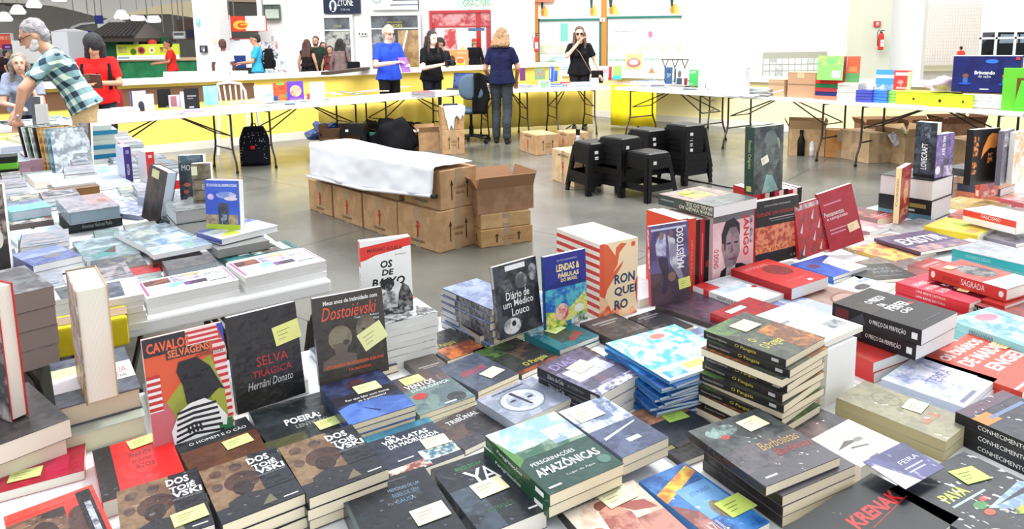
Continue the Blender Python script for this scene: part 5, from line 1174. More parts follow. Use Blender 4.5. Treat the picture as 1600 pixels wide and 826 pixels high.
# the Pangeia tower of ten
PAN=FIRE();PAN['sp']=(38,34,34);PAN['spa']=[('t','O Pangeia',.40,.25,.66,.75,(214,200,60)),('t','Romance histórico',.04,.35,.3,.65,(190,186,180)),('r',.84,.3,.92,.7,(190,190,190))]
PAN['art']=[('r',0,0,1,1,(84,92,76),(56,58,56),24),('r',.0,.72,.6,1,(96,140,70),(60,70,60),22),('r',.5,0,1,.6,(206,130,50),(120,70,40),30),('t','O Pangeia',.12,.22,.52,.38,(214,206,80)),('t','O',.16,.44,.24,.54,(214,206,80))]
ctr_p,yp,wp,hp_=rect(.925,A=(1228,563),B=(1281,528),Cc=(1168,486),D=(1110,519))
for i in range(11):
 th=.0158;z=.75+th*(10-i);fl_=(i in(0,1,3,5,7,9))
 lb='green and orange cover with a pale note topping the tall tower of Pangeia books' if i==0 else f'{ORD[i + 1]} book from the top of the tall tower of Pangeia books'
 M=T(ctr_p.x+.006*math.sin(i*2.3)-.0012*i,ctr_p.y+.006*math.cos(i*1.9)-.001*i,z,yp+2.2*math.sin(i*2.9))@(Matrix()if i in(0,1,3,4,5,7,9)else RZ(180))
 book(lb,M,.145,.175,th,PAN,group='tall tower of Pangeia books',pages=CRM,note=NT(.55,.76,0,NOTE2,.034)if i==0 else None)
# white block books beside the tower
fz=.75
for k,(px,lb)in enumerate(((1270,'left thin cream upright book beside the Pangeia tower'),(1277,'middle thin cream upright book beside the Pangeia tower'),(1284,'right thin cream upright book beside the Pangeia tower'))):
 p=P(px,632,.75);book(lb,T(p.x,p.y,.75,34)@T(0,.08)@RZ(-90)@UP@T(0,.055,0),.16,.11,.009,cov((226,214,176),None,(),sp=(236,226,180)),pages=CRM)
p=P(1290,636,.75)
book('thick white upright book with its pages turned to the camera, beside the Pangeia tower',T(p.x,p.y,.75,34)@T(.05,.075)@UP@RY(0)@T(0,.062,-.075),.105,.125,.15,cov((242,242,240)),pages=(246,246,246),wrap=False)
p=P(1236,528,.88);book('white paperback lying on the upright white books, text lines on its edge',T(p.x+.05,p.y+.06,.877,34),.17,.17,.012,cov((240,240,238),None,[('r',.62,.16,.92,.34,(110,120,126),(170,176,180),60),('r',.2,.6,.4,.66,(140,150,160))]))
# amazon travel book and neighbours
flat('green AMAZÔNICAS travel cover with a bright river photo',A=(860,772),B=(972,726),Cc=(868,640),D=(758,682),t=.02,n=2,z0=.775,short='the Amazônicas pile',pages=CRM,c=cov((36,74,62),(44,84,74),[('r',0,.52,1,1,(226,232,224),(150,190,196),14),('p',[(0,.5),(0,.62),(.4,.62),(1,.72),(1,.5)],(60,110,90),(150,170,150),20),('p',[(0,.42),(.12,.5),(0,.9)],(90,140,70)),('r',.6,.55,1,.8,(150,170,190),(226,230,236),20),('t','PEREGRINAÇÕES',.12,.36,.70,.43,W),('t','AMAZÔNICAS',.08,.22,.92,.35,W,{'b':.02}),('t','Lugar de Água',.36,.12,.74,.16,(200,210,200)),('e',.88,.15,.08,.06,(90,130,120)),('r',.06,.06,.22,.08,W)],sp=(30,84,52),spa=[('t','Peregrinações',.2,.3,.6,.7,W),('r',.8,.3,.92,.7,W)]))
flat('snowy forest photo cover to the right of the Amazônicas book',A=(972,716),B=(1047,681),Cc=(940,620),D=(872,642),t=.018,n=2,z0=.775,short='the snowy forest pile',pages=CRM,c=cov((96,108,140),(70,80,108),[('r',0,.5,1,1,(210,220,236),(110,124,160),26),('r',0,.75,.6,1,(236,240,244),(200,210,226),16),('r',.4,.16,.66,.22,W),('p',[(.1,.3),(.9,.42),(.9,.44),(.1,.34)],(190,200,216))]),note=NT(.36,.80,0,NOTE2,.036))
flat('worn drawing of a brown warrior on a pale cover at the bottom',D=(873,791),Cc=(990,748),B=(1090,842),t=.02,c=cov((226,214,196),(206,176,156),[('r',.5,0,1,.5,(150,84,76),(196,140,124),18),('e',.42,.80,.09,.07,(134,70,60)),('p',[(.34,.74),(.52,.80),(.66,.60),(.60,.2),(.36,.2),(.3,.5)],(166,96,84),(206,150,130),24),('p',[(.52,.78),(.9,.70),(.96,.55),(.7,.6)],(168,90,80)),('e',.16,.5,.09,.06,(190,130,100)),('t','SALVAGUARDA',.1,.9,.7,.94,(120,96,86))],sp=(40,34,36)),note=NT(.66,.86,6,NOTE2,.036))
flat('blue cover with a yellow and orange banner at the bottom centre',D=(990,752),Cc=(1067,726),B=(1212,815),t=.022,c=cov((70,130,196),(44,92,160),[('p',[(.0,.62),(.0,.76),(.95,.96),(.98,.84)],(216,120,50),(226,200,70),40),('r',.3,.28,.95,.72,(120,170,220),(104,156,210),12),('t','ESTE MUNDO É',.45,.58,.86,.64,(60,90,150)),('e',.62,.34,.14,.12,(150,140,110),(120,110,96),30),('p',[(0,.6),(.3,.4),(.3,0),(0,0)],(140,84,80),(186,130,120),20),('r',.3,0,1,.24,(36,84,150),(60,130,200),20),('t','AZUL',.12,.12,.40,.26,(214,206,206))]),note=NT(.86,.30,0,(206,226,110),.034))
flat('dark photo book with a bright green note between the amazon pile and the tower',A=(1060,700),B=(1120,672),Cc=(1052,618),D=(985,648),t=.014,c=cov((78,70,68),(44,50,62),[('r',0,.6,1,1,(196,140,104),(120,90,76),14),('r',0,.1,.7,.6,(54,60,74),(40,44,54),20)]),note=NT(.62,.60,-6,(190,226,110),.03))
flat('black book edge with yellow lettering in front of the dark photo book',A=(1066,722),B=(1130,690),Cc=(1108,676),D=(1040,700),t=.012,c=cov((52,48,46),(34,34,38),[('r',.0,.8,1,1,(150,140,90))]),h=.05)
BAR=cov((112,108,112),(84,84,92),[('r',0,.55,1,1,(96,104,100),(60,64,68),20),('e',.3,.84,.2,.1,(150,180,170),(90,100,100),30),('e',.26,.74,.05,.03,(200,60,60)),('t','Borboletas',.42,.40,.94,.52,(196,156,96),{'sh':.3}),('t','Barbosas',.5,.28,.98,.38,(176,60,56),{'sh':.3}),('r',0,.0,1,.2,(96,94,102)),('r',.1,.08,.25,.1,W)],sp=(44,36,38))
flat('grey brown Borboletas cover topping the leaning pile at the lower right',A=(1203,762),B=(1302,714),Cc=(1190,634),D=(1074,675),t=.016,z0=.808,c=BAR,pages=CRM,note=NT(.70,.80,4,NOTE2,.03))
flat('second grey brown Borboletas copy sticking out below the top one',A=(1228,778),B=(1326,726),Cc=(1212,648),D=(1100,690),t=.018,n=3,z0=.752,short='the leaning Borboletas pile',c=BAR,pages=CRM)
flat('KRENAK book, black with red letters at the bottom edge',A=(1325,905),B=(1535,815),Cc=(1362,750),D=(1203,826),t=.03,c=cov((24,34,40),None,[('t','KRENAK',.42,.52,.92,.70,(220,46,44),{'b':.03,'sh':.1}),('p',[(.5,.44),(.95,.52),(.95,.535),(.5,.455)],(150,40,40)),('e',.08,.66,.05,.04,(40,130,70))],sp=(20,24,28)),wrap=False)
flat('black PAVÁ cover with green letters and white figures at the right bottom corner',A=(1545,850),B=(1680,790),Cc=(1500,700),D=(1394,770),t=.03,c=cov((44,50,62),(34,38,48),[('t','PAVÁ',.22,.56,.50,.72,(190,216,80),{'b':.03}),('r',.2,.50,.62,.525,(170,190,210)),('p',[(.42,.34),(.95,.42),(1,.36),(1,.2),(.6,.18)],(180,206,226),(120,150,180),26),('p',[(.5,.32),(.9,.34),(.9,.28)],(44,50,60)),('e',.40,.40,.07,.05,(60,140,70)),('e',.38,.30,.05,.04,(200,80,50)),('e',.5,.44,.05,.03,(206,60,60)),('e',.62,.16,.1,.04,(200,180,60),(60,130,60),60)]),note=NT(.70,.72,-12,(196,222,130),.032))
flat('thick grey olive book with faint round lettering and a pale note',A=(1478,690),B=(1492,664),Cc=(1356,598),D=(1306,627),w=.115,h=.20,t=.02,n=2,short='the olive book pile',pages=(206,196,160),c=cov((168,162,134),(150,146,122),[('e',.62,.68,.22,.14,(140,134,110)),('e',.62,.68,.2,.12,(162,156,130)),('t','MUNDO',.45,.64,.84,.72,(120,116,100)),('t','A HISTÓRIA',.4,.48,.9,.55,(130,126,108)),('r',.3,.22,.8,.3,(176,120,90),(160,154,130),60)],sp=(176,164,120)),note=NT(.74,.44,6,(240,240,190),.03))
flat('white cover with a pencil bird sketch below the olive pile',A=(1340,728),B=(1412,694),Cc=(1320,652),D=(1270,690),t=.035,c=cov((232,222,214),(220,206,206),[('p',[(.1,.5),(.4,.62),(.7,.46),(.5,.5)],(110,104,100)),('p',[(.3,.4),(.6,.3),(.62,.33),(.34,.44)],(120,114,110)),('e',.6,.52,.1,.05,(150,144,136)),('r',.3,.05,.5,.08,(120,120,120)),('r',.45,.6,.85,.82,(240,242,196))]))
flat('grey brown cover with shiny wrap behind the bird sketch cover',A=(1262,690),B=(1330,655),Cc=(1262,632),D=(1205,660),t=.03,c=cov((104,98,104),(80,78,88),[('r',0,0,.6,.5,(140,120,120),(90,86,92),20)]))
mb=MB();mb.box(-.055,-.036,0,.055,.036,.0012,(44,56,110),(80,80,140),14);mb.art(T(-.055,-.036,.0012),.11,.072,[('p',[(0,0),(.4,0),(.1,.8),(0,.8)],(206,210,222)),('t','FEIRA',.45,.5,.9,.62,(200,206,220)),('r',.4,.36,.85,.40,(170,180,206)),('r',.4,.25,.8,.29,(170,180,206))]);p=P(1412,728,.80);o=mb.build('bookmark',M_COVER);o.matrix_world=T(p.x,p.y,.802,30)@RX(6);tag(o,'rounded blue and lilac leaflet resting between the sketch cover and PAVÁ','leaflet')
flat('dark blue book with an orange label topping the pile at the right edge',Cc=(1582,602),D=(1493,643),h=.20,w=.16,t=.02,n=3,short='the dark blue labelled pile at the right edge',pages=WH,c=cov((52,58,74),(36,40,52),[('r',0,.72,.3,.86,(206,130,50)),('p',[(.38,.4),(.5,.5),(.62,.4),(.5,.3)],(180,120,80)),('r',0,.88,1,1,(96,70,90)),('r',.2,.76,.9,.8,(110,130,170)),('r',.6,.2,.95,.6,(96,92,80),(60,60,66),40)],sp=(30,30,34),spa=[('t','CONHECIMENTO',.2,.3,.6,.7,W)]))
flat('pale blue and lilac collage cover right of the white upright books',A=(1498,632),B=(1572,590),Cc=(1440,560),D=(1366,588),t=.014,n=2,short='the pale collage pile',c=cov((186,198,226),(226,230,240),[('r',.1,.2,.9,.9,(160,170,210),(228,226,238),34),('t','TERRA',.3,.45,.8,.6,(120,110,160)),('r',.1,.05,.5,.1,(120,120,150))]),pages=WH)
flat('red cover with big white letters under the cyan book',A=(1585,606),B=(1690,560),Cc=(1530,524),D=(1427,555),t=.014,n=2,short='the red and white lettered pile',c=cov((222,72,52),None,[('t','OS DIÁRIOS',.1,.78,.8,.93,W,{'b':.03}),('t','DE MARX E',.15,.56,.9,.72,W,{'b':.03}),('t','ENGELS',.25,.34,.95,.5,W,{'b':.03}),('r',.0,.05,1,.08,W)]),note=NT(.85,.62,0,(250,214,160)))
flat('cyan cover book above the red lettered pile at the right',A=(1600,545),B=(1680,520),Cc=(1540,478),D=(1490,498),t=.022,n=2,short='the cyan book pile at the right',c=cov((120,180,214),(170,206,226),[('r',.1,.1,.9,.9,(96,160,206),(186,214,230),26),('e',.55,.8,.2,.1,(220,130,150))],sp=(150,214,216),spa=[('t','MEU LUGAR',.3,.3,.6,.7,(40,110,130))]))
PER=cov((32,32,38),None,[('r',0,.55,.4,1,(66,50,46),(36,34,38),18),('t','O PREÇO',.36,.68,.78,.8,W,{'b':.02}),('t','DA',.4,.58,.52,.66,W,{'b':.02}),('t','PERFEI',.36,.44,.80,.56,W,{'b':.02}),('t','ÇÃO',.4,.32,.66,.42,W,{'b':.02}),('p',[(.8,.5),(.95,.44),(.8,.42)],(170,44,40)),('r',.3,.1,.8,.115,(90,90,90))],sp=(30,30,34),spa=[('t','O PREÇO DA PERFEIÇÃO',.44,.32,.84,.72,W),('r',.04,.2,.2,.8,(110,40,42)),('p',[(.22,.2),(.36,.9),(.40,.2)],(70,74,84)),('r',.9,.3,.96,.7,W)])
flat('thick black O PREÇO DA PERFEIÇÃO book topping its pair',A=(1443,516),B=(1492,488),Cc=(1360,448),D=(1302,473),t=.036,n=2,z0=.80,jit=2.2,short='the black O PREÇO DA PERFEIÇÃO pair',c=PER,wrap=False,pages=WH)
flat('red book with white pages under the black O PREÇO DA PERFEIÇÃO pair',A=(1366,572),B=(1480,520),Cc=(1362,480),D=(1255,515),t=.024,n=2,short='the red book under the black pair',c=cov((196,52,46),(176,60,50),[('e',.3,.8,.2,.1,(196,120,60),(180,50,44),30),('r',.3,.3,.9,.33,(226,190,180))],sp=(210,40,40)),pages=WH,note=NT(.35,.62,4,(214,206,160)))
MRX=cov((206,44,74),(196,40,66),[('t','UMA BREVE',.08,.72,.5,.82,W),('t','HISTÓRIA',.1,.56,.46,.66,W),('t','DA LUTA',.14,.4,.44,.5,W),('t','POPULAR',.56,.5,.92,.6,W),('t','NO BRASIL',.58,.34,.94,.44,W)],sp=(216,46,60),spa=[('t','UMA BREVE HISTÓRIA',.3,.3,.7,.75,W)])
flat('pink red cover with white words topping the pile left of the bible',A=(1515,474),B=(1556,456),Cc=(1438,420),D=(1395,438),t=.016,n=3,short='the pink red pile left of the bible',c=MRX,note=NT(.62,.3,8,(250,214,160),.024),h=.20,w=.15)
BIB=cov((210,70,60),(200,80,70),[('e',.55,.6,.3,.25,(60,60,62),(150,150,150),30),('r',0,0,1,.3,(160,186,206),(200,210,220),16)],sp=(214,60,50),spa=[('t','BÍBLIA',.2,.3,.42,.75,(170,40,40)),('t','SAGRADA',.44,.3,.74,.8,W),('e',.06,.5,.03,.3,W),('e',.94,.5,.03,.25,W)])
flat('thick red BÍBLIA SAGRADA book with a cream note',A=(1573,452),B=(1622,426),Cc=(1500,385),D=(1451,411),t=.034,z0=.80,c=BIB,note=NT(.3,.85,4,(240,214,170),.022),h=.21,w=.15,hard=True)
flat('red book under the BÍBLIA SAGRADA showing its spine',A=(1570,478),B=(1630,448),Cc=(1520,420),D=(1470,440),t=.024,n=2,short='the red books under the bible',c=cov((200,50,46),None,(),sp=(196,44,40)),h=.2,w=.14)
flat('turquoise spined grey book behind the BÍBLIA SAGRADA',A=(1602,414),B=(1660,392),Cc=(1530,365),D=(1471,384),t=.028,n=2,short='the turquoise spined grey pile',c=cov((186,192,198),(160,166,176),[('r',.1,.1,.9,.5,(206,208,212),(170,176,186),20)],sp=(50,180,184),spa=[('t','MULHERES E DEUSAS',.2,.3,.55,.7,(150,226,226))]),h=.21,w=.16)
flat('dark red edged book at the right edge below the red pile',A=(1600,500),B=(1680,470),Cc=(1590,452),D=(1545,470),t=.02,n=2,short='the black and red pile at the right edge',c=cov((170,44,44),(120,36,40),(),sp=(40,30,32),spa=[('t','MULHERES',.2,.3,.6,.7,W)]),h=.16,w=.14)
flat('red book with a black ink blot and white pages in front of the historical books',A=(1238,451),B=(1293,432),Cc=(1200,404),D=(1142,420),t=.034,z0=.77,c=cov((196,36,36),None,[('e',.62,.60,.26,.22,(110,24,28),(150,30,32),60),('t','LA VORÁGINE',.1,.8,.7,.9,(226,150,150)),('r',.2,.2,.8,.22,(214,90,90)),('r',.6,.06,.7,.12,W)],sp=(176,26,28)),pages=WH,wrap=False)
flat('white and red ARAPUCA book with blue stripes left of the ink blot book',A=(1166,478),B=(1238,455),Cc=(1140,431),D=(1083,444),t=.016,n=2,short='the ARAPUCA pair',c=cov((236,238,240),None,[('r',.1,.5,.9,.95,(180,206,226),(230,236,240),20),('r',.0,.7,.3,1,(220,60,60)),('e',.8,.45,.06,.04,(190,50,60)),('r',.4,.2,.9,.35,(190,210,226),(236,238,240),30)],sp=(234,234,234),spa=[('t','ARAPUCA ESTA',.45,.2,.9,.8,K),('r',.2,0,.3,1,(214,60,56))]))
flat('wide dark purple photo book under the football cover',A=(1165,520),B=(1225,486),Cc=(1098,447),D=(1018,478),t=.014,z0=.752,c=cov((92,64,84),(64,52,70),[('r',.1,.2,.9,.9,(110,76,96),(70,56,76),12)],sp=(50,36,40)))
flat('red and green cover with a white label above the Pangeia tower',A=(1176,512),B=(1246,484),Cc=(1170,466),D=(1108,487),t=.02,z0=.766,c=cov((176,40,46),(150,40,46),[('r',.2,.7,.6,.85,W),('r',0,0,1,.3,(90,130,60),(60,90,50),20)],sp=(190,40,44)))
flat('pale blue and violet misty cover between the ARAPUCA pair and the black pair',A=(1265,520),B=(1330,486),Cc=(1232,458),D=(1172,484),t=.018,c=cov((150,166,206),(206,214,232),[('r',0,.5,.6,1,(70,76,130),(120,130,180),14),('r',.3,.1,1,.6,(206,214,232),(170,180,214),18)]))
flat('brown cover with a pale ring behind the violet misty cover',A=(1330,490),B=(1375,462),Cc=(1290,448),D=(1238,470),t=.014,c=cov((176,150,134),(160,132,118),[('e',.6,.4,.3,.25,(140,96,84)),('e',.6,.4,.26,.2,(184,156,140))]))
flat('white cover with a bird head and a red corner left of the pink red pile',A=(1350,468),B=(1405,446),Cc=(1335,430),D=(1292,452),t=.012,c=cov((236,234,230),None,[('e',.55,.5,.2,.14,(56,58,60)),('r',.7,.2,1,.8,(130,150,176),(226,226,226),30),('r',0,.1,.3,.25,(160,50,44))]))
flat('black cover with fine white text lines beyond the bird head cover',A=(1335,442),B=(1440,430),Cc=(1378,408),D=(1330,418),t=.012,c=cov((30,34,36),None,[('t','A VIDA DOS',.3,.6,.8,.75,(170,176,176)),('t','ANIMAIS',.4,.4,.9,.55,(150,156,156)),('r',.3,.2,.8,.24,(120,124,124))]))
flat('blue cover with a white bird outline beside the red ink blot book',A=(1300,432),B=(1358,416),Cc=(1288,398),D=(1236,413),t=.012,n=2,short='the blue bird outline pair',c=cov((52,110,206),(40,90,186),[('p',[(.5,0),(.55,.7),(1,.9),(1,0)],W),('e',.25,.65,.1,.12,(110,60,110)),('e',.68,.5,.14,.2,(80,90,130)),('e',.68,.5,.125,.185,W)]))
flat('yellow and orange mosaic cover below the upright red leaning book',A=(1398,412),B=(1460,390),Cc=(1385,374),D=(1334,386),t=.012,c=cov((232,190,96),(190,110,70),[('r',.5,0,1,.5,(236,206,90),(200,150,110),20)]))
flat('grey brown transparent wrapped book under the mosaic cover',A=(1372,430),B=(1445,408),Cc=(1360,386),D=(1290,404),t=.010,z0=.751,c=cov((150,132,124),(120,104,100),[('r',.1,.7,.2,.95,(230,226,150))]),h=.12)
flat('purple cover with white brush script behind the mosaic cover',A=(1440,398),B=(1510,376),Cc=(1440,358),D=(1380,372),z0=.766,t=.012,c=cov((110,84,120),(76,66,110),[('t','EXISTIR',.1,.4,.9,.75,W,{'b':.02,'sh':.3}),('r',0,0,1,.3,(190,150,150),(120,100,130),20)]))
flat('bright yellow cover in the middle of the far right books',A=(1528,368),B=(1560,352),Cc=(1480,340),D=(1440,352),t=.014,n=2,short='the bright yellow pair',c=cov((232,222,60),(240,200,90),[('r',.5,.4,.75,.7,(170,190,50)),('r',.1,.1,.4,.3,(230,150,90))],sp=(226,200,40)))
flat('salmon red cover behind the bright yellow pair',A=(1570,350),B=(1612,336),Cc=(1520,325),D=(1480,338),t=.012,c=cov((206,120,110),(190,96,92)),h=.2,w=.15)
flat('grey and violet patterned cover right of the bright yellow pair',A=(1590,384),B=(1645,366),Cc=(1575,350),D=(1528,364),t=.014,c=cov((140,134,150),(186,180,190),[('r',.1,.2,.8,.8,(110,106,130),(200,190,196),26)]))
flat('white book with a red fascism spine band at the far right',A=(1588,345),B=(1640,330),Cc=(1560,308),D=(1502,322),t=.05,z0=.79,c=cov((232,236,240),(206,214,226),(),sp=(226,70,50),spa=[('r',0,0,1,.48,WH),('t','FASCISMO',.36,.62,.72,.88,W)]),h=.2,w=.15,hard=True)
flat('clear wrapped brownish cover left of the purple script',A=(1335,392),B=(1404,372),Cc=(1370,346),D=(1302,366),t=.01,c=cov((170,140,128),(196,186,180),[('r',0,0,.6,.5,(186,190,192),(150,140,140),14)]),h=.16)
flat('pale grey wrapped cover in front of the thick black and white tomes',A=(1440,372),B=(1500,352),Cc=(1440,338),D=(1385,352),t=.01,c=cov((200,196,194),(170,168,172)))
flat('pink lettered cover at the far right edge beyond the fascism book',A=(1600,318),B=(1660,305),Cc=(1610,292),D=(1570,304),t=.03,c=cov((226,110,120),(240,190,190),[('t','TREM',.3,.3,.9,.7,W)]),h=.15)
# ============================================================ BOOKS: upright ones of the foreground island
CAV=[('r',0,0,1,1,(224,90,50)),('r',0,.0,.30,.42,(206,110,120)),('r',0,.36,.16,.66,W)]
CAV+=[('r',0,.37+.055*k,.16,.40+.055*k,(200,50,54))for k in range(6)]
CAV+=[('p',[(.20,.42),(.55,.66),(.80,.74),(.92,.40),(.86,.12),(.30,.10),(.28,.30)],(170,176,60),(150,160,50),8),('r',.84,.0,1,.86,(240,214,210))]
CAV+=[('r',.84+(0 if k>4 else 0),.02+.062*k,1,.048+.062*k,(206,50,60))for k in range(14)]+[('p',[(.82,0),(.93,0),(.93,.40),(.84,.60),(.80,.74),(.72,.5)],(168,176,62))]
CAV+=[('r',.52,.86,.93,1,(240,214,210))]+[('r',.52,.87+.045*k,.93,.893+.045*k,(206,50,60))for k in range(3)]
CAV+=[('r',0,.84,.52,1,(46,44,56)),('r',.26,.78,.80,.86,(52,50,60)),('p',[(.92,1),(1,1),(1,.8)],(50,70,190)),('r',0,0,.28,.05,(40,130,80)),('r',.78,.04,.98,.14,(40,130,80)),
('t','CAVALOS',.04,.865,.56,.955,(240,100,60),{'b':.03}),('t','SELVAGENS',.28,.79,.80,.86,(236,120,70),{'b':.03}),('t','ALEXANDRA LUCAS',.62,.74,.97,.775,(60,60,66)),
('p',[(.40,.74),(.62,.75),(.78,.64),(.90,.44),(.80,.40),(.72,.36),(.60,.34),(.44,.36),(.42,.52),(.36,.66)],(28,30,40)),('p',[(.66,.66),(.94,.40),(.80,.44)],(34,36,44)),
('p',[(.24,.0),(.22,.16),(.34,.31),(.48,.36),(.66,.37),(.80,.30),(.92,.16),(.90,.08),(.80,.10),(.82,.0)],(238,238,240))]
for k in range(6):CAV.append(('p',[(.26+.01*k,.045+.048*k),(.50,.075+.045*k),(.86-.012*k,.04+.052*k),(.86-.012*k,.062+.052*k),(.50,.100+.045*k),(.26+.01*k,.066+.048*k)],(30,32,44)))
for k in range(4):CAV.append(('p',[(.42+.05*k,.10),(.45+.05*k,.10),(.43+.05*k,.18),(.40+.05*k,.18)],(30,32,44)))
stand('upright CAVALOS SELVAGENS cover, a dark haired figure in a striped shirt seen from behind',(243,712),(368,672),.765,532,.016,lean=12,c=cov((224,90,50),None,CAV,sp=(230,200,200)))
stand('upright black SELVA TRÁGICA cover with red title and a yellow note',(372,648),(478,613),.78,497,.016,lean=9,c=cov((44,42,48),(54,50,58),[('e',.42,.74,.17,.13,(64,58,62),(44,42,46),30),('r',.3,.52,.58,.66,(56,52,56)),('r',0,0,1,.25,(20,20,24)),('t','SELVA',.34,.42,.80,.52,(200,50,60)),('t','TRÁGICA',.26,.31,.84,.40,(196,46,56)),('t','Hernâni Donato',.18,.20,.84,.28,(200,200,204),{'sh':.3})]),pages=WH,note=NT(.82,.70,8,(236,236,150),.034))
DAN=[('r',0,0,1,1,(74,68,64),(66,60,58),20),('t','Meus anos de intimidade com',.14,.895,.92,.945,W,{'b':.02}),('t','Dostoiévski',.10,.72,.90,.87,(236,86,50),{'sh':.35}),('t','Tradução de Robson',.56,.68,.92,.71,W),('t','Ortlibas',.76,.64,.92,.67,W),
('e',.34,.50,.17,.14,(150,138,118),(120,108,92),26),('p',[(.22,.44),(.46,.44),(.42,.32),(.66,.26),(.68,.16),(.06,.16),(.08,.26),(.26,.32)],(118,106,96)),('e',.42,.44,.05,.03,(90,76,66)),
('e',.72,.56,.15,.15,(138,128,112),(110,98,84),26),('e',.68,.55,.03,.012,(60,50,46)),('r',.55,.18,.95,.42,(78,72,66)),
('t','APOLINÁRIA PROKÓFIEVNA SÚSLOVA',.10,.17,.94,.215,(238,90,52),{'b':.02}),('t','F. M. DOSTOIÉVSKI',.42,.10,.74,.135,(238,90,52),{'b':.02})]
stand('upright brown grey cover with orange handwritten Dostoiévski title over two faces',(500,604),(608,578),.79,467,.016,lean=9,c=cov((74,68,64),None,DAN),pages=WH,note=NT(.80,.45,25,(240,240,176),.036))
# white pile with the OS DE BAIXO book on top
OB=[('r',0,0,1,1,(240,240,238)),('p',[(0,.80),(0,.92),(1,.99),(1,.88),(.86,.87),(.80,.85),(.3,.80),(.1,.75),(0,.74)],(226,58,48)),('t','MARIANO AZUELA',.14,.845,.82,.895,(110,30,30),{'b':.02}),('t','ROMANCE',.68,.77,.9,.79,(90,90,90)),
('t','OS',.38,.62,.62,.72,BK,{'b':.035,'sh':.15}),('t','DE',.40,.52,.64,.60,BK,{'b':.035,'sh':.15}),('t','BAIXO',.20,.38,.86,.49,BK,{'b':.035,'sh':.15}),
('e',.52,.38,.25,.06,(226,226,226)),('e',.50,.40,.14,.075,(50,50,52)),('e',.52,.35,.07,.05,(160,160,160),(60,60,60),80),('p',[(.34,.06),(.32,.24),(.44,.30),(.62,.30),(.70,.22),(.68,.06)],(214,214,214),(120,120,120),60),
('p',[(0,.06),(0,.24),(.18,.30),(.30,.20),(.34,.06)],(90,90,92),(190,190,190),60),('p',[(.68,.06),(.72,.26),(.80,.40),(.92,.34),(1,.2),(1,.06)],(60,60,62),(150,150,150),60),('r',0,0,1,.08,(60,60,64),(200,200,200),60)]
OBC=cov((240,240,238),None,OB,sp=(238,238,236),spa=[('r',0,0,.34,1,(214,44,40)),('t','OS DE BAIXO',.42,.25,.80,.75,BK)])
flat('white paperback with a red band topping the tall white pile behind the portraits',A=(592,512),B=(680,486),Cc=(648,462),D=(560,482),t=.0165,n=7,short='the tall white pile under OS DE BAIXO',c=OBC,pages=WH)
stand('upright OS DE BAIXO cover with a sombrero figure and a red band',(568,497),(646,484),.866,378,.022,lean=2,c=OBC,pages=WH,wrap=False)
# madman diary and its pile
MD=[('r',0,0,1,1,(84,88,94),(40,42,46),22),('r',.26,.90,.72,.97,(236,236,236)),('e',.26,.68,.13,.11,(120,122,126),(60,62,66),30),('e',.60,.72,.14,.12,(190,190,192),(90,92,96),30),('e',.88,.80,.1,.12,(180,182,184),(80,82,86),30),('r',.1,.30,.84,.62,(42,44,50)),
('t','Diário de',.22,.50,.76,.61,W,{'b':.01}),('t','um Médico',.14,.395,.84,.49,W,{'b':.01}),('t','Louco',.32,.27,.72,.375,W,{'b':.01}),('e',.30,.14,.20,.11,(226,226,226),(150,150,150),30),('e',.34,.17,.05,.04,(50,50,54))]
MDC=cov((84,88,94),None,MD,sp=(60,62,68),spa=[('r',0,.15,.3,.85,(180,182,186)),('r',.36,.1,1,.9,(60,60,66),(130,130,136),60)])
flat('blue grey cover with water drops topping the pile left of the madman diary',A=(766,485),B=(815,466),Cc=(748,432),D=(697,450),t=.018,n=6,jit=1.6,short='the pile left of the madman diary',c=cov((110,124,166),(150,164,200),[],sp=(60,62,68),spa=MDC['spa']),pages=CRM)
stand('upright black and white Diário de um Médico Louco cover leaning on its pile',(782,532),(848,508),.785,418,.014,lean=8,c=MDC)
# fables of Brazil
LF=[('r',0,0,1,1,(30,70,160),(60,130,190),40),('r',0,.56,1,1,(38,48,150)),('p',[(0,.56),(.4,.66),(1,.58),(1,.5),(0,.5)],(30,44,130)),('t','RUTH GUIMARÃES',.3,.90,.78,.93,(190,196,226)),('t','LENDAS &',.28,.76,.84,.86,(246,222,150),{'b':.03}),('t','FÁBULAS',.32,.67,.82,.75,(246,222,150),{'b':.03}),('t','DO BRASIL',.38,.61,.78,.66,(246,222,150),{'b':.02}),
('r',0,.22,1,.54,(40,100,190),(90,190,200),50),('p',[(.5,.2),(.95,.42),(1,.3),(1,.1),(.4,.05)],(60,160,90),(230,226,120),40),('p',[(0,.0),(0,.24),(.4,.2),(.5,0)],(110,180,70),(240,220,120),50),('e',.38,.2,.16,.12,(240,200,180),(214,80,100),50),('e',.8,.2,.12,.06,(240,236,220)),('r',.6,0,1,.1,(60,120,80),(226,230,220),40)]
stand('upright blue LENDAS E FÁBULAS DO BRASIL cover with colourful painted figures',(854,516),(918,498),.775,402,.013,lean=3,c=cov((30,70,160),None,LF,sp=(40,90,150)))
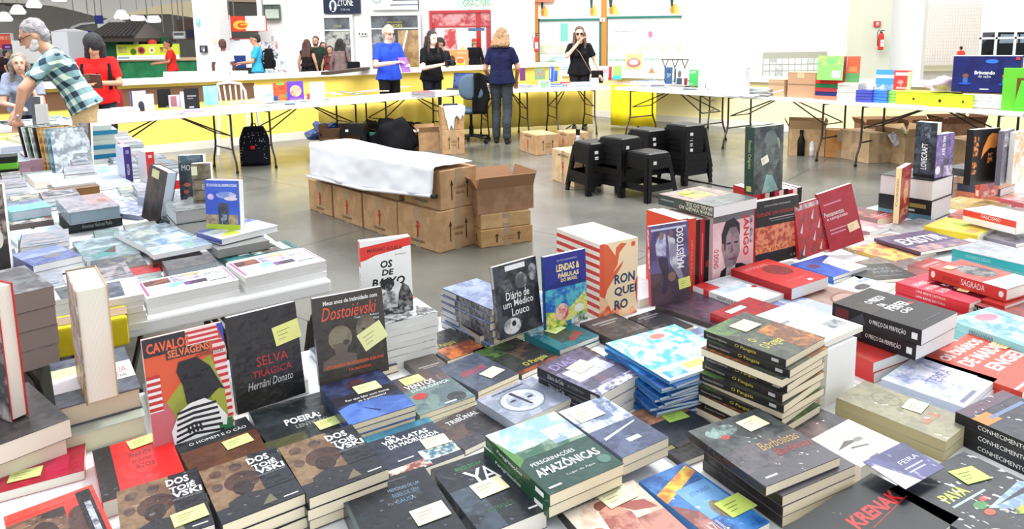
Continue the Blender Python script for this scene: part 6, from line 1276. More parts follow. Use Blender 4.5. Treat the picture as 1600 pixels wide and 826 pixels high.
# ronqueiro block: copies standing on edge
RQ=[('r',0,0,1,1,(244,220,180)),('r',0,0,.14,1,(226,94,60)),('p',[(.1,.98),(.2,.98),(.40,.82),(.42,.92),(.55,.97),(.70,.95),(.60,.90),(.50,.84),(.46,.70),(.34,.60),(.62,.74),(.56,.66),(.36,.52),(.2,.40),(.14,.3)],(228,104,66)),('p',[(0,0),(0,.34),(.2,.26),(.3,.1),(.5,.2),(.6,.05),(.9,.1),(1,.0)],(228,96,60),(244,200,160),26),('p',[(1,.5),(.92,.42),(.96,.2),(1,.1)],(228,96,60)),
('t','RON',.38,.44,.92,.57,(34,76,116),{'b':.03}),('t','QUEI',.38,.27,.96,.40,(34,76,116),{'b':.03}),('t','RO',.38,.10,.74,.23,(34,76,116),{'b':.03}),('r',.82,.9,.92,.96,(228,96,60))]
RQS=[('r',.0,.0,1,1,(236,222,206))]+[('r',.055+.105*k,0,.105+.105*k,1,(206,66,54))for k in range(9)]
p0=P(937,497,.762);yr=math.degrees(math.atan2(*(P(1000,480,.762)-p0).yx));hr=ztop(p0.x,p0.y,383)-.75
ar=math.radians(yr);back=V2(-math.sin(ar),math.cos(ar))
for k in range(7):
 M=T(p0.x,p0.y,.751,yr)@T(.066,.0285*k+.0005)@UP@T(0,hr/2,-.028)
 book('upright RONQUEIRO cover with an orange bird, front of the striped block' if k==0 else f'{ORD[k + 1]} striped spine book from the front of the RONQUEIRO block' if k else '',M,.132,hr,.028,cov((244,220,180),None,RQ if k==0 else[],sp=(236,222,206),spa=RQS),pages=(240,226,226),group='RONQUEIRO books standing in a block',wrap=False)
# football cover and the red block
MJ=[('r',0,0,1,1,(110,100,150),(84,70,110),14),('r',0,0,1,.4,(104,80,92),(80,66,84),14),('r',.04,.93,.94,.955,(190,196,226)),('p',[(.22,.86),(.40,.88),(.42,.74),(.40,.6),(.16,.62),(.14,.76)],(206,210,226),(150,150,190),30),('e',.30,.86,.06,.05,(150,120,120)),('p',[(.46,.86),(.64,.8),(.72,.5),(.9,.2),(.82,.2),(.5,.5)],(206,206,216),(150,146,170),30),('e',.54,.87,.06,.05,(130,104,110)),('p',[(.2,.60),(.44,.58),(.5,.3),(.36,.12),(.26,.14),(.34,.34),(.22,.5)],(70,60,84),(50,44,60),30),('e',.54,.33,.10,.06,(150,110,100)),
('t','MAJESTOSO',.68,.42,.92,.94,W,{'rot':90,'b':.02})]
stand('upright MAJESTOSO football cover with a white vertical title and a yellow note',(1018,479),(1078,466),.766,354,.012,lean=4,c=cov((110,100,150),None,MJ,sp=(216,60,60),spa=[('r',.05,.2,.6,.8,(240,220,220),(210,70,70),70)]),note=NT(.86,.22,6,(230,232,130),.026))
def upright_row(items,p0,yaw,z0=.75):
 """books side by side, spines to the camera; items: (thickness, height, cover, label, width)"""
 x=0;a=math.radians(yaw);d=V2(math.cos(a),math.sin(a))
 for th,h,c,lb,w in items:
  q=p0+d*(x+th/2)
  # spine plane faces -y of the row: local -x -> towards the camera
  M=T(q.x,q.y,z0,yaw)@RZ(90)@T(w/2,0)@UP@T(0,h/2,-th/2)
  book(lb,M,w,h,th,c,group='books standing in the red row',wrap=False);x+=th+.0012
b0=P(1012,470,.75);b0=b0+V2(-math.sin(math.radians(34)),math.cos(math.radians(34)))*.10
hz=ztop(b0.x,b0.y,325)-.75
RC=cov((220,70,48),None,(),sp=(214,66,44),spa=[('t','HISTÓRIA DA LUTA',.3,.4,.9,.7,(240,150,120))],back=(226,76,50))
b1=P(1083,450,.75)
items=[(.035,.225,cov((206,64,44),None,(),sp=(202,62,44),spa=[('t','CAPITAL',.35,.3,.8,.7,(236,150,120))],back=(224,80,52)),'broad red orange book with its flat back turned to the football cover',.15),(.03,.222,RC,'second red orange spine behind the football cover',.15),(.014,.215,cov(BK,None,(),sp=(60,26,30)),'thin dark red spine in the red row',.15),(.018,.215,cov((190,36,44),None,(),sp=(186,34,42),spa=[('r',.2,.4,.8,.6,(226,110,110))]),'narrow bright red spine left of the black ones',.15),(.03,.21,cov(BK,None,(),sp=(30,24,26),spa=[('r',.6,.2,.7,.8,(150,40,40))]),'thick black spine beside the JANGO cover',.15)]
upright_row(items,P(1072,462,.75)+V2(-.02,.02),28)
# JANGO
JG=[('r',0,0,1,1,(236,206,206),(226,186,190),10),('r',0,.88,1,1,(120,122,126)),('p',[(.16,0),(.2,.16),(.40,.24),(.70,.22),(.96,.12),(1,0)],(34,36,44)),('p',[(.30,0),(.34,.2),(.56,.24),(.52,0)],(214,190,190)),('p',[(.30,.22),(.22,.46),(.26,.72),(.40,.84),(.56,.84),(.64,.70),(.66,.40),(.56,.22),(.40,.18)],(170,150,156),(130,120,130),12),('p',[(.22,.46),(.20,.70),(.30,.88),(.50,.92),(.64,.82),(.66,.64),(.56,.78),(.40,.78),(.32,.66),(.30,.46)],(40,42,50)),('e',.38,.55,.06,.015,(50,46,56)),('e',.56,.55,.06,.015,(50,46,56)),('p',[(.46,.54),(.50,.42),(.42,.40)],(120,104,112)),('r',.38,.30,.56,.325,(110,70,80)),('e',.24,.50,.035,.07,(160,136,140)),
('t','JANGO',.70,.32,.88,.94,(206,50,60),{'rot':-90,'b':.03}),('t','O DONO',.02,.22,.14,.50,(206,60,66),{'rot':-90,'b':.02}),('r',.90,.5,.98,.9,(90,96,110),(200,190,196),40)]
stand('upright JANGO cover, grey portrait of a man in a suit with a red vertical title',(1113,444),(1176,428),.762,337,.03,lean=1,c=cov((236,206,206),None,JG),wrap=False)
MV=cov((120,116,110),(200,150,140),[('r',.2,.5,.7,.85,(206,206,60),(150,146,90),20),('r',0,0,1,.4,(120,130,130),(90,100,104),14)],sp=(64,76,74),spa=[('t','MINHA VIAGEM AO',.40,.12,.98,.46,(232,236,200),{'rot':180}),('t','BRASIL DO SUL',.52,.52,.98,.86,(232,236,200),{'rot':180}),('r',.05,.5,.3,.62,(150,156,150))])
flat('MINHA VIAGEM AO BRASIL DO SUL book lying on top of the red row',A=(1116,325),B=(1176,308),Cc=(1096,290),D=(1034,302),z0=.976,t=.034,c=MV,pages=WH,note=NT(.4,.8,12,(226,230,110),.028))
# black and red historical book, row behind it
DN=[('r',0,0,1,1,(32,28,30)),('r',.0,.19,1,.60,(226,140,104),(180,70,50),50),('r',0,.20,1,.30,(236,150,100),(190,80,40),80),('t','LÚCIA MARIA RODRIGUES',.2,.90,.8,.93,(206,200,200)),('t','DENDÊ EM NÓRDICO',.04,.76,.98,.83,(190,40,40)),('r',.3,.70,.98,.715,(180,170,170)),('r',.34,.665,.9,.675,(150,140,140)),('t','1.5',.82,.05,.93,.09,(190,190,190))]
stand('upright black and orange historical cover with a red title and red spine',(1180,418),(1247,401),.766,316,.024,lean=2,c=cov((32,28,30),None,DN,sp=(200,44,42),back=(190,36,36)),wrap=False)
p1_=P(1183,414,.76);zr=.75
cols=[((190,38,44),'bright red'),((240,236,232),'white'),((40,32,36),'black'),((206,60,80),'rose red'),((236,230,230),'cream'),((60,30,40),'dark maroon')]
b2=P(1225,395,.75);a=math.radians(20)
for k in range(9):
 col,cn=cols[k%6];lb=f'{cn} book, {["first", "second", "third", "fourth", "fifth", "sixth", "seventh", "eighth", "ninth"][k]} of the upright row behind the black historical cover'
 q=b2+V2(math.cos(a),math.sin(a))*(.0205*k-.06)+V2(-.02,.06)
 book(lb,T(q.x,q.y,.75,20)@RZ(90)@T(.075,0)@UP@T(0,.105,0),.15,.208+.004*(k%3),.019,cov(col,None,(),sp=col),pages=WH,group='upright row of red and white books',wrap=False)
stand('upright red and grey chevron patterned cover leaning beside the historical cover',(1250,406),(1297,392),.762,320,.012,lean=8,roll=3,c=cov((200,44,54),(176,40,50),[('p',[(.0,.0),(.1,.2),(.2,.0)],(90,84,90))]+[('p',[(.1+.28*i+.1*(j%2),.08+.2*j),(.22+.28*i+.1*(j%2),.24+.2*j),(.16+.28*i+.1*(j%2),.04+.2*j)],[(220,206,206),(96,90,96)][(i+j)%2])for i in range(3)for j in range(4)]+[('r',0,.88,.9,.97,(224,200,200),(170,120,120),50)]))
stand('tilted crimson cover with white title and two cream notes, end of the red row',(1298,394),(1334,383),.762,300,.016,lean=5,roll=14,c=cov((186,48,66),(176,44,60),[('t','Pensamentos',.06,.58,.62,.66,W),('t','e conquistas',.10,.50,.70,.57,W),('r',.1,.78,.6,.80,(220,160,170)),('r',.12,.34,.6,.36,(220,160,170)),('r',.12,.28,.56,.30,(220,160,170))],sp=(176,44,56),spa=[('t','A TRAMA',.4,.3,.8,.7,(226,180,180))]),w=.135,yaw=12,note=NT(.78,.30,6,(246,224,186),.026))
# tall green book standing on the row
PC=[('r',0,0,1,1,(96,108,104),(50,58,60),18),('p',[(.28,0),(.5,.40),(.86,.02)],(150,196,190),(120,170,166),14),('e',.78,.72,.1,.1,(150,180,130)),('e',.55,.6,.3,.34,(70,80,80),(110,124,120),20)]
stand('tall dark green hardcover standing on the red row, wrapped in clear film',(1177,305),(1222,297),.972,199,.04,lean=1,c=cov((60,80,70),None,PC,sp=(40,72,58),spa=[('t','Poesias Coligidas',.2,.3,.62,.7,(180,200,130)),('r',.88,.25,.96,.75,(200,206,120))]),hard=True,note=NT(.36,.50,20,(240,240,214),.022))
# far right tomes
LOV=cov((44,46,50),None,[('r',.1,.3,.9,.9,(100,100,96),(50,50,54),24)],sp=(40,44,50),spa=[('r',0,0,1,.3,(90,140,160)),('r',.3,.4,.7,.5,(206,206,206)),('r',.6,.6,.9,.8,(170,150,90))])
ctr,yy,ww,hh_=rect(.75,A=(1374,333),B=(1455,348),Cc=(1483,334))
for k,(lb)in enumerate(('thick black and silver boxed tome at the bottom of the far right tower','thick white paged tome on top of the black boxed one')):
 book(lb,T(ctr.x,ctr.y,.751+.085*k,yy)@RZ(90 if k==0 else-90),hh_,ww,.084,LOV,hard=True,pages=WH,wrap=False,group='thick tomes of the far right tower')
BO=cov((40,46,54),(80,96,110),[('t','LOVECRAFT',.34,.15,.62,.62,W,{'rot':90,'b':.02}),('r',.3,.72,.7,.92,(150,170,190),(60,70,84),30),('r',0,0,1,.06,(30,30,34))],sp=(34,36,42))
zb=.922
stand('tall shiny black wrapped LOVECRAFT book standing on the thick tomes',(1426,275),(1459,279),zb,190,.05,c=BO,note=None)
stand('upright purple book with white figures beside the tall black one',(1460,279),(1487,273),zb,211,.03,c=cov((140,110,180),(90,70,140),[('t','ATÉ O FIM',.3,.5,.5,.95,W,{'rot':90,'b':.03}),('p',[(.3,.2),(.5,.46),(.8,.4),(.7,.1),(.4,0)],(80,50,90),(60,40,70),24),('r',.5,0,1,.26,(214,206,226),(130,100,170),40),('e',.15,.18,.14,.1,(226,220,236))],sp=(90,50,150),spa=[('t','A VOZ',.75,.3,.95,.7,W)]))
stand('upright red and gold astrology cover with a cream spine before the thick tomes',(1404,350),(1432,343),.762,263,.022,c=cov((196,60,60),(170,50,56),[('e',.55,.52,.24,.22,(240,190,110),(226,110,80),50),('t','O LIVRO',.2,.82,.86,.9,(240,150,130)),('r',.1,.1,.9,.24,(240,170,120),(190,70,60),50)],sp=(246,226,170),spa=[('t','HERMENÊUTICA',.2,.3,.7,.7,(120,60,40))]),yaw=48,w=.15)
for k in range(4):
 q=P(1540,312,.75);book(['white paged thick book topping the low pile before the orange figure','second cream book in the low pile before the orange figure','third white book in the low pile before the orange figure','bottom book in the low pile before the orange figure'][k],T(q.x+.0,q.y+.05,.751+.034*(3-k),33+k),.16,.23,.033,cov([(60,60,64),(206,180,150),(70,84,110),(236,150,110)][k]),pages=[CRM,(230,200,170),WH,CRM][k],group='low thick pile at the far right')
for k in range(3):
 q=P(1482,318,.75);book(['cream paged book topping the pile behind the tomes','middle cream book in the pile behind the tomes','bottom cream book in the pile behind the tomes'][k],T(q.x,q.y+.18,.751+.034*(2-k),30),.15,.22,.033,cov([(236,226,220),(90,90,96),(230,226,214)][k]),pages=(226,214,196),group='cream pile behind the tomes')
OF=[('r',0,0,1,1,(36,28,28)),('p',[(.34,.46),(.40,.66),(.56,.86),(.70,.92),(.92,.90),(.96,.70),(.84,.64),(.66,.66),(.46,.56)],(240,150,70)),('r',.04,.52,.22,.88,(240,150,70),(36,28,28),90),('r',.6,.38,.78,.56,(240,150,70),(36,28,28),90),('r',.92,.5,1,.7,(240,150,70)),('r',.03,.2,.2,.42,(240,150,70),(36,28,28),90)]
stand('tall black upright cover with an orange running figure',(1515,290),(1556,285),.865,203,.03,c=cov((36,28,28),None,OF),wrap=False)
RB=cov((220,80,64),(206,70,60),[('t','BRASIL',.3,.5,.55,.92,W,{'rot':-90,'b':.02}),('e',.62,.42,.22,.24,(96,60,64),(150,70,66),30),('r',.1,0,.9,.16,(236,190,180),(200,90,80),50)],sp=(222,84,60),spa=[('t','MANIFESTO',.1,.3,.7,.7,(246,190,160)),('r',.8,.2,.95,.8,(240,220,200))])
stand('small upright red book with a white vertical title in front of the orange figure',(1530,310),(1559,304),.80,249,.02,c=RB)
q=P(1541,312,.752)
stand('upright grey lilac cover right of the orange figure',(1562,290),(1580,285),.865,205,.02,c=cov((126,124,140),(96,92,110),[('r',.1,.7,.9,.95,(206,206,214),(140,140,150),40)]),w=.14,yaw=40)
stand('tall upright white cover with orange squares at the far right',(1580,288),(1594,283),.865,207,.02,c=cov((240,238,232),(236,190,140),[('r',.1,.3,.9,.6,(226,160,90),(240,236,226),24),('r',.1,.8,.9,.95,(240,180,120),(240,236,226),40)]),w=.15,yaw=36)
stand('upright dark green black book cut by the right edge',(1594,280),(1612,276),.865,233,.02,c=cov((50,60,60),None,[('r',.2,.3,.8,.34,(150,150,150))]),w=.15,yaw=30)
# left front corner: thick books
CP=cov((150,128,104),(206,196,180),[('r',0,.0,1,.3,(226,190,110),(90,60,40),40),('r',0,.3,1,.6,(220,216,210),(150,140,130),14)],sp=(160,140,116),back=(206,180,140))
def edge_stand(label,bl,br,z0,top,depth,c,pages,hard=True):
 """upright book whose fore-edge (pages) is turned to the camera; bl, br: its bottom corners in the picture"""
 p,q=P(*bl,z0),P(*br,z0);yaw=math.degrees(math.atan2(q.y-p.y,q.x-p.x));t_=(q-p).length;h=ztop(p.x,p.y,top)-z0
 mid=(p+q)/2;M=T(mid.x,mid.y,z0,yaw)@RZ(-90)@T(-depth/2,0)@UP@T(0,h/2,-t_/2)
 return book(label,M,depth,h,t_,c,pages=pages,hard=hard,wrap=False)
flat('thick wrapped book with a red lettered white label under the tall cream book',A=(94,637),B=(225,604),Cc=(190,543),D=(72,568),z0=.792,t=.042,c=cov((90,98,116),(60,66,84),[('r',0,.28,1,.66,(226,226,230)),('r',0,.6,.5,.8,(206,220,170)),('t','BÍBLIA',.62,.42,.92,.58,(206,60,70)),('t','IDÉIA',.66,.32,.90,.40,(60,60,90))]),pages=(232,220,196),hard=True)
flat('lower thick book in the pair under the tall cream book',A=(104,682),B=(232,648),Cc=(200,584),D=(82,610),z0=.75,t=.041,c=cov((180,190,176)),pages=(216,216,190),hard=True)
edge_stand('tall cream paged hardcover standing open edge towards the camera at the left',(136,634),(186,620),.836,455,.155,CP,(244,240,226))
GB=cov((104,100,104),(150,150,152),[('r',.1,.1,.9,.9,(130,134,138),(96,94,98),14)],sp=(96,92,96))
flat('grey thick book topping the tall grey pile at the left edge',A=(-18,472),B=(70,447),Cc=(48,412),D=(-36,430),z0=.76,t=.047,n=4,short='the tall grey pile at the left edge',c=GB,pages=(166,150,142),wrap=False)
flat('wide dark cover on white pages at the bottom of the left edge',A=(-60,722),B=(88,656),Cc=(56,590),D=(-80,640),z0=.80,t=.036,c=cov((96,88,88),(70,66,68),[('r',.5,.2,.9,.8,(110,104,100),(80,74,74),30)]),pages=(240,232,216),wrap=False)
flat('white paged book with a red line second in the left edge pile',A=(-60,742),B=(92,688),Cc=(60,610),D=(-80,660),z0=.752,t=.046,c=cov((206,60,56)),pages=(238,232,212),wrap=False)
edge_stand('upright red edged book with a crowd photo cover at the left edge',(19,660),(45,648),.838,449,.15,cov((190,40,44),(200,60,50),[('r',0,0,1,1,(190,180,176),(70,66,74),14),('e',.5,.3,.2,.1,(226,190,160))],back=(200,50,48),sp=(200,50,48)),(240,232,220))
q=P(98,570,.75)
carton(V2(P(78,568,.75).x,P(78,568,.75).y+.02),30,.16,.10,.075,'small yellow box between the left table and the thick wrapped books',marks=False,col=(226,208,50),z0=.751,name='yellow_box')
# ============================================================ BOOKS: left island
PB=(190,206,220);PW=(222,228,232)
def ISL(*c,**k):return cov(*c,**k)
AD=lambda:cov((238,238,236),None,[('r',.02,.1,.05,.95,(180,90,150)),('r',.06,.62,.34,.92,(150,84,60),(90,60,60),30),('r',.36,.60,.66,.92,(84,90,120),(190,180,210),24),('r',.10,.34,.5,.56,(110,190,186),(240,240,240),30),('r',.45,.3,.7,.5,(140,70,160),(60,50,60),30),('r',.5,.84,.7,.94,(190,180,90)),('t','ARTES',.72,.62,.92,.8,(90,110,130)),('t','DECORATIVAS',.70,.44,.94,.56,(150,170,180)),('r',.72,.26,.94,.30,(70,90,110)),('r',.97,.1,.985,.95,(180,90,150))],sp=WH)
flat('white Artes Decorativas picture book topping the right pile at the end of the left table',A=(385,433),B=(514,406),Cc=(472,389),D=(349,410),t=.018,n=3,short='the right white art book pile',c=AD(),pages=WH,wrap=False)
flat('white Artes Decorativas picture book topping the left pile at the front table edge',A=(234,464),B=(379,437),Cc=(346,418),D=(206,440),t=.016,n=3,short='the left white art book pile',c=AD(),pages=WH,wrap=False)
flat('teal art book half covered behind the right white art pile',A=(356,407),B=(470,386),Cc=(446,376),D=(334,396),t=.02,z0=.752,c=cov((60,130,130),(40,90,90),[('r',.2,.3,.35,.95,W),('r',.38,.1,.75,.95,(196,210,206),(120,100,90),26),('r',.78,.1,.9,.95,W)],sp=(30,90,90)),wrap=False)
flat('white topped book with a blue edge under the blue tower cover',A=(344,377),B=(419,352),Cc=(395,339),D=(322,361),t=.022,z0=.81,c=cov((226,230,236),(190,200,220),[('r',0,.8,1,1,(90,110,190)),('p',[(.05,.15),(.4,.6),(.4,.1)],(206,216,80))],sp=(70,80,160)),pages=WH,hard=True)
flat('grey book with a white lettered spine under the blue edged book',A=(338,393),B=(415,374),Cc=(398,360),D=(322,374),t=.03,z0=.776,c=cov((150,150,148)),pages=(150,148,144),wrap=False)
flat('pale hard book lowest in the pile under the blue tower cover',A=(352,400),B=(424,383),Cc=(402,366),D=(328,380),t=.024,z0=.752,c=cov((60,80,90)),pages=WH,hard=True)
EC=[('r',0,.30,1,1,(44,84,200),(60,100,214),12),('t','ECOLOGICAL INSPIRATIONS',.06,.87,.94,.93,W,{'b':.02}),('e',.62,.70,.30,.07,(230,220,230),(120,150,220),20),('e',.75,.63,.2,.04,(226,216,226)),('e',.16,.66,.10,.06,(226,190,230),(110,120,220),20),('r',0,.10,1,.30,(190,170,140),(150,130,104),60),('p',[(.38,.10),(.36,.50),(.42,.54),(.62,.54),(.68,.50),(.66,.10)],(50,60,84),(80,90,110),30),('r',.44,.12,.62,.3,(30,36,50),(150,160,180),60),('r',0,0,1,.10,(190,214,50)),('r',.94,.1,1,1,(60,96,206))]
stand('upright blue ECOLOGICAL INSPIRATIONS cover with a dark tower and lime base',(323,357),(376,359),.832,281,.03,lean=3,c=cov((44,84,200),None,EC),pages=WH)
for k,(a_,lb)in enumerate(((0,'upper grey thick book left of the blue tower cover'),(1,'lower grey thick book left of the blue tower cover'))):
 q=P(303,362,.75);book(lb,T(q.x-.02,q.y+.05,.805-.054*a_,35),.17,.22,.05,cov((150,156,156),(120,126,128),[('r',.1,.2,.9,.8,(170,176,178),(130,134,136),14)],sp=(206,214,218)),pages=(176,174,168),hard=True)
stand('upright grey green MONET cover behind the brown wood cover',(283,322),(322,320),.80,243,.05,lean=3,c=cov((90,108,114),(70,84,90),[('t','MONET',.12,.70,.92,.81,W),('r',0,.85,.9,1,(130,160,180),(90,110,126),20),('e',.3,.42,.14,.04,(224,120,100)),('e',.7,.45,.12,.03,(224,120,100)),('e',.25,.28,.1,.04,(214,120,100)),('e',.4,.12,.16,.06,(190,190,186)),('e',.7,.2,.14,.06,(180,184,184))],sp=(150,176,190)),pages=WH)
stand('upright brown timber pattern cover in front of the MONET cover',(304,338),(334,336),.80,256,.045,lean=3,c=cov((150,138,114),(116,104,84),[('r',.08,.08+.2*k,.92,.11+.2*k,(90,80,66))for k in range(4)]+[('t','EL',.5,.5,.8,.6,(210,200,170)),('r',0,.78,.3,.95,(236,236,190))],sp=(180,176,160)),pages=WH)
LB=0
def spine_up(label,b,top,t,c,yaw=44):
 p=P(*b,.752);h=ztop(p.x,p.y,top)-.752;book(label,T(p.x,p.y,.752,yaw)@RZ(90)@T(.07,0)@UP@T(0,h/2,-t/2),.14,h,t,c)
# 36, 38), None, [('r', .0, 0, .6, 1, (84, 66, 62), (50, 42, 44), 20), ('r', .1, .78, .5, .95, (214, 206, 150))], sp=(30, 26, 30))
q0,q1=P(205,353,.752),P(238,350,.752);hb=.225
book('tall black covered book leaning upright, its white pages towards the floor side',T(q0.x+.06,q0.y+.03,.765,-38)@RY(8)@RX(-10)@UP@T(0,.115,-.05),.15,.235,.045,cov((60,48,46),None,[('r',.05,.1,.85,.9,(84,66,62),(44,38,40),16),('r',.2,.8,.6,.95,(216,210,160))],sp=(30,26,30)),pages=(214,226,240),hard=True,wrap=False)
spine_up('upright book with a deep purple spine behind the leaning black book',(203,284),229,.04,c=cov((190,196,220),(220,224,236),(),sp=(64,44,130),spa=[('t','HISTÓRIA',.5,.3,.8,.7,W),('r',.1,.3,.2,.7,(150,140,200))]))
spine_up('upright book with a bright red spine left of the small red book',(238,286),237,.045,c=cov((206,200,206),(230,226,228),(),sp=(200,44,46),spa=[('t','TEORIA',.55,.3,.82,.7,W),('r',.1,.3,.2,.7,(236,180,180))]))
flat('small red spined white book beside the upright red spine',A=(249,285),B=(269,281),Cc=(262,268),D=(243,270),z0=.752,t=.05,c=cov((226,222,220),(236,232,230),(),sp=(206,50,48)),pages=(206,44,42),h=.2,w=.16)
# teal banded pile
TB_=P(155,256,.75)
for k in range(8):
 col=[(206,216,206),(52,140,176),(206,216,206),(200,212,200),(48,132,170),(204,214,204),(44,128,170),(214,220,214)][k]
 book('teal spined book topping the teal banded pile by the floor' if k==0 else f'{ORD[k + 1]} book from the top of the teal banded pile',T(TB_.x-.04+.012*math.sin(k*2),TB_.y+.10,.751+.031*(7-k),36+2*math.sin(k*3)),.17 if k else .13,.22,.030,cov((200,206,206),None,(),sp=col),pages=col,group='teal banded pile',wrap=False)
 if k==0:pass
# slanting row of upright magazines
sl=[((30,34,36),0),((226,230,226),1),((90,110,84),2),((222,226,222),3),((36,32,34),4),((226,170,90),5),((210,190,160),6),((150,190,206),7),((206,214,220),8)]
s0,s1=P(72,262,.75),P(118,268,.75)
nmz=['black','white','dull green','pale grey','jet black','orange and red','tan','light blue','silver grey']
for(col,k)in sl:
 q=s0.lerp(s1,k/8.0);u2=tuple(max(0,v-60)for v in col)
 book(f'{nmz[k]} cover, {["first", "second", "third", "fourth", "fifth", "sixth", "seventh", "eighth", "ninth"][k]} from the left of the slanting upright magazines',T(q.x,q.y,.752,62-k*3)@RX(-14-k)@UP@T(0,.14,-.012),.20,.275,.012,cov(col,u2,[('r',.1,.4,.9,.9,u2,col,14)],sp=col),group='slanting upright magazines',name='magazine',wrap=False)
stand('clear wrapped picture cover with a brown right edge, end of the slanting magazines',(122,262),(144,262),.755,192,.02,lean=5,c=cov((176,170,170),(130,120,124),[('r',.84,0,1,1,(116,78,64)),('r',.1,.1,.7,.9,(200,196,196),(120,112,120),10),('e',.6,.2,.1,.08,(240,236,206))]))
stand('upright dark navy book near the hand of the man in plaid',(51,197),(58,196),.76,150,.03,lean=3,yaw=-30,w=.16,c=cov((44,52,72),(60,66,90),(),sp=(40,44,60)))
stand('upright plain white book beside the dark navy one',(58,203),(73,201),.76,163,.03,lean=1,yaw=15,c=cov((242,243,243),None,(),sp=(226,228,230)),wrap=False)
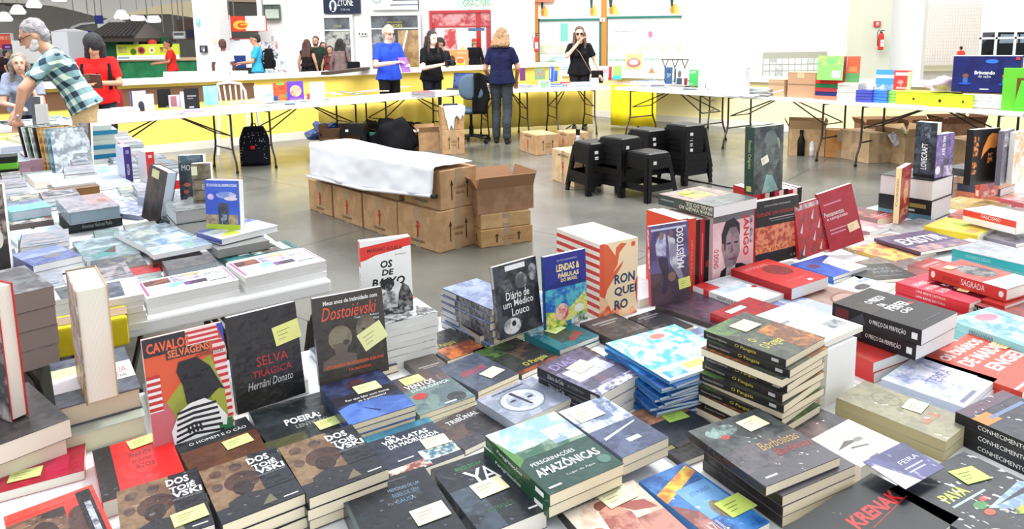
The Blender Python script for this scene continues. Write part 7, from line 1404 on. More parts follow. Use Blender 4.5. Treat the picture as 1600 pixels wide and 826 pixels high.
# lime green stack at the left edge
q=P(10,284,.75)
for k in range(4):
 col=[(44,50,40),(110,190,60),(40,46,38),(104,186,56)][k];book(f'{["top black", "upper lime", "lower black", "bottom lime"][k]} band book in the green and black pile at the left edge',T(q.x-.02,q.y+.06,.751+.036*(3-k),33),.09,.15,.035,cov(col,None,(),sp=col),pages=col,group='green and black pile',wrap=False)
LIST=[ # label, A, B, C, D, z0, t, n, short, colours..., pages
('big glossy grey wrapped book on top of the dark national parks book',(106,332),(189,322),(160,300),(88,311),.80,.05,1,'',cov((176,172,180),(140,136,150),[('r',.5,.3,1,1,(196,160,156),(170,150,156),12),('e',.8,.5,.1,.12,(170,120,116))],sp=(120,136,150)),(150,168,180)),
('cyan covered book at the left edge beside the grey wrapped book',(12,333),(75,322),(66,309),(6,318),.775,.04,1,'',cov((140,214,214),(110,196,200),[('r',0,.6,1,1,(150,160,186),(110,120,150),18)],sp=(110,190,196)),(206,220,232)),
('brown and white photo cover below the cyan book',(16,352),(84,342),(78,332),(8,340),.75,.024,1,'',cov((96,84,82),(206,200,194),[('r',.8,.3,1,1,(150,70,50))],sp=(90,80,80)),(120,110,108)),
('misty light blue cover above the dark blue pair',(22,382),(108,366),(86,352),(12,364),.75,.018,1,'',cov((170,190,216),(200,210,226),[('r',.1,.1,.9,.5,(150,170,206),(190,204,224),12)]),WH),
('blue and violet mountain cover topping the dark blue pair',(50,416),(120,400),(96,380),(20,398),.755,.024,2,'the dark blue pair at the left',cov((70,84,150),(110,124,176),[('r',0,.5,1,1,(150,164,200),(120,136,186),12),('e',.6,.4,.2,.12,(130,126,140))],sp=(56,56,130)),WH),
('dark green brown cover peeking out below the dark blue pair',(70,440),(95,434),(88,422),(56,430),.75,.01,1,'',cov((66,80,80),(96,100,84)),CRM),
('teal and grey painting cover topping the pair behind the tall cream book',(139,408),(224,394),(186,366),(108,378),.752,.022,1,'',cov((100,140,140),(150,160,170),[('r',0,.5,1,1,(170,190,196),(120,140,150),14),('p',[(.1,.1),(.6,.5),(.6,.1)],(80,150,150)),('p',[(.4,.3),(.7,.5),(.6,.2)],(90,60,66))],sp=(60,80,84)),WH),
('dark cover speckled with gold below the teal painting cover',(153,427),(234,412),(216,398),(139,408),.752,.02,1,'',cov((70,76,96),(110,106,96),[('r',.3,.2,1,.9,(130,130,110),(60,70,100),40)],sp=(60,66,90)),WH),
('red edged white book below the gold speckled cover',(165,438),(252,422),(246,412),(158,424),.752,.018,1,'',cov((196,40,44),(180,36,40)),WH),
('open landscape photo book in the middle of the left table',(228,394),(309,373),(264,346),(188,361),.775,.022,1,'',cov((170,186,200),(120,134,144),[('r',.1,.3,.6,.9,(120,136,136),(180,190,186),14),('r',.3,.1,.9,.5,(120,150,190),(190,206,220),14)],sp=WH),WH),
('second landscape photo book overlapping the first on its right',(240,398),(333,381),(315,371),(226,388),.797,.016,1,'',cov((196,210,222),(150,176,200),[('r',.25,.2,.5,.9,(230,232,236)),('r',.6,.2,.75,.9,(150,196,180))],sp=WH),WH),
('brown spined painting book under the second landscape book',(240,412),(318,398),(310,390),(232,402),.752,.03,1,'',cov((110,70,64),(90,60,56),(),sp=(110,64,58)),(110,64,58)),
('dark grey hardcover topping the small dark pile beside the white art books',(262,422),(342,408),(328,396),(252,408),.752,.024,2,'the small dark pile by the art books',cov((80,84,90),(110,106,104)),(160,168,172)),
('white cover with a dark painting topping the white pile behind the tall cream book',(169,470),(226,458),(212,432),(158,440),.752,.0155,6,'the white pile right of the tall cream book',cov((238,238,236),None,[('r',0,.1,.5,.9,(60,70,90),(120,124,140),26),('r',.65,.5,.9,.7,(226,230,232))]),WH),
('dark and white cover topping the white pile left of the tall cream book',(84,470),(120,462),(102,446),(64,452),.752,.0155,5,'the white pile left of the tall cream book',cov((220,222,224),None,[('r',.4,.0,1,.9,(56,66,80),(100,104,112),26)],spa=[('t','AMOR',.2,.3,.4,.7,K)]),WH),
('white sheeted book topping the brown lettered thick book',(85,292),(147,284),(140,275),(73,283),.80,.012,1,'',cov((216,214,226),(232,230,236)),WH),
('thick brown book with a pale lettered spine in the left island',(82,300),(152,290),(145,280),(78,289),.752,.05,1,'',cov((130,96,62),(120,86,56),(),sp=(134,98,62)),(138,100,64)),
('pale grey lilac cover topping the right pink spined pile',(44,250),(88,246),(72,233),(31,237),.752,.02,4,'the right pink spined pile',cov((176,170,190),(200,190,200),(),sp=(190,130,150)),(196,150,166)),
('blue grey cover topping the left pink spined pile',(2,256),(43,251),(28,238),(-12,242),.752,.02,4,'the left pink spined pile',cov((140,156,170),(180,196,206),(),sp=(190,120,140)),(196,150,166)),
('white and rose book with a red dot left of the brown thick book',(52,286),(92,280),(84,268),(44,272),.752,.04,1,'',cov((206,206,210),(226,216,216),(),sp=(236,226,214)),(232,222,210)),
('grey cover with crinkled wrap and a dark block behind the leaning black book',(150,330),(205,318),(192,302),(150,312),.752,.014,1,'',cov((190,198,206),(170,178,190)),WH),
('pale blue wrapped cover beside the upright purple spine',(140,292),(196,284),(182,268),(128,276),.752,.014,2,'the pale blue wrapped pair',cov((196,206,222),(176,186,206)),WH),
('tilted grey cover with violet streaks under the leaning black book',(190,345),(212,330),(205,302),(178,318),.752,.02,1,'',cov((130,140,166),(186,190,220)),(150,160,180)),
('yellowish pile cover with pale green pages left of the slanting magazines',(30,226),(68,222),(56,210),(22,214),.752,.022,4,'the yellowish green pile',cov((206,206,150),(190,196,150),(),sp=(200,204,140)),(196,206,176)),
('white topped book in the bluish white pile at the left edge',(-10,232),(22,228),(12,216),(-24,220),.752,.025,4,'the bluish white pile at the left edge',cov((222,226,236),(200,206,220)),(206,212,226)),
('flat blue and teal covers near the foot of the teal banded pile',(150,274),(196,268),(186,256),(142,262),.752,.012,1,'',cov((130,176,196),(196,206,210)),WH),
('small black and white book right of the leaning black book',(262,350),(288,344),(276,325),(252,332),.752,.04,1,'',cov((60,76,84),(40,50,60)),WH),
('grey hardcover behind the small black and white book',(240,322),(280,312),(268,296),(232,304),.752,.03,2,'the grey pair before the upright MONET cover',cov((160,164,180),(130,134,150)),(196,200,210)),
('yellow slanted booklet lying across the far left piles',(14,220),(24,221),(42,198),(36,197),.845,.006,1,'',cov((226,220,120),(214,206,110)),WH),
]
for lb,A_,B_,C_,D_,z0,t_,n,sh,c,pg in LIST:
 flat(lb,A=A_,B=B_,Cc=C_,D=D_,z0=z0,t=t_,n=n,short=sh,c=c,pages=pg,hard=(t_>.03))
NPK=cov((40,56,58),(30,40,40),(),sp=(30,46,48),spa=[('t','American National Parks',.1,.3,.6,.6,(190,200,196))])
p=P(108,366,.752);q=P(193,352,.752);yw=math.degrees(math.atan2(q.y-p.y,q.x-p.x));mid=(p+q)/2;a=math.radians(yw)
o=book('thick dark green national parks book with its lettered spine to the camera',T(mid.x-math.sin(a)*.12,mid.y+math.cos(a)*.12,.752,yw)@RZ(90),.22,(q-p).length,.047,cov((40,56,58),None,(),sp=(32,48,50),spa=[('t','American National Parks',.25,.25,.8,.6,(190,200,196),{})]),pages=(60,70,70),hard=True,wrap=False)
stand('upright cover with a painted family at the left edge',(-16,436),(19,432),.752,290,.03,lean=2,c=cov((170,156,144),(80,68,64),[('e',.6,.52,.14,.08,(196,150,120)),('r',.3,.05,1,.36,(44,40,42)),('e',.6,.42,.2,.1,(220,214,206))]),wrap=False)
# ============================================================ BOOKS AND GOODS: far tables
def sbook(label,M,w,h,t,col,art=(),pages=WH,col2=None,group=None,name='book',cat=None):
 X,Y=w/2,h/2;k=.002
 mb=MB();mb.hexa([(-X,-Y,t-k),(X,-Y,t-k),(X,Y,t-k),(-X,Y,t-k),(-X,-Y,t),(X,-Y,t),(X,Y,t),(-X,Y,t)],col,col2,18)
 mb.box(-X,-Y,0,X,Y,k,col);mb.box(-X,-Y,k,-X+k,Y,t-k,col);mb.box(-X+k,-Y+k,k,X-k,Y-k,t-k,pages)
 if art:mb.art(T(-X,-Y,t),w,h,art,.0008)
 o=mb.build(name,M_MATTE);o.matrix_world=M;tag(o,label,cat or name,group);return o
def fup(label,px,py,top,w,t,col,art=(),yaw=None,lean=4,pages=WH,col2=None,z0=.75,**k):
 """far upright book; px, py bottom centre"""
 p=P(px,py,z0);h=max(.06,(ztop(p.x,p.y,top)-z0));y=yaw if yaw is not None else 10
 return sbook(label,T(p.x,p.y,z0,y)@RX(-lean)@UP@T(0,h/2,-t),w,h/math.cos(math.radians(lean)),t,col,art,pages,col2,**k)
FARP=MB()
def fpile(label,short,px,py,w,h,ts,cols,yaw=0,pages=None,z0=.75,jit=2,arts=(),**k):
 """far lying pile; px, py bottom front centre; cols from the top down"""
 p=P(px,py,z0);a=math.radians(yaw);n=len(cols);c0=p+V2(-math.sin(a),math.cos(a))*h/2
 if not k.pop('keep',0):
  for i in range(n):
   z=z0+.001+ts*(n-1-i);c1=cols[i];FARP.m=T(c0.x+rnd.uniform(-.004,.004),c0.y+rnd.uniform(-.004,.004),z,yaw+rnd.uniform(-jit,jit));g=pages or c1
   FARP.box(-w/2,-h/2,0,w/2,h/2,.002,c1);FARP.box(-w/2+.002,-h/2+.002,.002,w/2-.002,h/2-.002,ts-.003,g);FARP.box(-w/2,-h/2,ts-.003,w/2,h/2,ts-.001,c1)
  return
 for i in range(n):
  z=z0+.001+ts*(n-1-i);col=cols[i]
  sbook(label if i==0 else f'{ORD[i + 1]} book from the top in {short}',T(c0.x+rnd.uniform(-.004,.004),c0.y+rnd.uniform(-.004,.004),z,yaw+rnd.uniform(-jit,jit)),w,h,ts-.001,col,arts[i]if i<len(arts)else(),pages or col,**k)
YL,YRR=44,-54
fup('upright maroon framed book beside the person in red',169,172,141,.14,.03,(150,50,60),[('r',.2,.1,.5,.9,(150,110,120))],36)
fup('upright bright red book right of the maroon one',181,171,140,.17,.03,(186,44,50),[('r',.4,.3,.8,.7,(206,90,96)),('r',.5,.02,.8,.1,(236,200,200))],36)
fpile(0,0,162,181,.34,.2,.02,[(236,236,240)]*3,YL-4)
fpile(0,0,195,177,.22,.18,.02,[(206,212,226),(238,238,238),(180,190,206)],YL-4)
fup('upright blue white cover with a small black figure',218,174,142,.16,.03,(206,210,224),[('r',0,0,.12,1,(54,60,120)),('e',.65,.3,.2,.2,(60,60,66)),('r',.55,0,.85,.3,(50,50,56))],32,col2=(190,196,214))
fup('upright small white cover right of the black figure cover',233,173,147,.12,.02,(232,232,236),[('r',.4,.2,.7,.5,(170,174,186))],32)
fpile(0,0,264,180,.30,.2,.014,[(206,206,206),(240,240,238),(60,64,66)],30,pages=WH)
fup('tall plain black upright cover on the left row',258,168,139,.15,.02,(30,32,32),[('r',.6,.04,.8,.08,(180,180,180))],30,pages=(206,206,190))
fup('rose and white upright covers behind the tall black one',277,168,148,.17,.04,(214,206,210),[('r',.1,.1,.5,.9,(170,110,120))],34)
fup('light blue upright spine beside the second black cover',287,168,143,.05,.05,(190,206,226),(),30)
fup('second black upright cover with white lettering bars',301,170,138,.16,.03,(34,34,38),[('r',.2,.6,.8,.66,(150,150,154)),('r',.2,.5,.6,.53,(150,150,154)),('r',.3,.06,.6,.12,(200,200,200))],28,z0=.765)
fpile(0,0,302,176,.24,.16,.012,[(226,150,176),(206,196,206)],30)
fup('pale turquoise upright double cover on the left row',331,164,134,.17,.03,(130,216,212),[('r',.3,0,.34,1,(100,190,190))],30,col2=(150,224,220))
fup('pale blue picture book cover with soft clouds',415,158,133,.27,.012,(190,222,232),[('r',0,0,1,.25,(236,240,240)),('e',.5,.5,.3,.25,(220,236,240),(170,206,222),14)],30)
fup('orange red picture book with coloured balls',441,158,129,.21,.014,(222,80,48),[('e',.45,.7,.4,.2,(232,96,50),(220,60,40),20),('e',.12,.15,.14,.18,(40,90,150)),('e',.85,.3,.12,.15,(60,150,110)),('e',.5,.2,.25,.2,(236,110,60)),('r',.2,.88,.7,.98,(90,190,90))],28)
fup('purple picture book with a pink orange flower',463,157,127,.21,.014,(98,60,190),[('e',.5,.5,.36,.3,(240,120,110),(250,170,120),16),('e',.5,.55,.2,.16,(246,150,130)),('r',.1,.05,.9,.15,(130,90,210))],28)
fup('large pale cream upright picture book',497,157,128,.20,.014,(240,236,206),[('r',.1,.2,.9,.9,(246,242,226),(226,230,206),12)],28)
fup('small red and white triangular card on the left row',486,156,146,.10,.01,(206,60,76),[('p',[(.3,0),(1,0),(.7,1)],W)],30,name='card')
fpile(0,0,668,152,.26,.22,.011,[(196,90,96),(120,110,150),(206,206,210),(90,84,110),(190,150,170),(214,214,220),(110,100,140)],38,pages=(220,220,224))
r=random.Random(11)
nmc={(170,206,214):'pale teal',(206,180,196):'pale rose',(226,226,200):'cream',(150,170,200):'soft blue',(196,214,190):'pale green',(236,236,236):'plain white',(130,136,150):'slate grey',(206,150,120):'tan orange',(120,160,170):'deep teal',(200,200,214):'lilac grey'}
cl=list(nmc)
sc_lb=['near the small red triangular card','left of the seated papers by the blue shirt','in front of the blue shirted man','right before the glossy magazine pile']
for i in range(26):
 px=366+i*10.6;base=165-(px-366)*.082-r.uniform(0,8)
 if any(abs(px-q)<12 for q in(415,441,463,497)):base+=6
 p=P(px,base,.75);col=cl[i%10]
 zone='under the turquoise end of the left row' if px<400 else 'below the picture books' if px<510 else 'left of the blue shirted man' if px<580 else 'in front of the blue shirted man' if px<632 else 'beside the glossy pile'
 sbook(f'{nmc[col]} {["booklet", "leaflet"][i % 2]} lying {zone}, {["front", "middle", "rear", "tilted", "square"][i % 5]} one',T(p.x,p.y+.06,.752+(i%3)*.007,r.uniform(10,80)),.15,.21,.006,col,[('r',.1,.3,.9,.8,r.choice(cl),col,20)],group='booklets scattered on the left row',name='booklet')
fpile(0,0,761,143,.24,.20,.018,[(226,222,196),(236,232,214),(206,200,180),(232,228,206),(216,210,190),(236,234,220)],16,jit=9,name='paper_stack')
fup('thick purple upright book right of the woman in navy',817,126,106,.09,.05,(116,56,120),(),8,z0=.81)
fpile(0,0,816,139,.22,.18,.022,[(240,240,240),(236,236,236),(240,240,240)],8,pages=(150,152,156))
fpile(0,0,806,139,.12,.15,.02,[(238,238,240)]*3,8)
fup('upright green and red speckled cover behind the small green box',844,124,107,.20,.03,(120,170,140),[('r',.1,.2,.9,.9,(190,120,110),(120,180,140),30)],8)
mb=MB();mb.box(-.09,-.06,0,.09,.06,.12,(200,214,200));mb.art(T(-.08,-.06,.01)@UP,.14,.1,[('r',.1,0,1,1,(110,160,120),(150,190,150),20)],.001);p=P(851,138,.75);o=bevel(mb.build('card_box',M_MATTE),.003);o.matrix_world=T(p.x,p.y+.08,.75,8);tag(o,'small green and white box on the middle table','box')
fup('tilted bright blue upright books in front of the sunglasses woman',861,128,104,.09,.03,(50,96,214),[('r',.2,.2,.4,.9,(200,216,246))],-25,lean=8)
fup('second narrow blue upright book leaning right',868,127,110,.06,.02,(60,110,220),(),-25,lean=8)
fpile(0,0,868,136,.24,.16,.016,[(56,90,200),(230,232,240),(60,96,206)],8)
fpile(0,0,887,133,.18,.16,.016,[(206,70,80),(236,200,200),(210,80,84)],8)
fup('upright cream books with white edges left of the green spine',896,127,103,.10,.06,(238,236,226),[('r',.6,0,.7,1,(196,196,180))],6)
fup('upright muted green spine beside the cream books',904,127,103,.05,.05,(130,160,140),(),6)
fup('upright tall cream book with a black base in front of the handbag',913,128,101,.11,.05,(240,238,226),[('r',.4,0,.5,1,(90,90,90)),('r',.5,0,1,.12,K)],6)
fpile(0,0,908,134,.32,.18,.018,[(236,236,230),(196,200,190),(236,236,232)],4,pages=(226,226,214))
mb=MB();mb.box(-.07,-.07,0,.07,.07,.10,(150,170,196),(190,200,216),20);mb.box(-.07,-.07,.10,.07,.07,.104,W);p=P(929,132,.75);o=bevel(mb.build('card_box',M_MATTE),.003);o.matrix_world=T(p.x,p.y+.07,.75,4);tag(o,'small blue grey box beside the low cream pile','box')
fup('upright pale blue and pink magazine left of the lime cover',943,126,103,.16,.02,(190,214,232),[('r',.2,.5,.9,.8,(240,170,176)),('r',.1,.1,.8,.3,(240,240,244))],-20)
fup('narrow upright red book between magazine and lime cover',953,125,104,.06,.02,(206,60,60),(),-30)
fup('upright lime green cover with a turquoise foot',964,124,103,.17,.02,(160,220,110),[('r',0,0,1,.3,(80,200,206))],-30)
fpile(0,0,972,130,.25,.14,.008,[(206,90,80),(240,240,240)],-20,name='booklet')
fup('upright blue grey portrait cover in front of the black wire stand',1044,131,105,.13,.03,(66,100,140),[('e',.55,.6,.25,.3,(150,170,190),(60,80,110),14)],-36)
fup('second upright portrait cover with a dark coat',1061,132,107,.16,.03,(190,200,206),[('e',.5,.65,.2,.22,(110,100,96)),('r',.2,0,.8,.4,(70,80,96)),('r',0,0,.1,1,(50,70,90))],-40)
fup('narrow dark red upright book beside the green AMOR cover',1071,133,122,.05,.03,(140,40,50),(),-40)
fup('upright green AMOR cover on the right row',1083,134,109,.16,.02,(70,176,92),[('t','AMOR',.15,.78,.75,.92,W),('r',.1,.1,.5,.14,(190,230,190))],-44)
def wire_stand():
 p=P(1050,130,.75);t=thing('wire_book_stand','black wire book stand rising behind the portrait covers','stand',T(p.x+.1,p.y+.25,.75,-36));zt_=ztop(p.x,p.y,94)-.75
 for k in range(3):
  x=-.18+.18*k;mb=MB();mb.tube([(x,0,0),(x,0,zt_*.65),(x-.05,0,zt_)],.008,K,6);mb.tube([(x,0,zt_*.65),(x+.06,0,zt_)],.008,K,6);mb.build('prong',M_METAL,t)
 mb=MB();mb.tube([(-.25,0,zt_),(.25,0,zt_)],.009,K,6);mb.build('top_bar',M_METAL,t);mb=MB();mb.tube([(-.2,0,.008),(.2,0,.008)],.008,K,6);mb.build('foot_bar',M_METAL,t)
wire_stand()
def tbox(name,label,px,py,top,w,d,yaw,col,art=(),cat='box',col2=None,lid=None):
 p=P(px,py,.75);h=ztop(p.x,p.y,top)-.75;t=thing(name,label,cat,T(p.x,p.y,.75,yaw));mb=MB();mb.box(-w/2,0,0,w/2,d,h,col,col2,14);mb.art(T(-w/2,0,0)@UP,w,h,art,.0015);bevel(mb.build('box_body',M_MATTE,t),.004)
 mb=MB();mb.box(-w/2-.002,-.002,h,w/2+.002,d+.002,h+.006,lid or col);mb.build('lid',M_MATTE,t);return t
tbox('display_board','large speckled pale grey board box on the right row',1135,150,106,.55,.10,-52,(214,214,224),[],'box',(226,226,234))
tbox('card_box','small plain white box left of the grey board',1097,138,127,.14,.12,-50,(240,240,242),[('r',.9,0,1,.7,(60,80,110))])
fpile(0,0,1180,150,.38,.24,.012,[(180,190,206),(226,220,210),(200,206,190),(236,236,230),(170,176,186),(222,226,214),(206,200,196),(190,196,180)],-50,jit=12,name='magazine')
fpile(0,0,1166,152,.2,.2,.012,[(226,232,236),(206,210,216)],-40,jit=10,name='magazine')
tbox('table_carton','small worn carton on the right row',1212,151,125,.22,.2,-52,(196,164,130),[('r',0,.70,1,.85,(176,146,112)),('p',[(0,.1),(1,.4),(1,.46),(0,.2)],(226,220,210))])
tbox('table_carton','bigger brown carton beside the stacked encyclopedias',1251,153,114,.36,.24,-50,(190,150,116),[('r',0,.52,1,.56,(150,116,88)),('r',.35,.8,.6,1,(214,180,140))])
fpile('thick red volume topping the five coloured encyclopedias','the five coloured encyclopedias',1291,156,.28,.22,.048,[(206,50,46),(36,130,70),(190,60,66),(40,56,120),(222,130,100)],-50,keep=1)
fup('large upright light green cover above the coloured encyclopedias',1295,125,87,.29,.03,(140,214,110),[('r',.0,.6,1,1,(190,230,110),(120,200,120),14),('r',.6,.1,.95,.4,(206,196,220))],-48,z0=.99)
fup('narrow upright red brown book right of the large green cover',1316,125,88,.07,.03,(170,70,60),(),-48,z0=.99)
fup('leaning green and red cover above the white pile',1331,128,88,.15,.02,(206,90,60),[('r',.0,.0,1,.35,(90,150,90)),('r',.2,.4,.8,.6,(190,130,80))],-30,lean=10,z0=.97)
fpile(0,0,1323,158,.24,.22,.026,[(226,222,206),(240,240,236),(196,196,190),(236,236,232),(214,206,190),(240,240,238),(190,190,186),(232,230,224)],-50,pages=(214,210,200))
fpile(0,0,1349,140,.26,.2,.02,[(236,238,240),(214,216,222),(240,240,240)],-48)
for px,nm_,c1 in((1349,'purple blue',(64,70,170)),(1372,'bright blue',(50,110,206)),(1395,'leaf green',(130,190,80))):
 fpile(f'{nm_} boxed book topping its row of four on the right table',f'the {nm_} boxed books',px,160+(px-1349)*.03,.175,.2,.034,[c1]*4,-48,pages=tuple(min(255,v+20)for v in c1),arts=[(),(),(),()],keep=1)
fup('upright blue harbour photo cover on the right row',1381,141,109,.22,.03,(70,150,210),[('r',0,0,1,.3,(190,206,226),(90,150,200),20),('r',0,.6,1,.75,(214,206,200))],-46,z0=.80)
fup('narrow cream and red upright spine between the blue and red covers',1394,141,110,.04,.03,(236,206,190),(),-46,z0=.80)
fup('upright red cover with white title and figures',1408,142,110,.20,.03,(206,64,60),[('r',.1,.75,.8,.9,(244,226,222)),('e',.4,.4,.2,.14,(236,170,160),(206,64,60),30),('r',.2,.1,.9,.2,(236,170,160))],-46,z0=.80)
fup('narrow pale green upright book right of the red cover',1419,143,112,.04,.03,(190,214,150),(),-46,z0=.80)
tbox('lime_box','left flat lime yellow box on the right row',1430,164,145,.40,.30,-48,(206,226,50),[('e',.45,.5,.03,.1,K)])
tbox('lime_box','right flat lime yellow box in front of the dark blue box',1482,168,148,.42,.30,-46,(206,226,50),[('e',.3,.5,.03,.12,K),('r',.78,.4,.82,.6,(90,100,30))])
pb=P(1482,168,.75)
lump('plastic_bag','crumpled white and pink plastic bags on the lime boxes','bag',pb.x+.10,pb.y+.20,.905,.24,.12,.09,(226,200,208),amat('shiny_plastic2',.25,spec=.6,bump=.4,bscale=14),21,.35)
tbox('labelled_box','brown box with a white handwritten sheet under the dark blue box',1538,170,146,.42,.30,-44,(140,100,76),[('r',.04,.06,.86,.96,(240,240,240)),('t','PROMOÇÃO',.2,.66,.72,.82,(120,124,130)),('t','FORMANDO LEITOR',.1,.44,.8,.56,(120,124,130)),('t','INFANTIL E JUVENIL',.1,.24,.8,.35,(130,134,140))])
pq=P(1538,170,.75);hh=ztop(pq.x,pq.y,146)
def blue_box():
 q=pq;t=thing('blue_box','big dark blue box reading brincando de ação with two cartoonish children','box',T(q.x,q.y,hh+.008,-40));h=ztop(q.x,q.y,89)-hh;w=.54
 mb=MB();mb.box(-w/2-.03,.0,0,w/2,.22,h,(40,46,120),(34,38,100),6)
 mb.art(T(-w/2,0,0)@UP,w,h,[('t','Brincando',.30,.50,.62,.60,W,{'b':.03}),('t','de ação',.36,.40,.56,.48,(236,236,240)),('e',.56,.86,.1,.06,(60,120,220)),('e',.16,.46,.05,.06,(150,90,70)),('r',.12,.26,.2,.40,(60,110,190)),('e',.78,.46,.05,.06,(214,90,60)),('r',.74,.26,.82,.40,(60,150,200)),('e',.16,.24,.1,.03,(40,90,206)),('e',.78,.24,.1,.03,(40,90,206)),('r',.40,.08,.54,.11,(220,220,230)),('r',.92,.9,.98,.98,(206,60,90))],.0015)
 bevel(mb.build('box_body',M_MATTE,t),.005);mb=MB();mb.box(-w/2-.03,0,h,w/2,.22,h+.004,(226,226,230));mb.build('lid',M_MATTE,t)
blue_box()
def green_display():
 q=P(1592,174,.75);t=thing('green_display','bright green cardboard display stand at the right edge','display stand',T(q.x,q.y,.75,-40));h=ztop(q.x,q.y,107)-.75;g=(110,206,60)
 mb=MB();mb.box(-.15,.02,0,.3,.22,h,g);mb.art(T(-.15,.02,0)@UP,.45,h,[('r',.45,.83,.7,.93,(226,240,220)),('r',.25,.2,.5,.78,(130,84,50))],.002);mb.build('back_board',M_MATTE,t)
 mb=MB();mb.prism([(-.05,0),(.16,0),(.2,.14),(.16,.3),(.0,.3),(-.03,.14)],0,.02,(100,214,60));o=mb.build('front_flap',M_MATTE,t);o.matrix_local=T(.0,.0,0)@UP
green_display()
# ============================================================ filler books and the uncounted rest
NEAR=[('dark slate',[(62,68,84),(44,48,60),(90,96,112)]),('charcoal',[(40,42,48),(66,62,64),(100,92,88)]),('dull blue',[(70,90,130),(110,130,160),(50,60,90)]),('muted brown',[(110,90,76),(80,66,60),(150,130,110)]),('bluish grey',[(150,160,176),(110,120,140),(190,196,206)])]
FAR_=[('salmon',[(206,110,96),(226,160,140),(190,80,76)]),('pale grey',[(190,194,200),(160,166,176),(220,222,226)]),('soft rose',[(206,150,150),(170,130,140),(230,200,196)]),('greyish blue',[(140,156,190),(180,190,214),(110,124,160)]),('ochre',[(206,170,100),(180,140,90),(230,206,150)]),('brick red',[(180,56,50),(206,90,76),(120,40,44)])]
MARKS=[((300,610),'the striped shirt cover'),((420,590),'the SELVA TRÁGICA cover'),((540,560),'the Dostoiévski portraits'),((640,540),'the tall white pile'),((730,500),'the madman diary pile'),((885,480),'the fables cover'),((965,440),'the RONQUEIRO block'),((1045,430),'the football cover'),((1050,550),'the fanned blue magazines'),((1180,560),'the Pangeia tower'),((920,590),'the black spined photo pile'),((860,700),'the Amazônicas pile'),((1190,700),'the Borboletas pile'),((1400,650),'the olive book pile'),((1395,500),'the black O PREÇO pair'),((1320,580),'the white upright books'),((1520,430),'the BÍBLIA SAGRADA'),((1220,430),'the red ink blot book'),((1300,410),'the blue bird outline pair'),((1500,355),'the bright yellow pair'),((1430,320),'the thick tomes'),((1540,300),'the orange figure cover'),((1550,560),'the red lettered pile'),((1550,650),'the dark blue labelled pile'),((590,800),'the small blue title book'),((400,760),'the second Dostoevsky pile'),((240,800),'the first Dostoevsky book'),((60,800),'the red portraits book'),((150,640),'the tall cream book'),((1480,770),'the PAVÁ cover'),((820,620),'the round face cover'),((1470,400),'the turquoise spined pile')]
used=set();r=random.Random(21)
def mark_label(px,py,cn,kind):
 for(mx,my),nm_ in sorted(MARKS,key=lambda m:(m[0][0]-px)**2+(m[0][1]-py)**2)[:6]:
  dx,dy=px-mx,py-my
  d=('right of' if dx>0 else 'left of')if abs(dx)>abs(dy)else('in front of' if dy>0 else 'behind')
  lb=f'{cn} {kind} lying {d} {nm_}'
  if lb not in used:used.add(lb);return lb
 return None
a33=math.radians(33.5);u_=Vector((math.cos(a33),math.sin(a33)));v_=Vector((-math.sin(a33),math.cos(a33)))
org=Vector((f0.x,f0.y))+Vector((wf.x,wf.y))*1.50
cnt=0
for(bw,bh)in((.14,.205),(.12,.17),(.10,.14),(.075,.11)):
 st_=.02;
 i=0
 y=.01
 while y+bh<1.50:
  x=.02
  while x+bw<5.35:
   c_=org+u_*(x+bw/2)+v_*(y+bh/2);px,py=proj((c_.x,c_.y,.77))
   if-20<px<1620 and py<850 and py>300 and c_.y>.9:
    M=T(c_.x,c_.y,.751,33.5)
    if not hits(foot(M,bw,bh,.001)):
     pal=NEAR if px<1100 and py>500 else FAR_
     cn,pl=r.choice(pal);lb=mark_label(px,py,cn,'cover' if bw>.11 else 'small cover')
     if lb:
      tt=r.choice([.018,.024,.03])if bh>.15 else .016
      book(lb,T(c_.x,c_.y,.751,33.5+r.uniform(-.3,.3)),bw,bh,tt,autocov(r,pl),pages=r.choice([WH,CRM]));cnt+=1
      x+=bw
   x+=st_
  y+=st_
print('FILLERS',cnt)
# left island: the rest, too many and too blurred to tell one by one
mbp=MB();r=random.Random(5)
pal=[(200,210,222),(170,184,200),(222,226,230),(150,170,186),(196,200,214),(120,140,160),(206,196,200),(170,196,200),(190,176,190),(100,110,126),(226,222,200),(160,190,176),(150,120,110)]
pal=[tuple(int(v*.84)for v in c)for c in pal]
du,dv=Vector((dl.x,dl.y)),Vector((wl_.x,wl_.y));o2=Vector((o0.x,o0.y));n_st=0
def pile_into(mb,cx,cy,yaw,w,h,n,t_):
 for k in range(n):
  col=r.choice(pal);c2=r.choice(pal);z=.751+k*t_;mb.m=T(cx+r.uniform(-.006,.006),cy+r.uniform(-.006,.006),z,yaw+r.uniform(-3,3))
  mb.box(-w/2,-h/2,0,w/2,h/2,.002,col);mb.box(-w/2+.002,-h/2+.002,.002,w/2-.002,h/2-.002,t_-.002,(226,228,228));mb.box(-w/2,-h/2,t_-.002,w/2,h/2,t_,col,c2,16);mb.box(-w/2,-h/2,0,-w/2+.002,h/2,t_,c2)
  if k==n-1:mb.art(T(-w/2,-h/2,t_),w,h,[('r',.1,.35,.9,.85,c2,col,20),('r',.2,.12,.8,.2,r.choice(pal))],.0006)
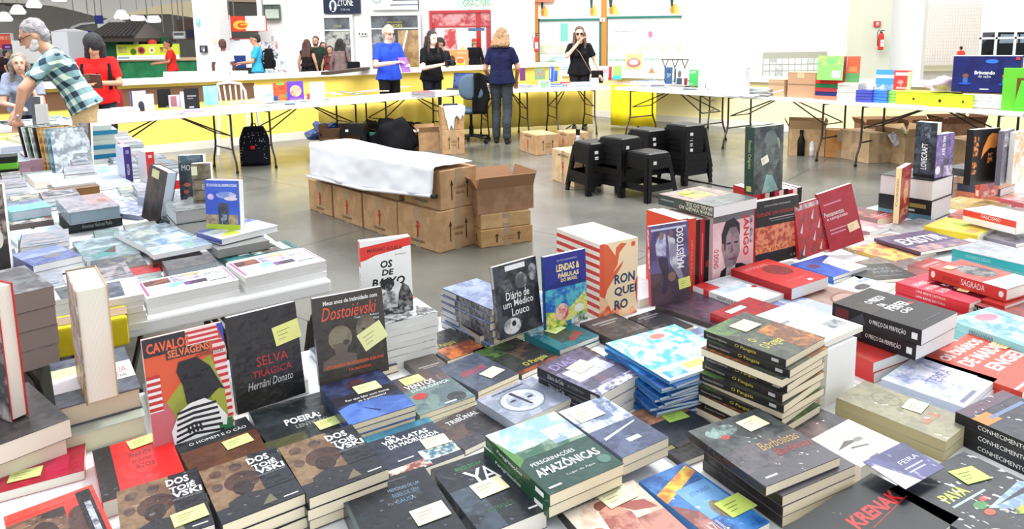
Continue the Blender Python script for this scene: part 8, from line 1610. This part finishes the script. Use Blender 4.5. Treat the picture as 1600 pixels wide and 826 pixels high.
for(bw,bh)in((.21,.15),(.16,.12),(.12,.09)):
 y=.02
 while y+bh<1.50:
  x=.03
  while x+bw<4.62:
   c_=o2+du*(x+bw/2)+dv*(y+bh/2);px,py=proj((c_.x,c_.y,.77));M=T(c_.x,c_.y,.751,125.5)
   if px>-30 and not hits(foot(M,bw,bh,.002),.9):
    n=r.choice([1,1,2,3,4])if px<250 or py<300 else r.choice([1,1,2]);pile_into(mbp,c_.x,c_.y,35.5,bh,bw,n,.02);FOOT.append((.75,foot(M,bw,bh)));n_st+=n;x+=bw
   x+=.02
  y+=.02
print('STUFF BOOKS',n_st)
o=mbp.build('book_piles',M_WRAP);tag(o,'dense pale blurred book piles covering the rest of the left island','books',None,'stuff')
# far rows: low scatter of pale booklets
mbp=MB();r=random.Random(9)
for p0,p1,n in((V2(-6.0,5.55),V2(-4.35,7.1),40),(V2(-.5,10.8),V2(1.5,11.28),16),(V2(1.7,11.15),V2(4.8,6.85),34),(V2(2.1,12.4),V2(3.4,11.75),10)):
 d=p1-p0;nn=V2(-d.y,d.x).normalized()
 for i in range(n):
  c_=p0+d*((i+.5)/n)+nn*r.uniform(.3,.6);pile_into(mbp,c_.x,c_.y,r.uniform(0,90),.14,.2,r.choice([1,1,2,3]),.012)
FARP.v and FARP.build('far_book_piles',M_MATTE).__setitem__('kind','stuff')
o=mbp.build('booklet_scatter',M_MATTE);tag(o,'pale booklets scattered along the back of the far tables','booklets',None,'stuff')
cq=P(1412,258)
mb=MB();mb.box(-.10,-.06,0,.10,.06,.09,(90,170,60),(120,190,80),20);o=bevel(mb.build('green_carton',M_MATTE),.004);o.matrix_world=T(cq.x+.16,cq.y+.14,.26,20)@RX(12);tag(o,'small bright green box on top of the open carton under the right table','box')
mb=MB();mb.box(-.11,-.002,0,.11,.002,.16,(232,232,236),(170,176,190),24);o=mb.build('leaflet',M_MATTE);o.matrix_world=T(cq.x+.02,cq.y+.10,.25,5)@RX(-20)@RY(-24);tag(o,'white printed leaflet leaning out of the open carton with the green box','leaflet')
